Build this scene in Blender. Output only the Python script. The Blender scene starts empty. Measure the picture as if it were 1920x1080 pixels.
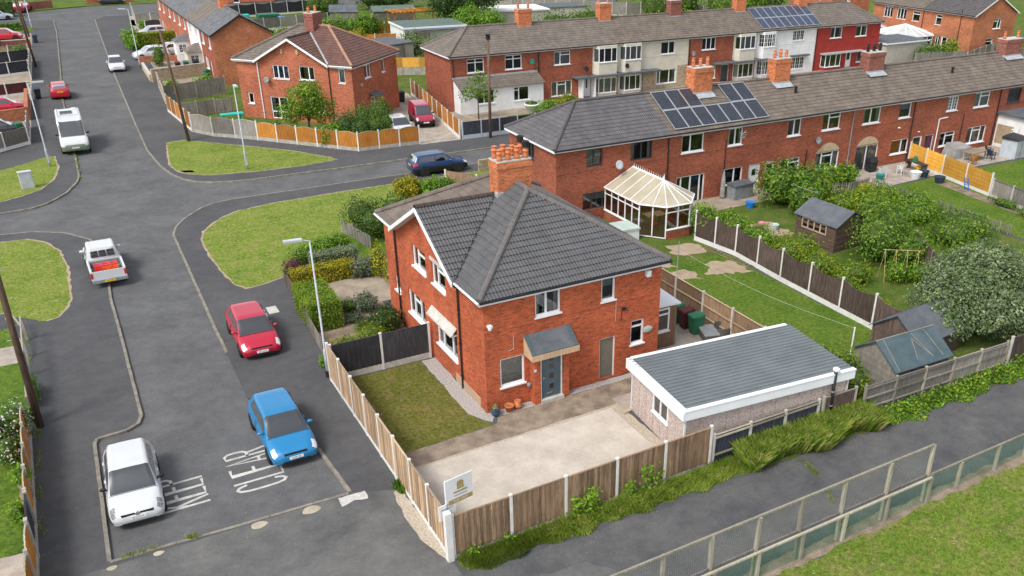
import bpy, bmesh, math, random
import numpy as np
from mathutils import Matrix, Vector, geometry
random.seed(7); rng = np.random.default_rng(11)
R = math.radians
scn = bpy.context.scene
col = scn.collection
# ---------------------------------------------------------------- camera
cam_d = bpy.data.cameras.new('camera'); cam = bpy.data.objects.new('camera', cam_d); col.objects.link(cam)
YAW, PITCH, ROLL = R(31.3), R(27.59), R(0.87)
fw = Vector((math.sin(YAW)*math.cos(PITCH), math.cos(YAW)*math.cos(PITCH), -math.sin(PITCH)))
rt = Vector((math.cos(YAW), -math.sin(YAW), 0)); up = rt.cross(fw)
cr = math.cos(ROLL)*rt + math.sin(ROLL)*up; cu = -math.sin(ROLL)*rt + math.cos(ROLL)*up
mw = Matrix((cr, cu, -fw)).transposed().to_4x4(); mw.translation = Vector((-12.971, -29.475, 19.879))
cam.matrix_world = mw
cam_d.sensor_width = 36.0; cam_d.lens = 1666.0/1920*36
cam_d.shift_x = -144/1920; cam_d.shift_y = 112/1920
cam_d.clip_start = 0.5; cam_d.clip_end = 4000
scn.camera = cam
# ---------------------------------------------------------------- world and sun
SUN_EL, SUN_AZ = R(52), R(-112)          # azimuth from +Y towards +X: the sun stands to the left, a little behind the camera
w = bpy.data.worlds.new('World'); scn.world = w; w.use_nodes = True
nt = w.node_tree; nt.nodes.clear()
sky = nt.nodes.new('ShaderNodeTexSky'); sky.sky_type = 'NISHITA'; sky.sun_disc = False
sky.sun_elevation = SUN_EL; sky.sun_rotation = SUN_AZ; sky.dust_density = 2.0; sky.ozone_density = 1.0
hs = nt.nodes.new('ShaderNodeHueSaturation'); hs.inputs['Saturation'].default_value = 0.30
bg = nt.nodes.new('ShaderNodeBackground'); bg.inputs['Strength'].default_value = 0.15
wo = nt.nodes.new('ShaderNodeOutputWorld')
nt.links.new(sky.outputs[0], hs.inputs['Color']); nt.links.new(hs.outputs[0], bg.inputs['Color']); nt.links.new(bg.outputs[0], wo.inputs['Surface'])
sd = bpy.data.lights.new('sun', 'SUN'); sun = bpy.data.objects.new('sun', sd); col.objects.link(sun)
sd.energy = 1.5; sd.angle = R(16); sd.color = (1.0, 0.955, 0.89)
sdir = Vector((math.sin(SUN_AZ)*math.cos(SUN_EL), math.cos(SUN_AZ)*math.cos(SUN_EL), math.sin(SUN_EL)))
sun.rotation_euler = sdir.to_track_quat('Z', 'Y').to_euler()
sun.location = (-40, -20, 60)
scn.view_settings.view_transform = 'Standard'; scn.view_settings.look = 'None'
scn.view_settings.exposure = 0.72; scn.view_settings.gamma = 1.0; scn.view_settings.use_curve_mapping = False
scn.render.engine = 'CYCLES'
scn.cycles.max_bounces = 6; scn.cycles.transparent_max_bounces = 12
# ---------------------------------------------------------------- materials
MATS = {}
def newmat(name):
    m = bpy.data.materials.new(name); m.use_nodes = True; MATS[name] = m
    t = m.node_tree; p = t.nodes['Principled BSDF']; return m, t, p
def nd(t, typ, **kw):
    n = t.nodes.new(typ)
    for k, v in kw.items():
        if k in n.inputs: n.inputs[k].default_value = v
        else: setattr(n, k, v)
    return n
def noise(t, vec, scale, detail=3, rough=.6):
    n = nd(t, 'ShaderNodeTexNoise', Scale=scale, Detail=detail, Roughness=rough); t.links.new(vec, n.inputs['Vector']); return n
def ramp(t, fac, stops):
    r = t.nodes.new('ShaderNodeValToRGB'); e = r.color_ramp.elements
    while len(e) < len(stops): e.new(0.5)
    for i, (p, c) in enumerate(stops): e[i].position = p; e[i].color = (*c, 1)
    t.links.new(fac, r.inputs['Fac']); return r
def mixc(t, fac, a, b, typ='MIX'):
    m = t.nodes.new('ShaderNodeMix'); m.data_type = 'RGBA'; m.blend_type = typ
    if isinstance(fac, (int, float)): m.inputs['Factor'].default_value = fac
    else: t.links.new(fac, m.inputs['Factor'])
    for s, x in (('A', a), ('B', b)):
        i = [q for q in m.inputs if q.name == s and q.type == 'RGBA'][0]
        if isinstance(x, tuple): i.default_value = (*x, 1)
        else: t.links.new(x, i)
    return [o for o in m.outputs if o.type == 'RGBA'][0]
def pos(t): return t.nodes.new('ShaderNodeNewGeometry').outputs['Position']
def bump(t, p, h, strength=.3, dist=.02):
    b = nd(t, 'ShaderNodeBump', Strength=strength, Distance=dist); t.links.new(h, b.inputs['Height']); t.links.new(b.outputs[0], p.inputs['Normal'])
def pm(name, c1, c2, scale=3.0, rough=.8, spec=.3, metal=0., bstr=0., bscale=None, detail=4, lo=.35, hi=.65, fine=0., coat=0.):
    """two-tone noise material"""
    m, t, p = newmat(name); v = pos(t)
    n = noise(t, v, scale, detail); r = ramp(t, n.outputs['Fac'], [(lo, c1), (hi, c2)]); c = r.outputs[0]
    if fine:
        n2 = noise(t, v, scale*14, 2); r2 = ramp(t, n2.outputs['Fac'], [(.3, (1-fine,)*3), (.7, (1+fine,)*3)]); c = mixc(t, 1.0, c, r2.outputs[0], 'MULTIPLY')
    t.links.new(c, p.inputs['Base Color'])
    p.inputs['Roughness'].default_value = rough; p.inputs['Specular IOR Level'].default_value = spec; p.inputs['Metallic'].default_value = metal
    p.inputs['Coat Weight'].default_value = coat; p.inputs['Coat Roughness'].default_value = .06
    if bstr: bump(t, p, noise(t, v, bscale or scale*6, 3).outputs['Fac'], bstr)
    return m
def brick(name, cA, cB, cC, mortar, dirt=.25):
    m, t, p = newmat(name); uv = t.nodes.new('ShaderNodeTexCoord').outputs['UV']
    b = nd(t, 'ShaderNodeTexBrick', Scale=1.0); b.inputs['Brick Width'].default_value = .225; b.inputs['Row Height'].default_value = .075
    b.inputs['Mortar Size'].default_value = .006; b.inputs['Mortar Smooth'].default_value = .3; b.inputs['Bias'].default_value = 0
    b.inputs['Color1'].default_value = (*[x*1.18 for x in cA], 1); b.inputs['Color2'].default_value = (*[x*.62 for x in cB], 1); b.inputs['Mortar'].default_value = (*mortar, 1)
    t.links.new(uv, b.inputs['Vector']); v = pos(t)
    st = nd(t, 'ShaderNodeMapping'); st.inputs['Scale'].default_value = (2.6, 2.6, 13); t.links.new(v, st.inputs[0])
    n1 = noise(t, st.outputs[0], 1.2, 5, .75); f1 = ramp(t, n1.outputs['Fac'], [(.42, (0, 0, 0)), (.62, (.8,)*3)])
    c = mixc(t, f1.outputs[0], b.outputs['Color'], cC)
    n2 = noise(t, v, .55, 4, .65); n6 = noise(t, st.outputs[0], 2.7, 3, .8); c = mixc(t, 1.0, c, ramp(t, n6.outputs['Fac'], [(.3, (.62,)*3), (.5, (1.,)*3), (.72, (1.3,)*3)]).outputs[0], 'MULTIPLY'); r2 = ramp(t, n2.outputs['Fac'], [(.3, (1-dirt,)*3), (.62, (1.08,)*3)])
    c = mixc(t, 1.0, c, r2.outputs[0], 'MULTIPLY'); t.links.new(c, p.inputs['Base Color'])
    p.inputs['Roughness'].default_value = .85; p.inputs['Specular IOR Level'].default_value = .2
    bump(t, p, b.outputs['Fac'], -.5, .01); return m
def tiles(name, c1, c2, pitch=.15, lichen=None, lamt=.62, sharp=.5, rough=.75):
    """roof covering: ribs run up the slope, courses are real steps"""
    m, t, p = newmat(name); uv = t.nodes.new('ShaderNodeTexCoord').outputs['UV']; v = pos(t)
    n = noise(t, v, 1.1, 5, .7); c = ramp(t, n.outputs['Fac'], [(.3, c1), (.7, c2)]).outputs[0]
    sx = t.nodes.new('ShaderNodeSeparateXYZ'); t.links.new(uv, sx.inputs[0])
    # per tile tint
    vm = nd(t, 'ShaderNodeVectorMath', operation='SNAP'); vm.inputs[1].default_value = (pitch*2, .33, 1); t.links.new(uv, vm.inputs[0])
    wn = t.nodes.new('ShaderNodeTexWhiteNoise'); t.links.new(vm.outputs[0], wn.inputs['Vector'])
    rw = ramp(t, wn.outputs['Value'], [(0, (.86,)*3), (1, (1.12,)*3)]); c = mixc(t, 1., c, rw.outputs[0], 'MULTIPLY')
    if lichen:
        n3 = noise(t, v, 5.5, 4, .75); f = ramp(t, n3.outputs['Fac'], [(lamt, (0,)*3), (lamt+.06, (.8,)*3)]); c = mixc(t, f.outputs[0], c, lichen)
    t.links.new(c, p.inputs['Base Color']); p.inputs['Roughness'].default_value = rough; p.inputs['Specular IOR Level'].default_value = .25
    ma = nd(t, 'ShaderNodeMath', operation='MULTIPLY'); ma.inputs[1].default_value = 2*math.pi/pitch; t.links.new(sx.outputs[0], ma.inputs[0])
    sn = nd(t, 'ShaderNodeMath', operation='SINE'); t.links.new(ma.outputs[0], sn.inputs[0]); bump(t, p, sn.outputs[0], sharp, .02); return m
def leafmat(name, stops, rough=.55, trans=.35):
    m, t, p = newmat(name); a = nd(t, 'ShaderNodeAttribute', attribute_name='tint')
    n = noise(t, pos(t), 1.3, 3); ad = nd(t, 'ShaderNodeMath', operation='MULTIPLY_ADD'); ad.inputs[1].default_value = .55
    t.links.new(a.outputs['Fac'], ad.inputs[0]); sc = nd(t, 'ShaderNodeMath', operation='MULTIPLY_ADD'); sc.inputs[1].default_value = 1.3; sc.inputs[2].default_value = -.42
    t.links.new(n.outputs['Fac'], sc.inputs[0]); t.links.new(sc.outputs[0], ad.inputs[2])
    r = ramp(t, ad.outputs[0], stops); t.links.new(r.outputs[0], p.inputs['Base Color'])
    p.inputs['Roughness'].default_value = rough; p.inputs['Specular IOR Level'].default_value = .25
    tr = t.nodes.new('ShaderNodeBsdfTranslucent'); t.links.new(r.outputs[0], tr.inputs['Color'])
    mx = t.nodes.new('ShaderNodeMixShader'); mx.inputs[0].default_value = trans; o = t.nodes['Material Output']
    t.links.new(p.outputs[0], mx.inputs[1]); t.links.new(tr.outputs[0], mx.inputs[2]); t.links.new(mx.outputs[0], o.inputs['Surface']); return m
def glassmat(name, tint=(.55, .6, .62), refl=1.0):
    m, t, p = newmat(name); t.nodes.remove(p); o = t.nodes['Material Output']
    tr = t.nodes.new('ShaderNodeBsdfTransparent'); g = t.nodes.new('ShaderNodeBsdfGlossy'); g.inputs['Roughness'].default_value = .03
    n = noise(t, pos(t), .9, 2); r = ramp(t, n.outputs['Fac'], [(.3, tuple(x*.85 for x in tint)), (.7, tint)]); t.links.new(r.outputs[0], tr.inputs['Color'])
    fr = nd(t, 'ShaderNodeFresnel', IOR=1.55); mx = t.nodes.new('ShaderNodeMixShader'); ml = nd(t, 'ShaderNodeMath', operation='MULTIPLY'); ml.inputs[1].default_value = refl*1.5
    t.links.new(fr.outputs[0], ml.inputs[0]); t.links.new(ml.outputs[0], mx.inputs[0]); t.links.new(tr.outputs[0], mx.inputs[1]); t.links.new(g.outputs[0], mx.inputs[2]); t.links.new(mx.outputs[0], o.inputs['Surface']); return m
def grassmat(name, a, b, c, s=1.0, dry=None):
    m, t, p = newmat(name); v = pos(t)
    n1 = noise(t, v, .4*s, 5, .7); n2 = noise(t, v, 6*s, 5, .85); n3 = noise(t, v, 1.9*s, 4, .75)
    k = ramp(t, n1.outputs['Fac'], [(.32, a), (.5, b), (.68, c)]).outputs[0]
    if dry: k = mixc(t, ramp(t, n3.outputs['Fac'], [(.47, (0,)*3), (.66, (.8,)*3)]).outputs[0], k, dry)
    k = mixc(t, 1., k, ramp(t, n2.outputs['Fac'], [(.30, (.35,)*3), (.5, (1.,)*3), (.70, (1.75,)*3)]).outputs[0], 'MULTIPLY'); t.links.new(k, p.inputs['Base Color'])
    p.inputs['Roughness'].default_value = .9; p.inputs['Specular IOR Level'].default_value = .1; bump(t, p, n2.outputs['Fac'], .9, .06); return m
def tarmac(name, a, b, speck=.5, patch=1.0):
    m, t, p = newmat(name); v = pos(t)
    n1 = noise(t, v, .22*patch, 5, .7); n2 = noise(t, v, 26, 3, .8); n3 = noise(t, v, 1.9, 4, .7)
    k = ramp(t, n1.outputs['Fac'], [(.34, a), (.66, b)]).outputs[0]
    k = mixc(t, 1., k, ramp(t, n3.outputs['Fac'], [(.3, (.88,)*3), (.7, (1.12,)*3)]).outputs[0], 'MULTIPLY')
    k = mixc(t, 1., k, ramp(t, n2.outputs['Fac'], [(.3, (1-speck*.5,)*3), (.72, (1+speck*.5,)*3)]).outputs[0], 'MULTIPLY')
    n4 = noise(t, v, 3.1, 2, .5); n5 = noise(t, v, 11, 1, .5)
    sp = nd(t, 'ShaderNodeMath', operation='MULTIPLY'); t.links.new(ramp(t, n4.outputs['Fac'], [(.55, (0,)*3), (.66, (1,)*3)]).outputs[0], sp.inputs[0]); t.links.new(ramp(t, n5.outputs['Fac'], [(.70, (0,)*3), (.74, (1,)*3)]).outputs[0], sp.inputs[1])
    k = mixc(t, sp.outputs[0], k, (.22, .22, .21))
    t.links.new(k, p.inputs['Base Color']); p.inputs['Roughness'].default_value = .9; p.inputs['Specular IOR Level'].default_value = .2; bump(t, p, n2.outputs['Fac'], .35, .008); return m
# colours
tarmac('road', (.092, .093, .096), (.134, .135, .137), .5, 1.6); tarmac('pavement', (.070, .071, .075), (.098, .098, .101), .6); tarmac('track', (.085, .086, .088), (.15, .148, .142), .6, 1.8); tarmac('footpath', (.075, .076, .082), (.125, .122, .118), .6, 2)
pm('kerb', (.17, .155, .13), (.28, .255, .21), 2.2, .9, bstr=.3, fine=.2)
pm('white_paint', (.40, .39, .36), (.56, .55, .51), 5, .8, fine=.12)
grassmat('verge', (.105, .170, .020), (.150, .215, .030), (.205, .235, .050), 1.0, (.27, .25, .09)); grassmat('lawn', (.060, .115, .014), (.092, .155, .020), (.125, .165, .028), .8)
grassmat('lawn_front', (.085, .105, .018), (.125, .135, .026), (.165, .150, .040), 1.1, (.20, .16, .07)); grassmat('field', (.085, .145, .020), (.125, .185, .026), (.185, .205, .045), .9, (.22, .19, .075)); grassmat('rough_green', (.055, .10, .016), (.09, .135, .024), (.15, .15, .05), 1.6)
pm('soil', (.16, .125, .09), (.28, .225, .165), 1.6, .95, bstr=.5, fine=.3); pm('bare', (.30, .23, .16), (.40, .31, .22), 2, .95, bstr=.4, fine=.2)
pm('gravel', (.27, .25, .24), (.48, .45, .42), 14, .9, bstr=.9, bscale=30, fine=.35); pm('gravel_tan', (.33, .28, .22), (.52, .45, .36), 12, .9, bstr=.8, bscale=30, fine=.3)
pm('concrete_drive', (.43, .38, .32), (.55, .495, .425), .8, .9, bstr=.1, fine=.07); pm('concrete_path', (.165, .128, .098), (.315, .255, .19), 1.4, .9, bstr=.2, fine=.16); pm('patio', (.27, .235, .20), (.42, .37, .315), 1.3, .9, bstr=.2, fine=.12)
pm('yard', (.255, .205, .16), (.37, .31, .245), 1.0, .9, bstr=.2, fine=.14); pm('concrete', (.42, .40, .36), (.56, .54, .50), 2.5, .85, bstr=.15, fine=.08); pm('concrete_white', (.62, .61, .58), (.74, .73, .70), 2.5, .8, fine=.06); pm('concrete_dull', (.30, .28, .24), (.44, .42, .37), 2.5, .9, bstr=.2, fine=.12)
brick('brick_main', (.46, .092, .036), (.32, .060, .026), (.55, .140, .058), (.36, .20, .13)); brick('brick_terrace', (.33, .082, .042), (.23, .057, .031), (.39, .112, .062), (.32, .215, .16)); brick('brick_semi', (.44, .120, .058), (.33, .088, .045), (.52, .165, .09), (.40, .26, .185)); brick('brick_far', (.46, .145, .06), (.36, .11, .048), (.54, .20, .10), (.42, .29, .20)); brick('brick_wall', (.40, .13, .06), (.28, .085, .045), (.5, .19, .1), (.36, .27, .2)); brick('brick_chimney', (.58, .165, .062), (.44, .105, .042), (.66, .235, .10), (.46, .30, .20)); brick('brick_purple', (.27, .090, .066), (.20, .065, .052), (.33, .125, .09), (.30, .22, .19))
brick('stonework', (.40, .31, .19), (.30, .235, .15), (.50, .42, .30), (.34, .29, .22))
pm('render_cream', (.56, .51, .42), (.64, .60, .51), 1.2, .85, fine=.04); pm('render_white', (.70, .70, .70), (.80, .80, .80), 1.2, .8, fine=.03); pm('paint_red', (.30, .028, .022), (.36, .04, .03), 1.0, .7, fine=.05); pm('render_grey', (.40, .37, .31), (.48, .44, .37), 2, .85, fine=.05); pm('render_base', (.42, .31, .22), (.50, .33, .22), 1.5, .9, fine=.08); pm('arch_tan', (.44, .34, .21), (.52, .42, .28), 2, .9, fine=.05)
def pebble():
    m, t, p = newmat('pebbledash'); v = pos(t); vo = nd(t, 'ShaderNodeTexVoronoi', Scale=26); t.links.new(v, vo.inputs['Vector'])
    sx = t.nodes.new('ShaderNodeSeparateColor'); t.links.new(vo.outputs['Color'], sx.inputs[0])
    r = ramp(t, sx.outputs[0], [(0, (.30, .20, .17)), (.35, (.50, .40, .36)), (.7, (.60, .52, .47)), (1, (.36, .31, .29))]); t.links.new(r.outputs[0], p.inputs['Base Color']); p.inputs['Roughness'].default_value = .9; bump(t, p, vo.outputs['Distance'], -.6, .02)
pebble()
tiles('tile_old', (.125, .103, .085), (.20, .165, .135), .15, (.40, .38, .32), .665); tiles('tile_old2', (.135, .115, .098), (.195, .168, .143), .15, (.33, .31, .26), .71); tiles('tile_new', (.098, .093, .098), (.135, .128, .132), .15); tiles('tile_brown', (.118, .062, .050), (.165, .090, .074), .15); tiles('tile_flat', (.120, .098, .085), (.185, .15, .128), .30, (.36, .32, .25), .68, .3); tiles('tile_slate', (.105, .11, .118), (.17, .172, .18), .3, (.25, .25, .24), .7, .2); tiles('tile_dark', (.085, .078, .08), (.12, .108, .108), .15)
def maintile():
    m, t, p = newmat('tile_main'); v = pos(t); oi = t.nodes.new('ShaderNodeObjectInfo'); n = noise(t, v, 1.4, 4, .7); c = ramp(t, n.outputs['Fac'], [(.3, (.082, .083, .088)), (.7, (.112, .113, .118))]).outputs[0]
    n2 = noise(t, v, 40, 2, .7); c = mixc(t, 1., c, ramp(t, n2.outputs['Fac'], [(.3, (.85,)*3), (.7, (1.15,)*3)]).outputs[0], 'MULTIPLY')
    vo = nd(t, 'ShaderNodeTexVoronoi', Scale=3.2); t.links.new(v, vo.inputs['Vector']); sx = t.nodes.new('ShaderNodeSeparateColor'); t.links.new(vo.outputs['Color'], sx.inputs[0]); c = mixc(t, 1., c, ramp(t, sx.outputs[0], [(0, (.93,)*3), (1, (1.08,)*3)]).outputs[0], 'MULTIPLY')
    t.links.new(c, p.inputs['Base Color']); p.inputs['Roughness'].default_value = .62; p.inputs['Specular IOR Level'].default_value = .3
maintile()
pm('hip_main', (.115, .106, .104), (.155, .142, .138), 2.5, .8, fine=.1); pm('hip_tan', (.30, .165, .11), (.40, .235, .16), 2, .85, fine=.1); pm('lead', (.30, .33, .35), (.42, .45, .47), 3, .6, fine=.08); pm('felt', (.085, .095, .108), (.125, .135, .15), 1.6, .85, fine=.12); pm('felt_green', (.085, .125, .11), (.13, .17, .15), 1.6, .85, fine=.1); pm('felt_blue', (.052, .085, .098), (.085, .118, .130), 1.4, .7, fine=.12)
pm('upvc', (.74, .75, .76), (.82, .83, .84), 1.5, .35, .5); pm('upvc_dark', (.035, .042, .05), (.05, .058, .066), 2, .4, .5); pm('black_pipe', (.012, .012, .013), (.022, .022, .024), 3, .45, .5); pm('grey_pipe', (.20, .21, .22), (.27, .28, .29), 3, .5)
pm('interior', (.035, .034, .032), (.11, .10, .09), 1.2, .95); pm('interior_warm', (.28, .19, .10), (.38, .26, .14), .8, .8); pm('curtain', (.50, .48, .44), (.66, .64, .60), 6, .95, bstr=.5, bscale=22); pm('curtain_blue', (.05, .09, .22), (.09, .14, .30), 6, .95, bstr=.5, bscale=22); pm('blind', (.36, .38, .38), (.48, .50, .49), 4, .8); pm('purple', (.10, .012, .05), (.13, .02, .07), 3, .5)
glassmat('glass', (.62, .67, .69), 1.5); glassmat('car_glass', (.16, .19, .20), 3.2)
pm('door_blue', (.060, .10, .125), (.085, .128, .155), 2, .4, .4); pm('door_grey', (.165, .15, .115), (.20, .18, .14), 1.2, .45); pm('door_white', (.68, .70, .73), (.76, .78, .80), 2, .4); pm('brass', (.6, .58, .5), (.75, .72, .65), 4, .3, .5, .9)
def wood(name, a, b, c, vert=True):
    m, t, p = newmat(name); v = pos(t); oi = t.nodes.new('ShaderNodeObjectInfo')
    mp = nd(t, 'ShaderNodeMapping'); mp.inputs['Scale'].default_value = (9, 9, .9) if vert else (.9, .9, 9); t.links.new(v, mp.inputs[0])
    n = noise(t, mp.outputs[0], 1.6, 5, .7); k = ramp(t, n.outputs['Fac'], [(.3, a), (.5, b), (.72, c)]).outputs[0]
    k = mixc(t, 1., k, ramp(t, oi.outputs['Random'], [(0, (.62,)*3), (1, (1.28,)*3)]).outputs[0], 'MULTIPLY')
    n2 = noise(t, v, .9, 3, .6); k = mixc(t, 1., k, ramp(t, n2.outputs['Fac'], [(.3, (.82,)*3), (.7, (1.12,)*3)]).outputs[0], 'MULTIPLY')
    t.links.new(k, p.inputs['Base Color']); p.inputs['Roughness'].default_value = .85; p.inputs['Specular IOR Level'].default_value = .2; bump(t, p, n.outputs['Fac'], .3, .01); return m
wood('wood_new', (.36, .235, .14), (.47, .325, .205), (.54, .40, .27)); wood('wood_weather', (.16, .10, .062), (.26, .17, .105), (.37, .26, .17)); wood('wood_orange', (.36, .135, .022), (.46, .185, .035), (.54, .245, .06)); wood('wood_yellow', (.56, .27, .035), (.68, .36, .06), (.74, .43, .10)); wood('wood_grey', (.15, .135, .118), (.235, .215, .19), (.34, .315, .28)); wood('wood_dark', (.058, .042, .036), (.10, .072, .060), (.17, .13, .11)); wood('wood_black', (.028, .027, .032), (.045, .044, .05), (.072, .07, .078)); wood('wood_blueblack', (.024, .027, .036), (.04, .044, .056), (.066, .07, .085)); wood('wood_pole', (.085, .052, .036), (.13, .085, .06), (.20, .14, .10)); wood('wood_shed', (.085, .05, .036), (.14, .092, .07), (.21, .15, .12), False); wood('wood_post', (.26, .235, .175), (.36, .33, .26), (.46, .43, .35)); wood('wood_fresh', (.50, .335, .20), (.60, .425, .27), (.66, .50, .34)); wood('wood_tan', (.30, .225, .15), (.40, .31, .21), (.48, .39, .28))
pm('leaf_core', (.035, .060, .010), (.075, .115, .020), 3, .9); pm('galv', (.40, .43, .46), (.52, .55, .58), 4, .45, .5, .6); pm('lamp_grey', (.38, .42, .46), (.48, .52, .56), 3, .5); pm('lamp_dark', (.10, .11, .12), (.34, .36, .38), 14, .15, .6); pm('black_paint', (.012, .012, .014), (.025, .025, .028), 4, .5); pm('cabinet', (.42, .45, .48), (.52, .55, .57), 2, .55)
pm('tyre', (.012, .012, .012), (.026, .025, .024), 8, .85); pm('rim', (.42, .43, .44), (.55, .56, .57), 5, .3, .5, .8); pm('rim_dark', (.10, .10, .105), (.2, .2, .205), 5, .35, .5, .7); pm('trim_black', (.010, .010, .011), (.022, .022, .023), 5, .55); pm('chrome', (.65, .66, .67), (.78, .79, .80), 3, .15, .5, 1.0); pm('lamp_clear', (.50, .52, .54), (.80, .82, .84), 18, .15, .6); pm('lamp_red', (.42, .012, .012), (.60, .03, .03), 12, .2, .6); pm('lamp_orange', (.7, .25, .02), (.8, .32, .04), 12, .2, .6); pm('plate_white', (.78, .78, .75), (.84, .84, .81), 4, .5); pm('plate_yellow', (.80, .50, .02), (.86, .56, .03), 4, .5); pm('plate_ink', (.02, .02, .022), (.03, .03, .032), 4, .5); pm('plate_blue', (.01, .06, .35), (.02, .08, .42), 4, .5)
def paint(name, c): pm(name, tuple(x*.94 for x in c), c, 1.2, .32, .5, 0, coat=.7)
paint('paint_white', (.60, .615, .63)); paint('paint_blue', (.008, .19, .42)); paint('paint_redcar', (.44, .006, .034)); paint('paint_maroon', (.36, .010, .05)); paint('paint_navy', (.010, .040, .125)); paint('paint_silver', (.42, .48, .54)); paint('paint_dark', (.03, .034, .042)); paint('paint_scarlet', (.50, .008, .022)); paint('paint_green', (.155, .20, .135))
pm('plastic_green', (.020, .115, .060), (.030, .15, .082), 3, .5); pm('plastic_maroon', (.060, .014, .016), (.085, .022, .024), 3, .5); pm('plastic_black', (.014, .015, .018), (.03, .032, .036), 3, .5); pm('plastic_navy', (.02, .035, .06), (.035, .055, .085), 3, .5); pm('plastic_white', (.60, .62, .63), (.72, .74, .75), 3, .45); pm('plastic_blue', (.02, .16, .50), (.03, .22, .60), 3, .5); pm('plastic_teal', (.015, .16, .14), (.03, .22, .19), 3, .5); pm('plastic_grey', (.18, .20, .215), (.26, .28, .295), 3, .55); pm('plastic_yellow', (.72, .38, .02), (.80, .46, .04), 3, .5); pm('crate_red', (.66, .03, .035), (.78, .05, .05), 6, .5); pm('crate_orange', (.80, .10, .012), (.90, .15, .02), 6, .5); pm('crate_pink', (.72, .10, .11), (.82, .16, .17), 6, .5); pm('rattan', (.075, .07, .064), (.125, .118, .108), 12, .8, bstr=.6, bscale=40)
pm('terracotta', (.44, .13, .05), (.58, .20, .085), 4, .75); pm('pot_chimney', (.58, .17, .07), (.70, .26, .125), 4, .8, fine=.1); pm('glaze_blue', (.025, .05, .09), (.05, .09, .15), 5, .2, .6); pm('metal_sheet', (.185, .21, .22), (.225, .25, .262), 1.0, .42, .5, .35, fine=.03); pm('fascia_white', (.72, .75, .77), (.80, .82, .84), 1.2, .45); pm('soffit', (.62, .63, .63), (.7, .71, .71), 2, .6); pm('solar', (.014, .018, .030), (.024, .030, .046), 3, .22, .6); pm('solar_blue', (.028, .042, .085), (.042, .06, .11), 3, .22, .6); pm('alu', (.55, .57, .58), (.68, .69, .70), 3, .35, .5, .7); pm('cons_roof_grey', (.42, .43, .42), (.56, .56, .54), 1.1, .5); pm('gold', (.34, .25, .08), (.42, .32, .12), 8, .5); pm('bark', (.10, .075, .052), (.18, .14, .10), 5, .9, bstr=.6, bscale=20); pm('stem', (.09, .11, .03), (.15, .16, .05), 5, .8); pm('tarp', (.22, .22, .21), (.34, .34, .32), 1.6, .8, bstr=.3, bscale=4); pm('mint', (.40, .50, .45), (.48, .58, .53), 2, .5); pm('bamboo', (.50, .38, .16), (.60, .48, .24), 4, .7); pm('pink', (.70, .16, .34), (.78, .25, .42), 3, .5); pm('rope', (.6, .6, .56), (.7, .7, .66), 5, .8); pm('hose', (.42, .40, .36), (.5, .48, .44), 5, .7); pm('hi_vis', (.25, .75, .02), (.35, .85, .04), 5, .7); pm('stone_slab', (.34, .29, .22), (.46, .40, .31), 2, .9, fine=.12); pm('turquoise', (.02, .42, .36), (.04, .50, .43), 3, .5); pm('mesh_green', (.03, .22, .12), (.05, .3, .17), 6, .7)
G1, G2 = (.020, .045, .006), (.05, .10, .012)
leafmat('leaf_mid', [(.1, (0.031, 0.078, 0.012)), (.45, (0.085, 0.178, 0.025)), (.8, (0.171, 0.295, 0.046)), (1, (0.295, 0.403, 0.078))])
leafmat('leaf_bright', [(.1, (0.054, 0.132, 0.009)), (.45, (0.139, 0.295, 0.016)), (.8, (0.248, 0.434, 0.031)), (1, (0.372, 0.527, 0.078))]); leafmat('leaf_dark', [(.1, (0.019, 0.046, 0.012)), (.5, (0.040, 0.093, 0.022)), (.85, (0.085, 0.163, 0.037)), (1, (0.139, 0.232, 0.062))]); leafmat('leaf_yellow', [(.1, (0.115, 0.127, 0.007)), (.4, (0.345, 0.310, 0.014)), (.75, (0.598, 0.483, 0.021)), (1, (0.713, 0.598, 0.069))]); leafmat('leaf_gold', [(.1, (0.103, 0.115, 0.007)), (.45, (0.230, 0.230, 0.011)), (.8, (0.391, 0.345, 0.018)), (1, (0.483, 0.414, 0.046))]); leafmat('leaf_lime', [(.1, (0.078, 0.139, 0.009)), (.45, (0.202, 0.279, 0.016)), (.8, (0.341, 0.403, 0.028)), (1, (0.465, 0.496, 0.078))]); leafmat('leaf_sage', [(.1, (0.104, 0.136, 0.080)), (.45, (0.224, 0.272, 0.160)), (.8, (0.400, 0.448, 0.304)), (1, (0.576, 0.608, 0.448))]); leafmat('leaf_olive', [(.1, (0.072, 0.104, 0.048)), (.45, (0.168, 0.224, 0.104)), (.8, (0.320, 0.384, 0.208)), (1, (0.480, 0.528, 0.320))]); leafmat('leaf_purple', [(.1, (0.046, 0.023, 0.022)), (.5, (0.116, 0.054, 0.054)), (1, (0.202, 0.109, 0.093))]); leafmat('leaf_grass', [(.05, (0.078, 0.139, 0.012)), (.4, (0.171, 0.264, 0.022)), (.75, (0.310, 0.372, 0.046)), (1, (0.496, 0.449, 0.139))], .7); leafmat('leaf_straw', [(.1, (0.155, 0.202, 0.031)), (.5, (0.326, 0.357, 0.093)), (1, (0.589, 0.527, 0.248))], .7); leafmat('leaf_lavender', [(.1, (0.085, 0.116, 0.078)), (.5, (0.155, 0.194, 0.132)), (1, (0.248, 0.279, 0.186))]); leafmat('petal', [(.1, (0.690, 0.667, 0.632)), (1, (0.920, 0.897, 0.874))]); leafmat('petal_orange', [(.1, (0.575, 0.161, 0.011)), (1, (0.805, 0.322, 0.034))])

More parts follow.
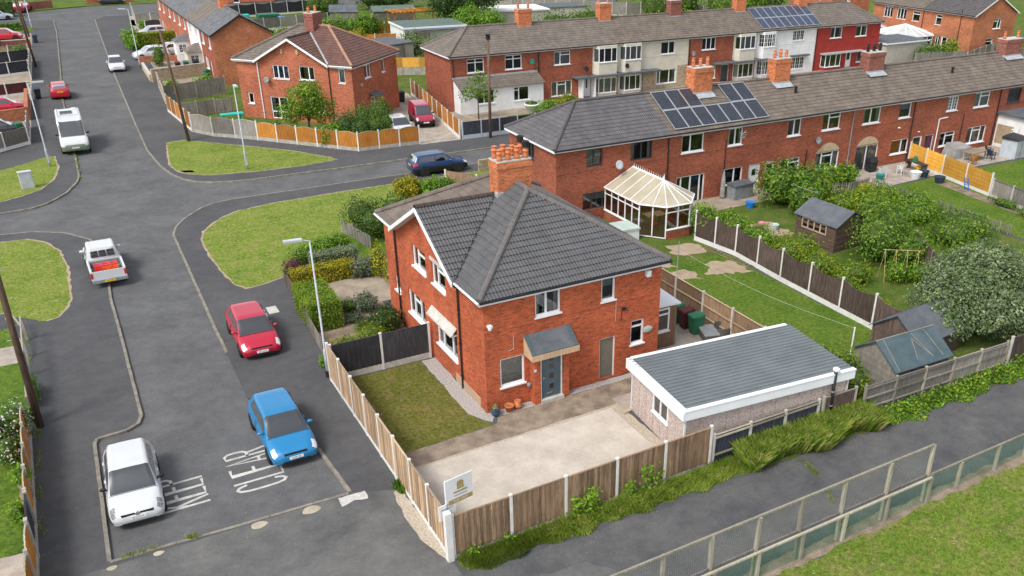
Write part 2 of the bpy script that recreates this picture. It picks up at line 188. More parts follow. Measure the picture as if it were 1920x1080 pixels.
def translucent(name, c1, c2):
    m, t, p = newmat(name); n = noise(t, pos(t), 1.1, 3); r = ramp(t, n.outputs['Fac'], [(.35, c1), (.65, c2)]); t.links.new(r.outputs[0], p.inputs['Base Color']); p.inputs['Roughness'].default_value = .5; tr = t.nodes.new('ShaderNodeBsdfTranslucent'); t.links.new(r.outputs[0], tr.inputs['Color']); mx = t.nodes.new('ShaderNodeMixShader'); mx.inputs[0].default_value = .45; t.links.new(p.outputs[0], mx.inputs[1]); t.links.new(tr.outputs[0], mx.inputs[2]); t.links.new(mx.outputs[0], t.nodes['Material Output'].inputs['Surface'])
translucent('cons_roof', (.66, .585, .42), (.76, .70, .55))
# ---------------------------------------------------------------- mesh helpers
class MB:
    def __init__(s): s.v = []; s.f = []; s.m = []
    def add(s, pts, faces, mat=0):
        b = len(s.v); s.v += [tuple(p) for p in pts]; s.f += [tuple(i+b for i in f) for f in faces]; s.m += [mat]*len(faces); return s
    def poly(s, pts, mat=0): return s.add(pts, [tuple(range(len(pts)))], mat)
    def box(s, x0, y0, z0, x1, y1, z1, mat=0):
        return s.add([(x0, y0, z0), (x1, y0, z0), (x1, y1, z0), (x0, y1, z0), (x0, y0, z1), (x1, y0, z1), (x1, y1, z1), (x0, y1, z1)], [(0, 3, 2, 1), (4, 5, 6, 7), (0, 1, 5, 4), (1, 2, 6, 5), (2, 3, 7, 6), (3, 0, 4, 7)], mat)
    def prism(s, pts, z0, z1, mat=0, caps=True):
        n = len(pts); v = [(x, y, z0) for x, y in pts]+[(x, y, z1) for x, y in pts]; f = [(i, (i+1) % n, (i+1) % n+n, i+n) for i in range(n)]
        if caps: f += [tuple(range(n, 2*n)), tuple(range(n-1, -1, -1))]
        return s.add(v, f, mat)
    def tube(s, p0, p1, r0, r1=None, n=8, mat=0, caps=True):
        p0, p1 = Vector(p0), Vector(p1); r1 = r0 if r1 is None else r1; d = (p1-p0); q = d.to_track_quat('Z', 'Y'); v = []
        for p, r in ((p0, r0), (p1, r1)):
            for i in range(n): a = 2*math.pi*i/n; v.append(p+q @ Vector((r*math.cos(a), r*math.sin(a), 0)))
        f = [(i, (i+1) % n, (i+1) % n+n, i+n) for i in range(n)]
        if caps: f += [tuple(range(n-1, -1, -1)), tuple(range(n, 2*n))]
        return s.add(v, f, mat)
    def path(s, pts, r, n=6, mat=0):
        for a, b in zip(pts[:-1], pts[1:]): s.tube(a, b, r, r, n, mat)
        return s
    def lathe(s, prof, c=(0, 0, 0), n=14, mat=0):
        v = []; k = len(prof)
        for r, z in prof:
            for i in range(n): a = 2*math.pi*i/n; v.append((c[0]+r*math.cos(a), c[1]+r*math.sin(a), c[2]+z))
        f = [(j*n+i, j*n+(i+1) % n, (j+1)*n+(i+1) % n, (j+1)*n+i) for j in range(k-1) for i in range(n)]
        f += [tuple(range(n-1, -1, -1)), tuple(range((k-1)*n, k*n))]
        return s.add(v, f, mat)
    def obox(s, o, dx, dy, dz, mat=0):
        o, dx, dy, dz = map(Vector, (o, dx, dy, dz)); v = [o, o+dx, o+dx+dy, o+dy]; v += [p+dz for p in v]
        return s.add(v, [(0, 3, 2, 1), (4, 5, 6, 7), (0, 1, 5, 4), (1, 2, 6, 5), (2, 3, 7, 6), (3, 0, 4, 7)], mat)
    def ellip(s, c, r, n=10, k=6, mat=0):
        return s.lathe([(math.sin(math.pi*j/k)*1.0+1e-4, -math.cos(math.pi*j/k)) for j in range(k+1)], (0, 0, 0), n, mat)._xf(n*(k+1), lambda p: (c[0]+p[0]*r[0], c[1]+p[1]*r[1], c[2]+p[2]*r[2]))
    def _xf(s, k, fn):
        for i in range(len(s.v)-k, len(s.v)): s.v[i] = fn(s.v[i])
        return s
    def mesh(s, name, mats, smooth=False, uv=True):
        me = bpy.data.meshes.new(name); me.from_pydata(s.v, [], s.f)
        for m in mats: me.materials.append(MATS[m])
        me.polygons.foreach_set('material_index', s.m)
        if smooth: me.polygons.foreach_set('use_smooth', [True]*len(s.f))
        if uv:
            ul = me.uv_layers.new(name='uv'); co = np.array(s.v, float).reshape(-1, 3); npol = len(s.f); out = np.zeros((len(me.loops), 2))
            nr = np.zeros(npol*3); me.polygons.foreach_get('normal', nr); nr = nr.reshape(-1, 3)
            t = np.stack([-nr[:, 1], nr[:, 0], np.zeros(npol)], 1); l = np.linalg.norm(t, axis=1); fl = l < .05; t[fl] = (1, 0, 0); t /= np.maximum(np.linalg.norm(t, axis=1), 1e-6)[:, None]
            b = np.cross(nr, t); ls = np.repeat(np.arange(npol), [len(f) for f in s.f]); vi = np.concatenate([np.array(f) for f in s.f]); p = co[vi]
            out[:, 0] = (p*t[ls]).sum(1); out[:, 1] = (p*b[ls]).sum(1); ul.data.foreach_set('uv', out.ravel())
        me.update(); return me
    def build(s, name, mats, parent=None, smooth=False, uv=True, loc=None):
        if isinstance(mats, str): mats = [mats]
        o = bpy.data.objects.new(name, s.mesh(name, mats, smooth, uv)); col.objects.link(o)
        if parent is not None: o.parent = parent
        if loc is not None: o.location = loc
        return o
def tag(o, label=None, cat=None, group=None, kind=None):
    if label: o['label'] = label
    if cat: o['category'] = cat
    if group: o['group'] = group
    if kind: o['kind'] = kind
    return o
def thing(name, label, cat, loc=(0, 0, 0), rz=0, group=None):
    o = bpy.data.objects.new(name, None); col.objects.link(o); o.location = loc; o.rotation_euler = (0, 0, rz); o.empty_display_size = .3; return tag(o, label, cat, group)
def inst(name, mesh, parent=None, loc=(0, 0, 0), rz=0, scale=None, mat=None):
    o = bpy.data.objects.new(name, mesh); col.objects.link(o)
    if parent is not None: o.parent = parent
    if mat is not None: o.matrix_basis = mat
    else:
        o.location = loc; o.rotation_euler = (0, 0, rz)
        if scale: o.scale = scale
    return o
def copy_tree(o, parent=None):
    c = o.copy(); col.objects.link(c); c.parent = parent
    for ch in list(o.children): copy_tree(ch, c)
    return c
def sheet(name, pts, z, mat, kind='structure', parent=None, depth=0., label=None, cat=None):
    """flat ground sheet, triangulated; depth>0 gives it sides"""
    tri = geometry.tessellate_polygon([[Vector((x, y, 0)) for x, y in pts]]); m = MB(); n = len(pts)
    m.add([(x, y, z) for x, y in pts], [t[::-1] if (Vector(pts[t[1]])-Vector(pts[t[0]])).cross(Vector(pts[t[2]])-Vector(pts[t[0]])) < 0 else tuple(t) for t in tri])
    if depth: m.add([(x, y, z) for x, y in pts]+[(x, y, z-depth) for x, y in pts], [(i, (i+1) % n, (i+1) % n+n, i+n) for i in range(n)])
    o = m.build(name, mat, parent, uv=False)
    if kind: o['kind'] = kind
    return tag(o, label, cat)
def wob(pts, amp=.08, step=.5, seed=1, closed=True):
    """roughen an outline so that grass and gravel edges are uneven"""
    r = random.Random(seed); out = []; k = len(pts)
    for i in range(k if closed else k-1):
        a, b = Vector(pts[i]), Vector(pts[(i+1) % k]); n = max(1, int((b-a).length/step))
        for j in range(n):
            p = a.lerp(b, j/n); out.append((p.x+r.uniform(-amp, amp), p.y+r.uniform(-amp, amp)))
    return out
# ---------------------------------------------------------------- foliage
LEAF = np.array([(-.5, 0, 0), (0, -.3, .06), (.5, 0, 0), (0, .3, .06)])
def leaf_arrays(P, N, size, r, shape=LEAF):
    n = len(P); a = r.normal(size=(n, 3)); t = a-(a*N).sum(1)[:, None]*N; t /= np.linalg.norm(t, axis=1)[:, None]+1e-9; b = np.cross(N, t)
    s = size*(.6+.8*r.random(n)); S = shape; k = len(S)
    V = P[:, None, :]+s[:, None, None]*(S[None, :, 0, None]*t[:, None, :]+S[None, :, 1, None]*b[:, None, :]+S[None, :, 2, None]*N[:, None, :]); return V.reshape(-1, 3), k
def mesh_np(name, V, k, tint, mats, midx=None):
    me = bpy.data.meshes.new(name); n = len(V)//k
    me.vertices.add(len(V)); me.vertices.foreach_set('co', V.ravel().astype(np.float32)); me.loops.add(len(V)); me.loops.foreach_set('vertex_index', np.arange(len(V), dtype=np.int32))
    me.polygons.add(n); me.polygons.foreach_set('loop_start', np.arange(0, len(V), k, dtype=np.int32)); me.polygons.foreach_set('loop_total', np.full(n, k, dtype=np.int32))
    for m in mats: me.materials.append(MATS[m])
    if midx is not None: me.polygons.foreach_set('material_index', midx.astype(np.int32))
    at = me.attributes.new('tint', 'FLOAT', 'POINT'); at.data.foreach_set('value', np.repeat(tint, k).astype(np.float32)); me.update(calc_edges=True); return me
def cloud(blobs, n, r, shell=.55):
    B = np.array(blobs, float); wts = (B[:, 3]*B[:, 4]+B[:, 4]*B[:, 5]+B[:, 3]*B[:, 5]); wts /= wts.sum(); i = r.choice(len(B), n, p=wts); d = r.normal(size=(n, 3)); d /= np.linalg.norm(d, axis=1)[:, None]
    rad = shell+(1-shell)*r.random(n)**.6; lump = 1+.14*np.sin(d[:, 0]*7+i)+.12*np.sin(d[:, 1]*8+d[:, 2]*6+2*i)
    P = B[i, :3]+d*B[i, 3:]*(rad*lump)[:, None]; N = d+r.normal(size=(n, 3))*.55; N[:, 2] += .25; N /= np.linalg.norm(N, axis=1)[:, None]; return P, N
def foliage(name, blobs, n, size, mats, parent=None, seed=0, shell=.55, zmin=.02, weights=None, boxes=None, shape=LEAF):
    r = np.random.default_rng(seed+5)
    if boxes:   # clipped hedge: leaves on and just under the faces of boxes x0,y0,z0,x1,y1,z1
        Ps, Ns = [], []
        for (x0, y0, z0, x1, y1, z1) in boxes:
            A = np.array([(y1-y0)*(z1-z0)]*2+[(x1-x0)*(z1-z0)]*2+[(x1-x0)*(y1-y0)*1.2]); f = r.choice(5, n//len(boxes), p=A/A.sum()); q = r.random((len(f), 3)); P = np.array([x0, y0, z0])+q*np.array([x1-x0, y1-y0, z1-z0]); Nn = np.zeros_like(P); dep = -.12*r.random(len(f))**1.5+.05*r.normal(size=len(f))*.6+.05*np.sin(P[:, 0]*4+P[:, 1]*3+P[:, 2]*5)
            for k, (ax, sg, lim) in enumerate(((0, -1, x0), (0, 1, x1), (1, -1, y0), (1, 1, y1), (2, 1, z1))): mk = f == k; P[mk, ax] = lim+sg*dep[mk]; Nn[mk, ax] = sg
            Nn += r.normal(size=P.shape)*.5; Nn /= np.linalg.norm(Nn, axis=1)[:, None]; Ps.append(P); Ns.append(Nn)
        P, N = np.concatenate(Ps), np.concatenate(Ns)
    else: P, N = cloud(blobs, n, r, shell)
    P[:, 2] = np.maximum(P[:, 2], zmin+.02*r.random(len(P))); V, k = leaf_arrays(P, N, size, r, shape)
    mi = r.choice(len(mats), len(P), p=weights) if len(mats) > 1 else None
    me = mesh_np(name, V, k, r.random(len(P)), mats, mi)
    o = bpy.data.objects.new(name, me); col.objects.link(o)
    if parent is not None: o.parent = parent
    return o
def blades(name, pts, h, wd, mats, seed=0, lean=.5, parent=None, weights=None):
    """upright grass blades rooted at pts (N,3); h and wd may be arrays"""
    r = np.random.default_rng(seed); n = len(pts); a = r.random(n)*2*np.pi; hh = h*(.55+.7*r.random(n)); ww = wd*(.6+.8*r.random(n)); dx, dy = np.cos(a), np.sin(a); la = r.random(n)*2*np.pi; lm = lean*hh*(.2+.8*r.random(n))
    P = np.asarray(pts, float); b0 = P+np.stack([dx*ww, dy*ww, np.zeros(n)], 1); b1 = P-np.stack([dx*ww, dy*ww, np.zeros(n)], 1); md = P+np.stack([np.cos(la)*lm*.35-dx*ww*.7, np.sin(la)*lm*.35-dy*ww*.7, hh*.6], 1); tp = P+np.stack([np.cos(la)*lm, np.sin(la)*lm, hh], 1); V = np.stack([b0, b1, md, tp], 1).reshape(-1, 3)
    mi = r.choice(len(mats), n, p=weights) if len(mats) > 1 else None
    me = mesh_np(name, V, 4, r.random(n), mats, mi); o = bpy.data.objects.new(name, me); col.objects.link(o)
    if parent is not None: o.parent = parent
    return o
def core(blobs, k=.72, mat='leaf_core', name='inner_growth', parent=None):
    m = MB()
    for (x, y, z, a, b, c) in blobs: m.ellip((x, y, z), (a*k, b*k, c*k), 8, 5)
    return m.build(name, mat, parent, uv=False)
def tree(name, label, loc, trunk_h, tr, blobs, n, size, mats, seed=0, group=None, limbs=5, weights=None, cat='tree', shell=.45):
    t = thing(name, label, cat, loc, 0, group); r = random.Random(seed); m = MB(); m.tube((0, 0, -.1), (0, 0, trunk_h), tr, tr*.7, 8)
    for i in range(limbs):
        b = blobs[i % len(blobs)]; e = Vector((b[0]+r.uniform(-.4, .4)*b[3], b[1]+r.uniform(-.4, .4)*b[4], b[2]+r.uniform(-.1, .5)*b[5])); s = Vector((0, 0, trunk_h*r.uniform(.6, 1))); mid = s.lerp(e, .5)+Vector((r.uniform(-.2, .2), r.uniform(-.2, .2), .2)); m.tube(s, mid, tr*.5, tr*.35, 6); m.tube(mid, e, tr*.35, tr*.1, 6)
    m.build('trunk', 'bark', t, True, False); foliage('crown', blobs, n, size, mats, t, seed, shell, .1, weights); return t
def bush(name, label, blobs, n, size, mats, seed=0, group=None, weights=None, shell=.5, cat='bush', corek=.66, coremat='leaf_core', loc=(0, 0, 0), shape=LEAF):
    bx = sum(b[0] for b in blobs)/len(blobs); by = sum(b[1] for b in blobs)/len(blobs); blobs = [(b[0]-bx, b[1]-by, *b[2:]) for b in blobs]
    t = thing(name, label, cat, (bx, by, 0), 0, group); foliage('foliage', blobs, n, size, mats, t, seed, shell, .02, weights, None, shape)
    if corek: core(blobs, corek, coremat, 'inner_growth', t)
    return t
# ---------------------------------------------------------------- ground, roads, pavements
RZ = -.1                                     # carriageway level; everything else stands at 0
sheet('ground', [(-1500, -1500), (1500, -1500), (1500, 1500), (-1500, 1500)], -.35, 'rough_green')
KL = [(-14.63, -2.2), (-14.42, 5.6), (-14.3, 5.97), (-13.2, 6.08), (-12.75, 6.4), (-12.57, 6.95), (-12.48, 13.4), (-12.43, 20.3), (-12.2, 25), (-12.15, 29), (-12.7, 30.7), (-13.9, 32.6), (-15.6, 33.75), (-17.35, 34.1), (-60, 34.1)]
KR = [(-6.68, -2.44), (-6.9, .9), (-8.2, 5.9), (-8.42, 6.3), (-8.36, 11), (-8.34, 14.3), (-8.05, 29), (-7.68, 30.44), (-7.1, 31.6), (-6.34, 32.67), (-5.6, 33.6), (-4.7, 34.2), (-3.5, 34.5), (4.4, 34.6), (80, 34.6)]
KN = [(80, 38.5), (5.5, 38.5), (-.9, 38.64), (-2.4, 38.85), (-3.8, 39.3), (-4.8, 40), (-5.6, 41.2), (-6.15, 43), (-6.54, 45.7), (-6.8, 51), (-6.55, 60.2), (-5.7, 86.5), (-3.6, 136), (-2.5, 137.8), (-1, 139.2), (30, 140)]
KW = [(-60, 38.66), (-17.3, 38.66), (-15.45, 38.9), (-14.6, 39.5), (-13.95, 40.4), (-13.2, 41.6), (-12.8, 42.85), (-12.4, 44), (-12.17, 45.5), (-12.0, 52), (-11.55, 75.4), (-10.7, 94.5), (-9.5, 124), (-9.2, 137.5), (-16.3, 139.5), (-60, 139.5)]
sheet('road', [(-62, -40), (90, -40), (90, 160), (-62, 160)], RZ, 'road')
sheet('pavement', KR[::1]+[(300, 34.6), (300, -200), (-200, -200), (-200, 34.1)]+KL[::-1], 0, 'pavement', depth=.2)
sheet('pavement', [(300, 38.5)]+KN+[(300, 140)], 0, 'pavement', depth=.2)
sheet('pavement', [(-300, 38.66)]+KW+[(-300, 139.5)], 0, 'pavement', depth=.2)
sheet('pavement', [(-300, 154), (-12, 150.5), (-5, 154.5), (300, 155), (300, 600), (-300, 600)], 0, 'rough_green', depth=.2)
def kerb(pts, length=.92, wd=.13, skip=()):
    m = MB().box(0, -wd/2, -.16, 1, wd/2, .012).mesh('kerb_stone', ['kerb']); k = tag(bpy.data.objects.new('kerb', None), kind='structure'); col.objects.link(k)
    for a, b in zip(pts[:-1], pts[1:]):
        d = Vector(b)-Vector(a); n = max(1, round(d.length/length)); an = math.atan2(d.y, d.x)
        for i in range(n):
            p = Vector(a)+d*(i/n); inst('kerb_stone', m, k, (p.x+random.uniform(-.008, .008), p.y, random.uniform(-.006, .006)), an+random.uniform(-.006, .006), (d.length/n-.012, 1, 1))
    return k
kerb(KL[:-1]); kerb(KR[4:-1]); kerb(KR[:3]); kerb([(-14.63, -2.25), (-12.6, -2.32), (-10.5, -2.42), (-6.75, -2.5)], .92, .12)
kerb(KN[1:11]); kerb(KN[10:14], 2.4); kerb([(80, 38.5), (20, 38.5), (5.5, 38.5)], 1.8); kerb(KW[1:10]); kerb(KW[9:14], 2.4); kerb([(4.4, 34.6), (60, 34.6)], 1.8)
L1, L2, L3, L4 = .004, .008, .012, .016
# near track, patches and path
sheet('track', wob([(-16.7, -2.5), (-6.7, -2.56), (-5.1, -3.2), (-4.9, -9.0), (-1, -10), (1.0, -13.3), (-4, -30), (-17, -30)], .03), L1, 'track')
sheet('footpath', wob([(-4.9, -8.6), (2, -8.95), (10, -9.05), (20, -9.3), (60, -9.5), (60, -13.1), (1.1, -13.1), (-1.2, -10.0), (-4.9, -9.6)], .10, .35, 5), L2, 'footpath')
sheet('gravel_wedge', wob([(-5.0, -3.1), (-5.32, -3.3), (-5.5, -4.8), (-5.42, -6.5), (-5.05, -7.75), (-4.97, -7.7)], .04, .25, 3), L3, 'gravel_tan')
sheet('painted_patch', wob([(-7.2, -2.63), (-6.2, -2.66), (-6.24, -3.15), (-6.7, -3.05), (-7.2, -3.17)], .03, .15, 2), L3, 'white_paint')
for i, (x, y, r) in enumerate(((-14.6, -2.62, .16), (-13.2, -2.6, .17), (-10.0, -2.75, .28), (-8.2, -2.8, .32), (-3.2, 70, .3))):
    sheet('cover', [(x+r*(1+.12*math.sin(3*a+i))*math.cos(a), y+r*.72*math.sin(a)) for a in np.linspace(0, 6.28, 15)[:-1]], L3, 'stone_slab' if i < 4 else 'pavement')
sheet('cover', [(-5.62, 15.2), (-5.1, 15.2), (-5.1, 14.3), (-5.62, 14.3)], L2, 'concrete')
sheet('cover', [(-5.4, 43.4), (-4.6, 43.1), (-4.5, 42.5), (-5.3, 42.8)], L2, 'brick_wall')
# lettering KEEP CLEAR on the carriageway: strokes, text runs along +Y, letter tops towards -X
def stroke(m, pts, wd, z, org, adv, hgt):
    P = [Vector((org[0]-hgt*q[1], org[1]+adv*q[0], z)) for q in pts]
    L, Rr = [], []
    for i, p in enumerate(P):
        d = (P[min(i+1, len(P)-1)]-P[max(i-1, 0)]).normalized(); n = Vector((-d.y, d.x, 0)); e = d*(wd/2) if i == len(P)-1 else (-d*(wd/2) if i == 0 else Vector()); k = 1.0
        if 0 < i < len(P)-1:
            d1 = (P[i]-P[i-1]).normalized(); k = 1/max(.5, abs(d1.dot(d)))
        L.append(p+n*wd/2*k+e); Rr.append(p-n*wd/2*k+e)
    m.add(L+Rr, [(i, i+1, len(P)+i+1, len(P)+i) for i in range(len(P)-1)])
GL = {'K': [[(0, 0), (0, 1)], [(.95, 1), (.08, .42)], [(.3, .56), (1, 0)]], 'E': [[(.9, 1), (0, 1), (0, 0), (.95, 0)], [(.06, .53), (.7, .53)]], 'P': [[(0, 0), (0, 1), (.55, 1), (.85, .93), (.92, .78), (.85, .62), (.55, .55), (.06, .55)]], 'C': [[(.95, .82), (.8, .95), (.5, 1), (.2, .95), (.04, .8), (0, .5), (.04, .2), (.2, .05), (.5, 0), (.8, .05), (.95, .18)]], 'L': [[(0, 1), (0, 0), (.95, 0)]], 'A': [[(0, 0), (.5, 1), (1, 0)], [(.2, .34), (.8, .34)]], 'R': [[(0, 0), (0, 1), (.6, 1), (.88, .92), (.92, .77), (.86, .62), (.6, .54), (.06, .54)], [(.5, .52), (.95, 0)]]}
def lettering(word, x0, y0, y1, hgt):
    m = MB(); st = (y1-y0)/len(word); z = 0
    for i, ch in enumerate(word):
        for s in GL[ch]: stroke(m, s, .115, RZ+.005+z, (x0, y0+i*st), st*.72, hgt); z += .0006
    return tag(m.build('road_lettering', 'white_paint', None, uv=False), kind='structure')
lettering('KEEP', -11.22, -.28, 1.95, 1.85); lettering('CLEAR', -8.45, -.45, 2.55, 1.75)
# verges
def verge(name, pts, mat='verge', z=L2, seed=1, amp=.045):
    cx, cy = sum(p[0] for p in pts)/len(pts), sum(p[1] for p in pts)/len(pts); ex = []
    for (x, y) in pts: d = Vector((x-cx, y-cy)); d = d.normalized()*.13; ex.append((x+d.x, y+d.y))
    if mat == 'verge': sheet('worn_edge', wob(ex, .05, .3, seed+50), z-.003, 'bare')
    return sheet(name, wob(pts, amp, .22, seed), z, mat)
verge('grass_verge', [(-6.64, 27.1), (-6.3, 28.6), (-5.5, 29.9), (-4.6, 31), (-3.46, 31.75), (-.86, 32.25), (3.7, 32.5), (20, 32.6), (20, 30), (5.6, 27), (3.9, 26.6), (2.3, 25.6), (-.6, 21.2), (-2.6, 20.4), (-3.8, 18.9), (-5.3, 18.3), (-5.9, 18.3), (-6.35, 19.2), (-6.55, 21), (-6.7, 24)], seed=3)
verge('grass_verge', [(-5.06, 52.5), (-5.5, 48.8), (-5.82, 45.3), (-5.6, 43.6), (-5.26, 42.7), (-4.5, 41.8), (-3.44, 41.15), (-.43, 40.6), (3, 40.5), (5.9, 40.85), (5.5, 42), (3.3, 45.4), (1.15, 47.7), (-1.68, 50.7), (-3.65, 52.8)], seed=4)
verge('grass_verge', [(-60, 49.8), (-17.2, 49.8), (-15.6, 50.9), (-14.1, 52.3), (-13.5, 52.3), (-13.4, 48.6), (-13.85, 45.6), (-14.8, 43.2), (-16, 42.06), (-17.3, 41.4), (-60, 41.4)], seed=5)
verge('grass_verge', [(-60, 32.5), (-17.4, 32.5), (-16, 32.36), (-15, 31.2), (-14.4, 29.35), (-14.15, 26.3), (-14.3, 21.4), (-14.45, 20.5), (-14.95, 19.2), (-15.6, 18.95), (-17, 20.4), (-17.5, 21.2), (-60, 25)], seed=6)
verge('grass_verge', [(.2, 128), (1.2, 133), (3, 134), (3, 128), (1.5, 125)], 'lawn', seed=7); verge('grass_verge', [(-15, 126), (-12.2, 126.5), (-12.4, 131), (-22, 131), (-22, 127)], 'lawn', seed=8); verge('grass_verge', [(-12, 150.8), (-3.5, 154.6), (-3.5, 160), (-12, 160)], 'lawn', seed=8, z=.02)
# the plot
sheet('lawn', wob([(-4.85, 5.72), (-.75, 5.72), (-.72, 3.2), (-.75, .35), (-.1, -.95), (-4.85, -1.12)], .05, .3, 9), L2, 'lawn_front')
sheet('gravel_strip', wob([(-.72, 5.72), (-.03, 5.72), (-.03, -.03), (8.5, -.03), (8.5, -.4), (.1, -.45), (-.15, -.75), (-.75, .35)], .03, .3, 2), L1, 'gravel')
sheet('path', wob([(-4.85, -1.15), (.0, -.95), (.25, -.5), (8.9, -.42), (8.9, -1.5), (4.9, -2.05), (-4.85, -2.2)], .03, .4, 2), L3, 'concrete_path')
sheet('gravel_strip', wob([(-4.85, -2.15), (4.9, -2.0), (5.2, -1.7), (5.2, -6.5), (4.6, -6.5), (4.6, -2.35), (-4.85, -2.45)], .03, .3, 4), L2, 'gravel_tan')
sheet('drive', [(-4.85, -2.36), (4.72, -2.28), (4.66, -5.2), (4.66, -7.4), (-4.85, -7.4)], .05, 'concrete_drive', depth=.06)
sheet('patio', [(8.68, 11.6), (13.0, 11.6), (13.0, -2.4), (5.2, -2.4), (5.2, -1.6), (8.9, -1.4), (8.9, -.1), (8.68, -.1)], L4, 'patio')
# next door's front
sheet('garden_soil', wob([(-4.4, 5.95), (-.1, 5.95), (-.1, 11.8), (-.1, 13.0), (-4.2, 13.2)], .05, .4, 5), L2, 'soil')
sheet('yard', [(-3.6, 13.0), (8.5, 13.0), (8.5, 17.0), (-3.6, 17.0)], L3, 'yard'); sheet('lawn', wob([(-2.3, 17.1), (9, 17.1), (9, 26), (3.8, 26), (1.5, 24.4), (-2.0, 20)], .08, .4, 6), L3, 'lawn')
# back gardens of the first terrace
sheet('lawn', wob([(13.15, -7.4), (20.3, -7.4), (20.3, 9.5), (16, 10.5), (13.15, 7)], .08, .4, 7), L2, 'lawn'); sheet('garden_ground', wob([(13.15, 6), (16, 8), (20.3, 7.5), (20.5, 18.6), (8.7, 18.6), (8.7, 11.7), (13.15, 11.7)], .3, .6, 7), L1, 'rough_green')
for i, pts in enumerate(([(17.2, 7.3), (19.9, 6.6), (20.0, 8.6), (18.6, 9.0)], [(15.1, 7.6), (16.8, 7.2), (16.9, 8.6), (15.2, 8.8)], [(17.4, 10.8), (19.6, 10.2), (19.8, 11.9), (18, 12.2)], [(15.4, 9.6), (16.6, 9.3), (16.4, 10.5)])): sheet('bare_patch', wob(pts, .22, .35, 20+i), L4+.004*i, 'bare')
sheet('garden_ground', [(20.5, -7.5), (38.5, -7.5), (38.5, 18.6), (20.5, 18.6)], L1, 'rough_green'); sheet('bare_patch', wob([(22.6, 13.2), (26.6, 12.8), (26.6, 10), (24, 10.4)], .2, .4, 5), L2, 'bare')
sheet('lawn', wob([(38.7, 14.3), (45.8, 14.3), (44.6, 9), (43, -8), (38.9, -8)], .1, .5, 8), L2, 'lawn'); sheet('patio', [(38.6, 18.6), (46.3, 18.6), (45.9, 14.7), (38.6, 14.4)], L3, 'patio'); sheet('patio', [(31.2, 18.6), (38.5, 18.6), (38.5, 17.2), (31.2, 17.2)], L2, 'yard'); sheet('lawn', wob([(46.2, 14.6), (60, 14.2), (60, -8), (43.3, -8), (44.9, 9)], .1, .6, 9), L2, 'lawn'); sheet('patio', [(46.4, 18.6), (58, 18.6), (58, 14.7), (46.2, 14.9)], L3, 'patio'); sheet('garden_ground', [(20.4, 18.7), (20.4, 18.7), (31, 18.7), (31, 16.2), (20.6, 16.2)][1:], L2, 'yard')
sheet('bed', wob([(43.6, 13.0), (44.9, 13.4), (44.4, 10.2), (43.6, 5.4), (42.8, 5.6)], .05, .4, 3), L4, 'soil')
# beyond the crossroad
sheet('garden_ground', wob([(-2.4, 56.6), (.0, 53.3), (6.9, 44.2), (8.3, 42.6), (13.5, 42.5), (13.5, 75), (-1.5, 75)], .05, .6, 4), L2, 'rough_green'); sheet('drive', [(13.5, 42.0), (17.1, 42.0), (19.9, 62), (17.6, 72), (13.6, 58)], L3, 'patio'); sheet('garden_ground', [(17.3, 42.1), (80, 42.1), (80, 52), (17.9, 52)], L1, 'yard'); sheet('lawn', [(24.5, 42.6), (80, 42.6), (80, 48), (24.5, 48)], L2, 'lawn'); sheet('garden_ground', [(17, 59), (170, 59), (170, 139), (11, 139), (11, 76), (17.6, 76)], L1, 'rough_green'); sheet('lawn', [(60, 84), (120, 70), (130, 100), (70, 128)], L2, 'lawn'); sheet('garden_ground', [(-1.8, 76), (10.9, 76), (10.9, 138), (1.5, 138), (-.5, 110)], L2, 'yard'); sheet('garden_ground', [(84, 35), (170, 0), (170, 58), (84, 58)], L1, 'rough_green')
sheet('garden_ground', [(-60, 52.5), (-14.9, 57), (-14.3, 75), (-13.4, 99), (-12.6, 124), (-60, 124)], L2, 'yard'); sheet('lawn', [(-60, 76), (-14.4, 79.5), (-14.0, 86), (-60, 86)], L3, 'rough_green'); sheet('lawn', [(-60, 100), (-13.6, 101), (-13.3, 106), (-60, 106)], L3, 'lawn')
# left edge and field
sheet('lawn', wob([(-60, 18.8), (-16.9, 18.9), (-16.6, 14.2), (-16.6, 7.6), (-17, -.3), (-60, -.3)], .06, .4, 3), L2, 'lawn'); sheet('path', [(-60, 17.6), (-16.6, 16.6), (-16.5, 14.6), (-60, 15)], L3, 'patio'); sheet('path', [(-60, -.3), (-17, -.3), (-17, -4), (-60, -4)], L2, 'patio'); sheet('bare_patch', wob([(-16.8, 6.6), (-16.75, .2), (-17.0, .2), (-17.1, 6.6)], .05, .3, 3), L3, 'soil')
sheet('field', wob([(.9, -13.75), (20, -13.6), (60, -13.8), (140, -14), (140, -90), (-25, -90), (-6, -30)], .12, .4, 3), L2, 'field'); sheet('bare_strip', wob([(.9, -13.05), (60, -13.05), (60, -13.9), (.8, -13.75)], .08, .4, 6), L1+.002, 'soil')
sheet('wild_strip', wob([(-4.8, -7.7), (60, -8.1), (60, -9.3), (20, -9.15), (10, -8.95), (2, -8.75), (-4.7, -8.35)], .12, .3, 6), L3+.002, 'rough_green')
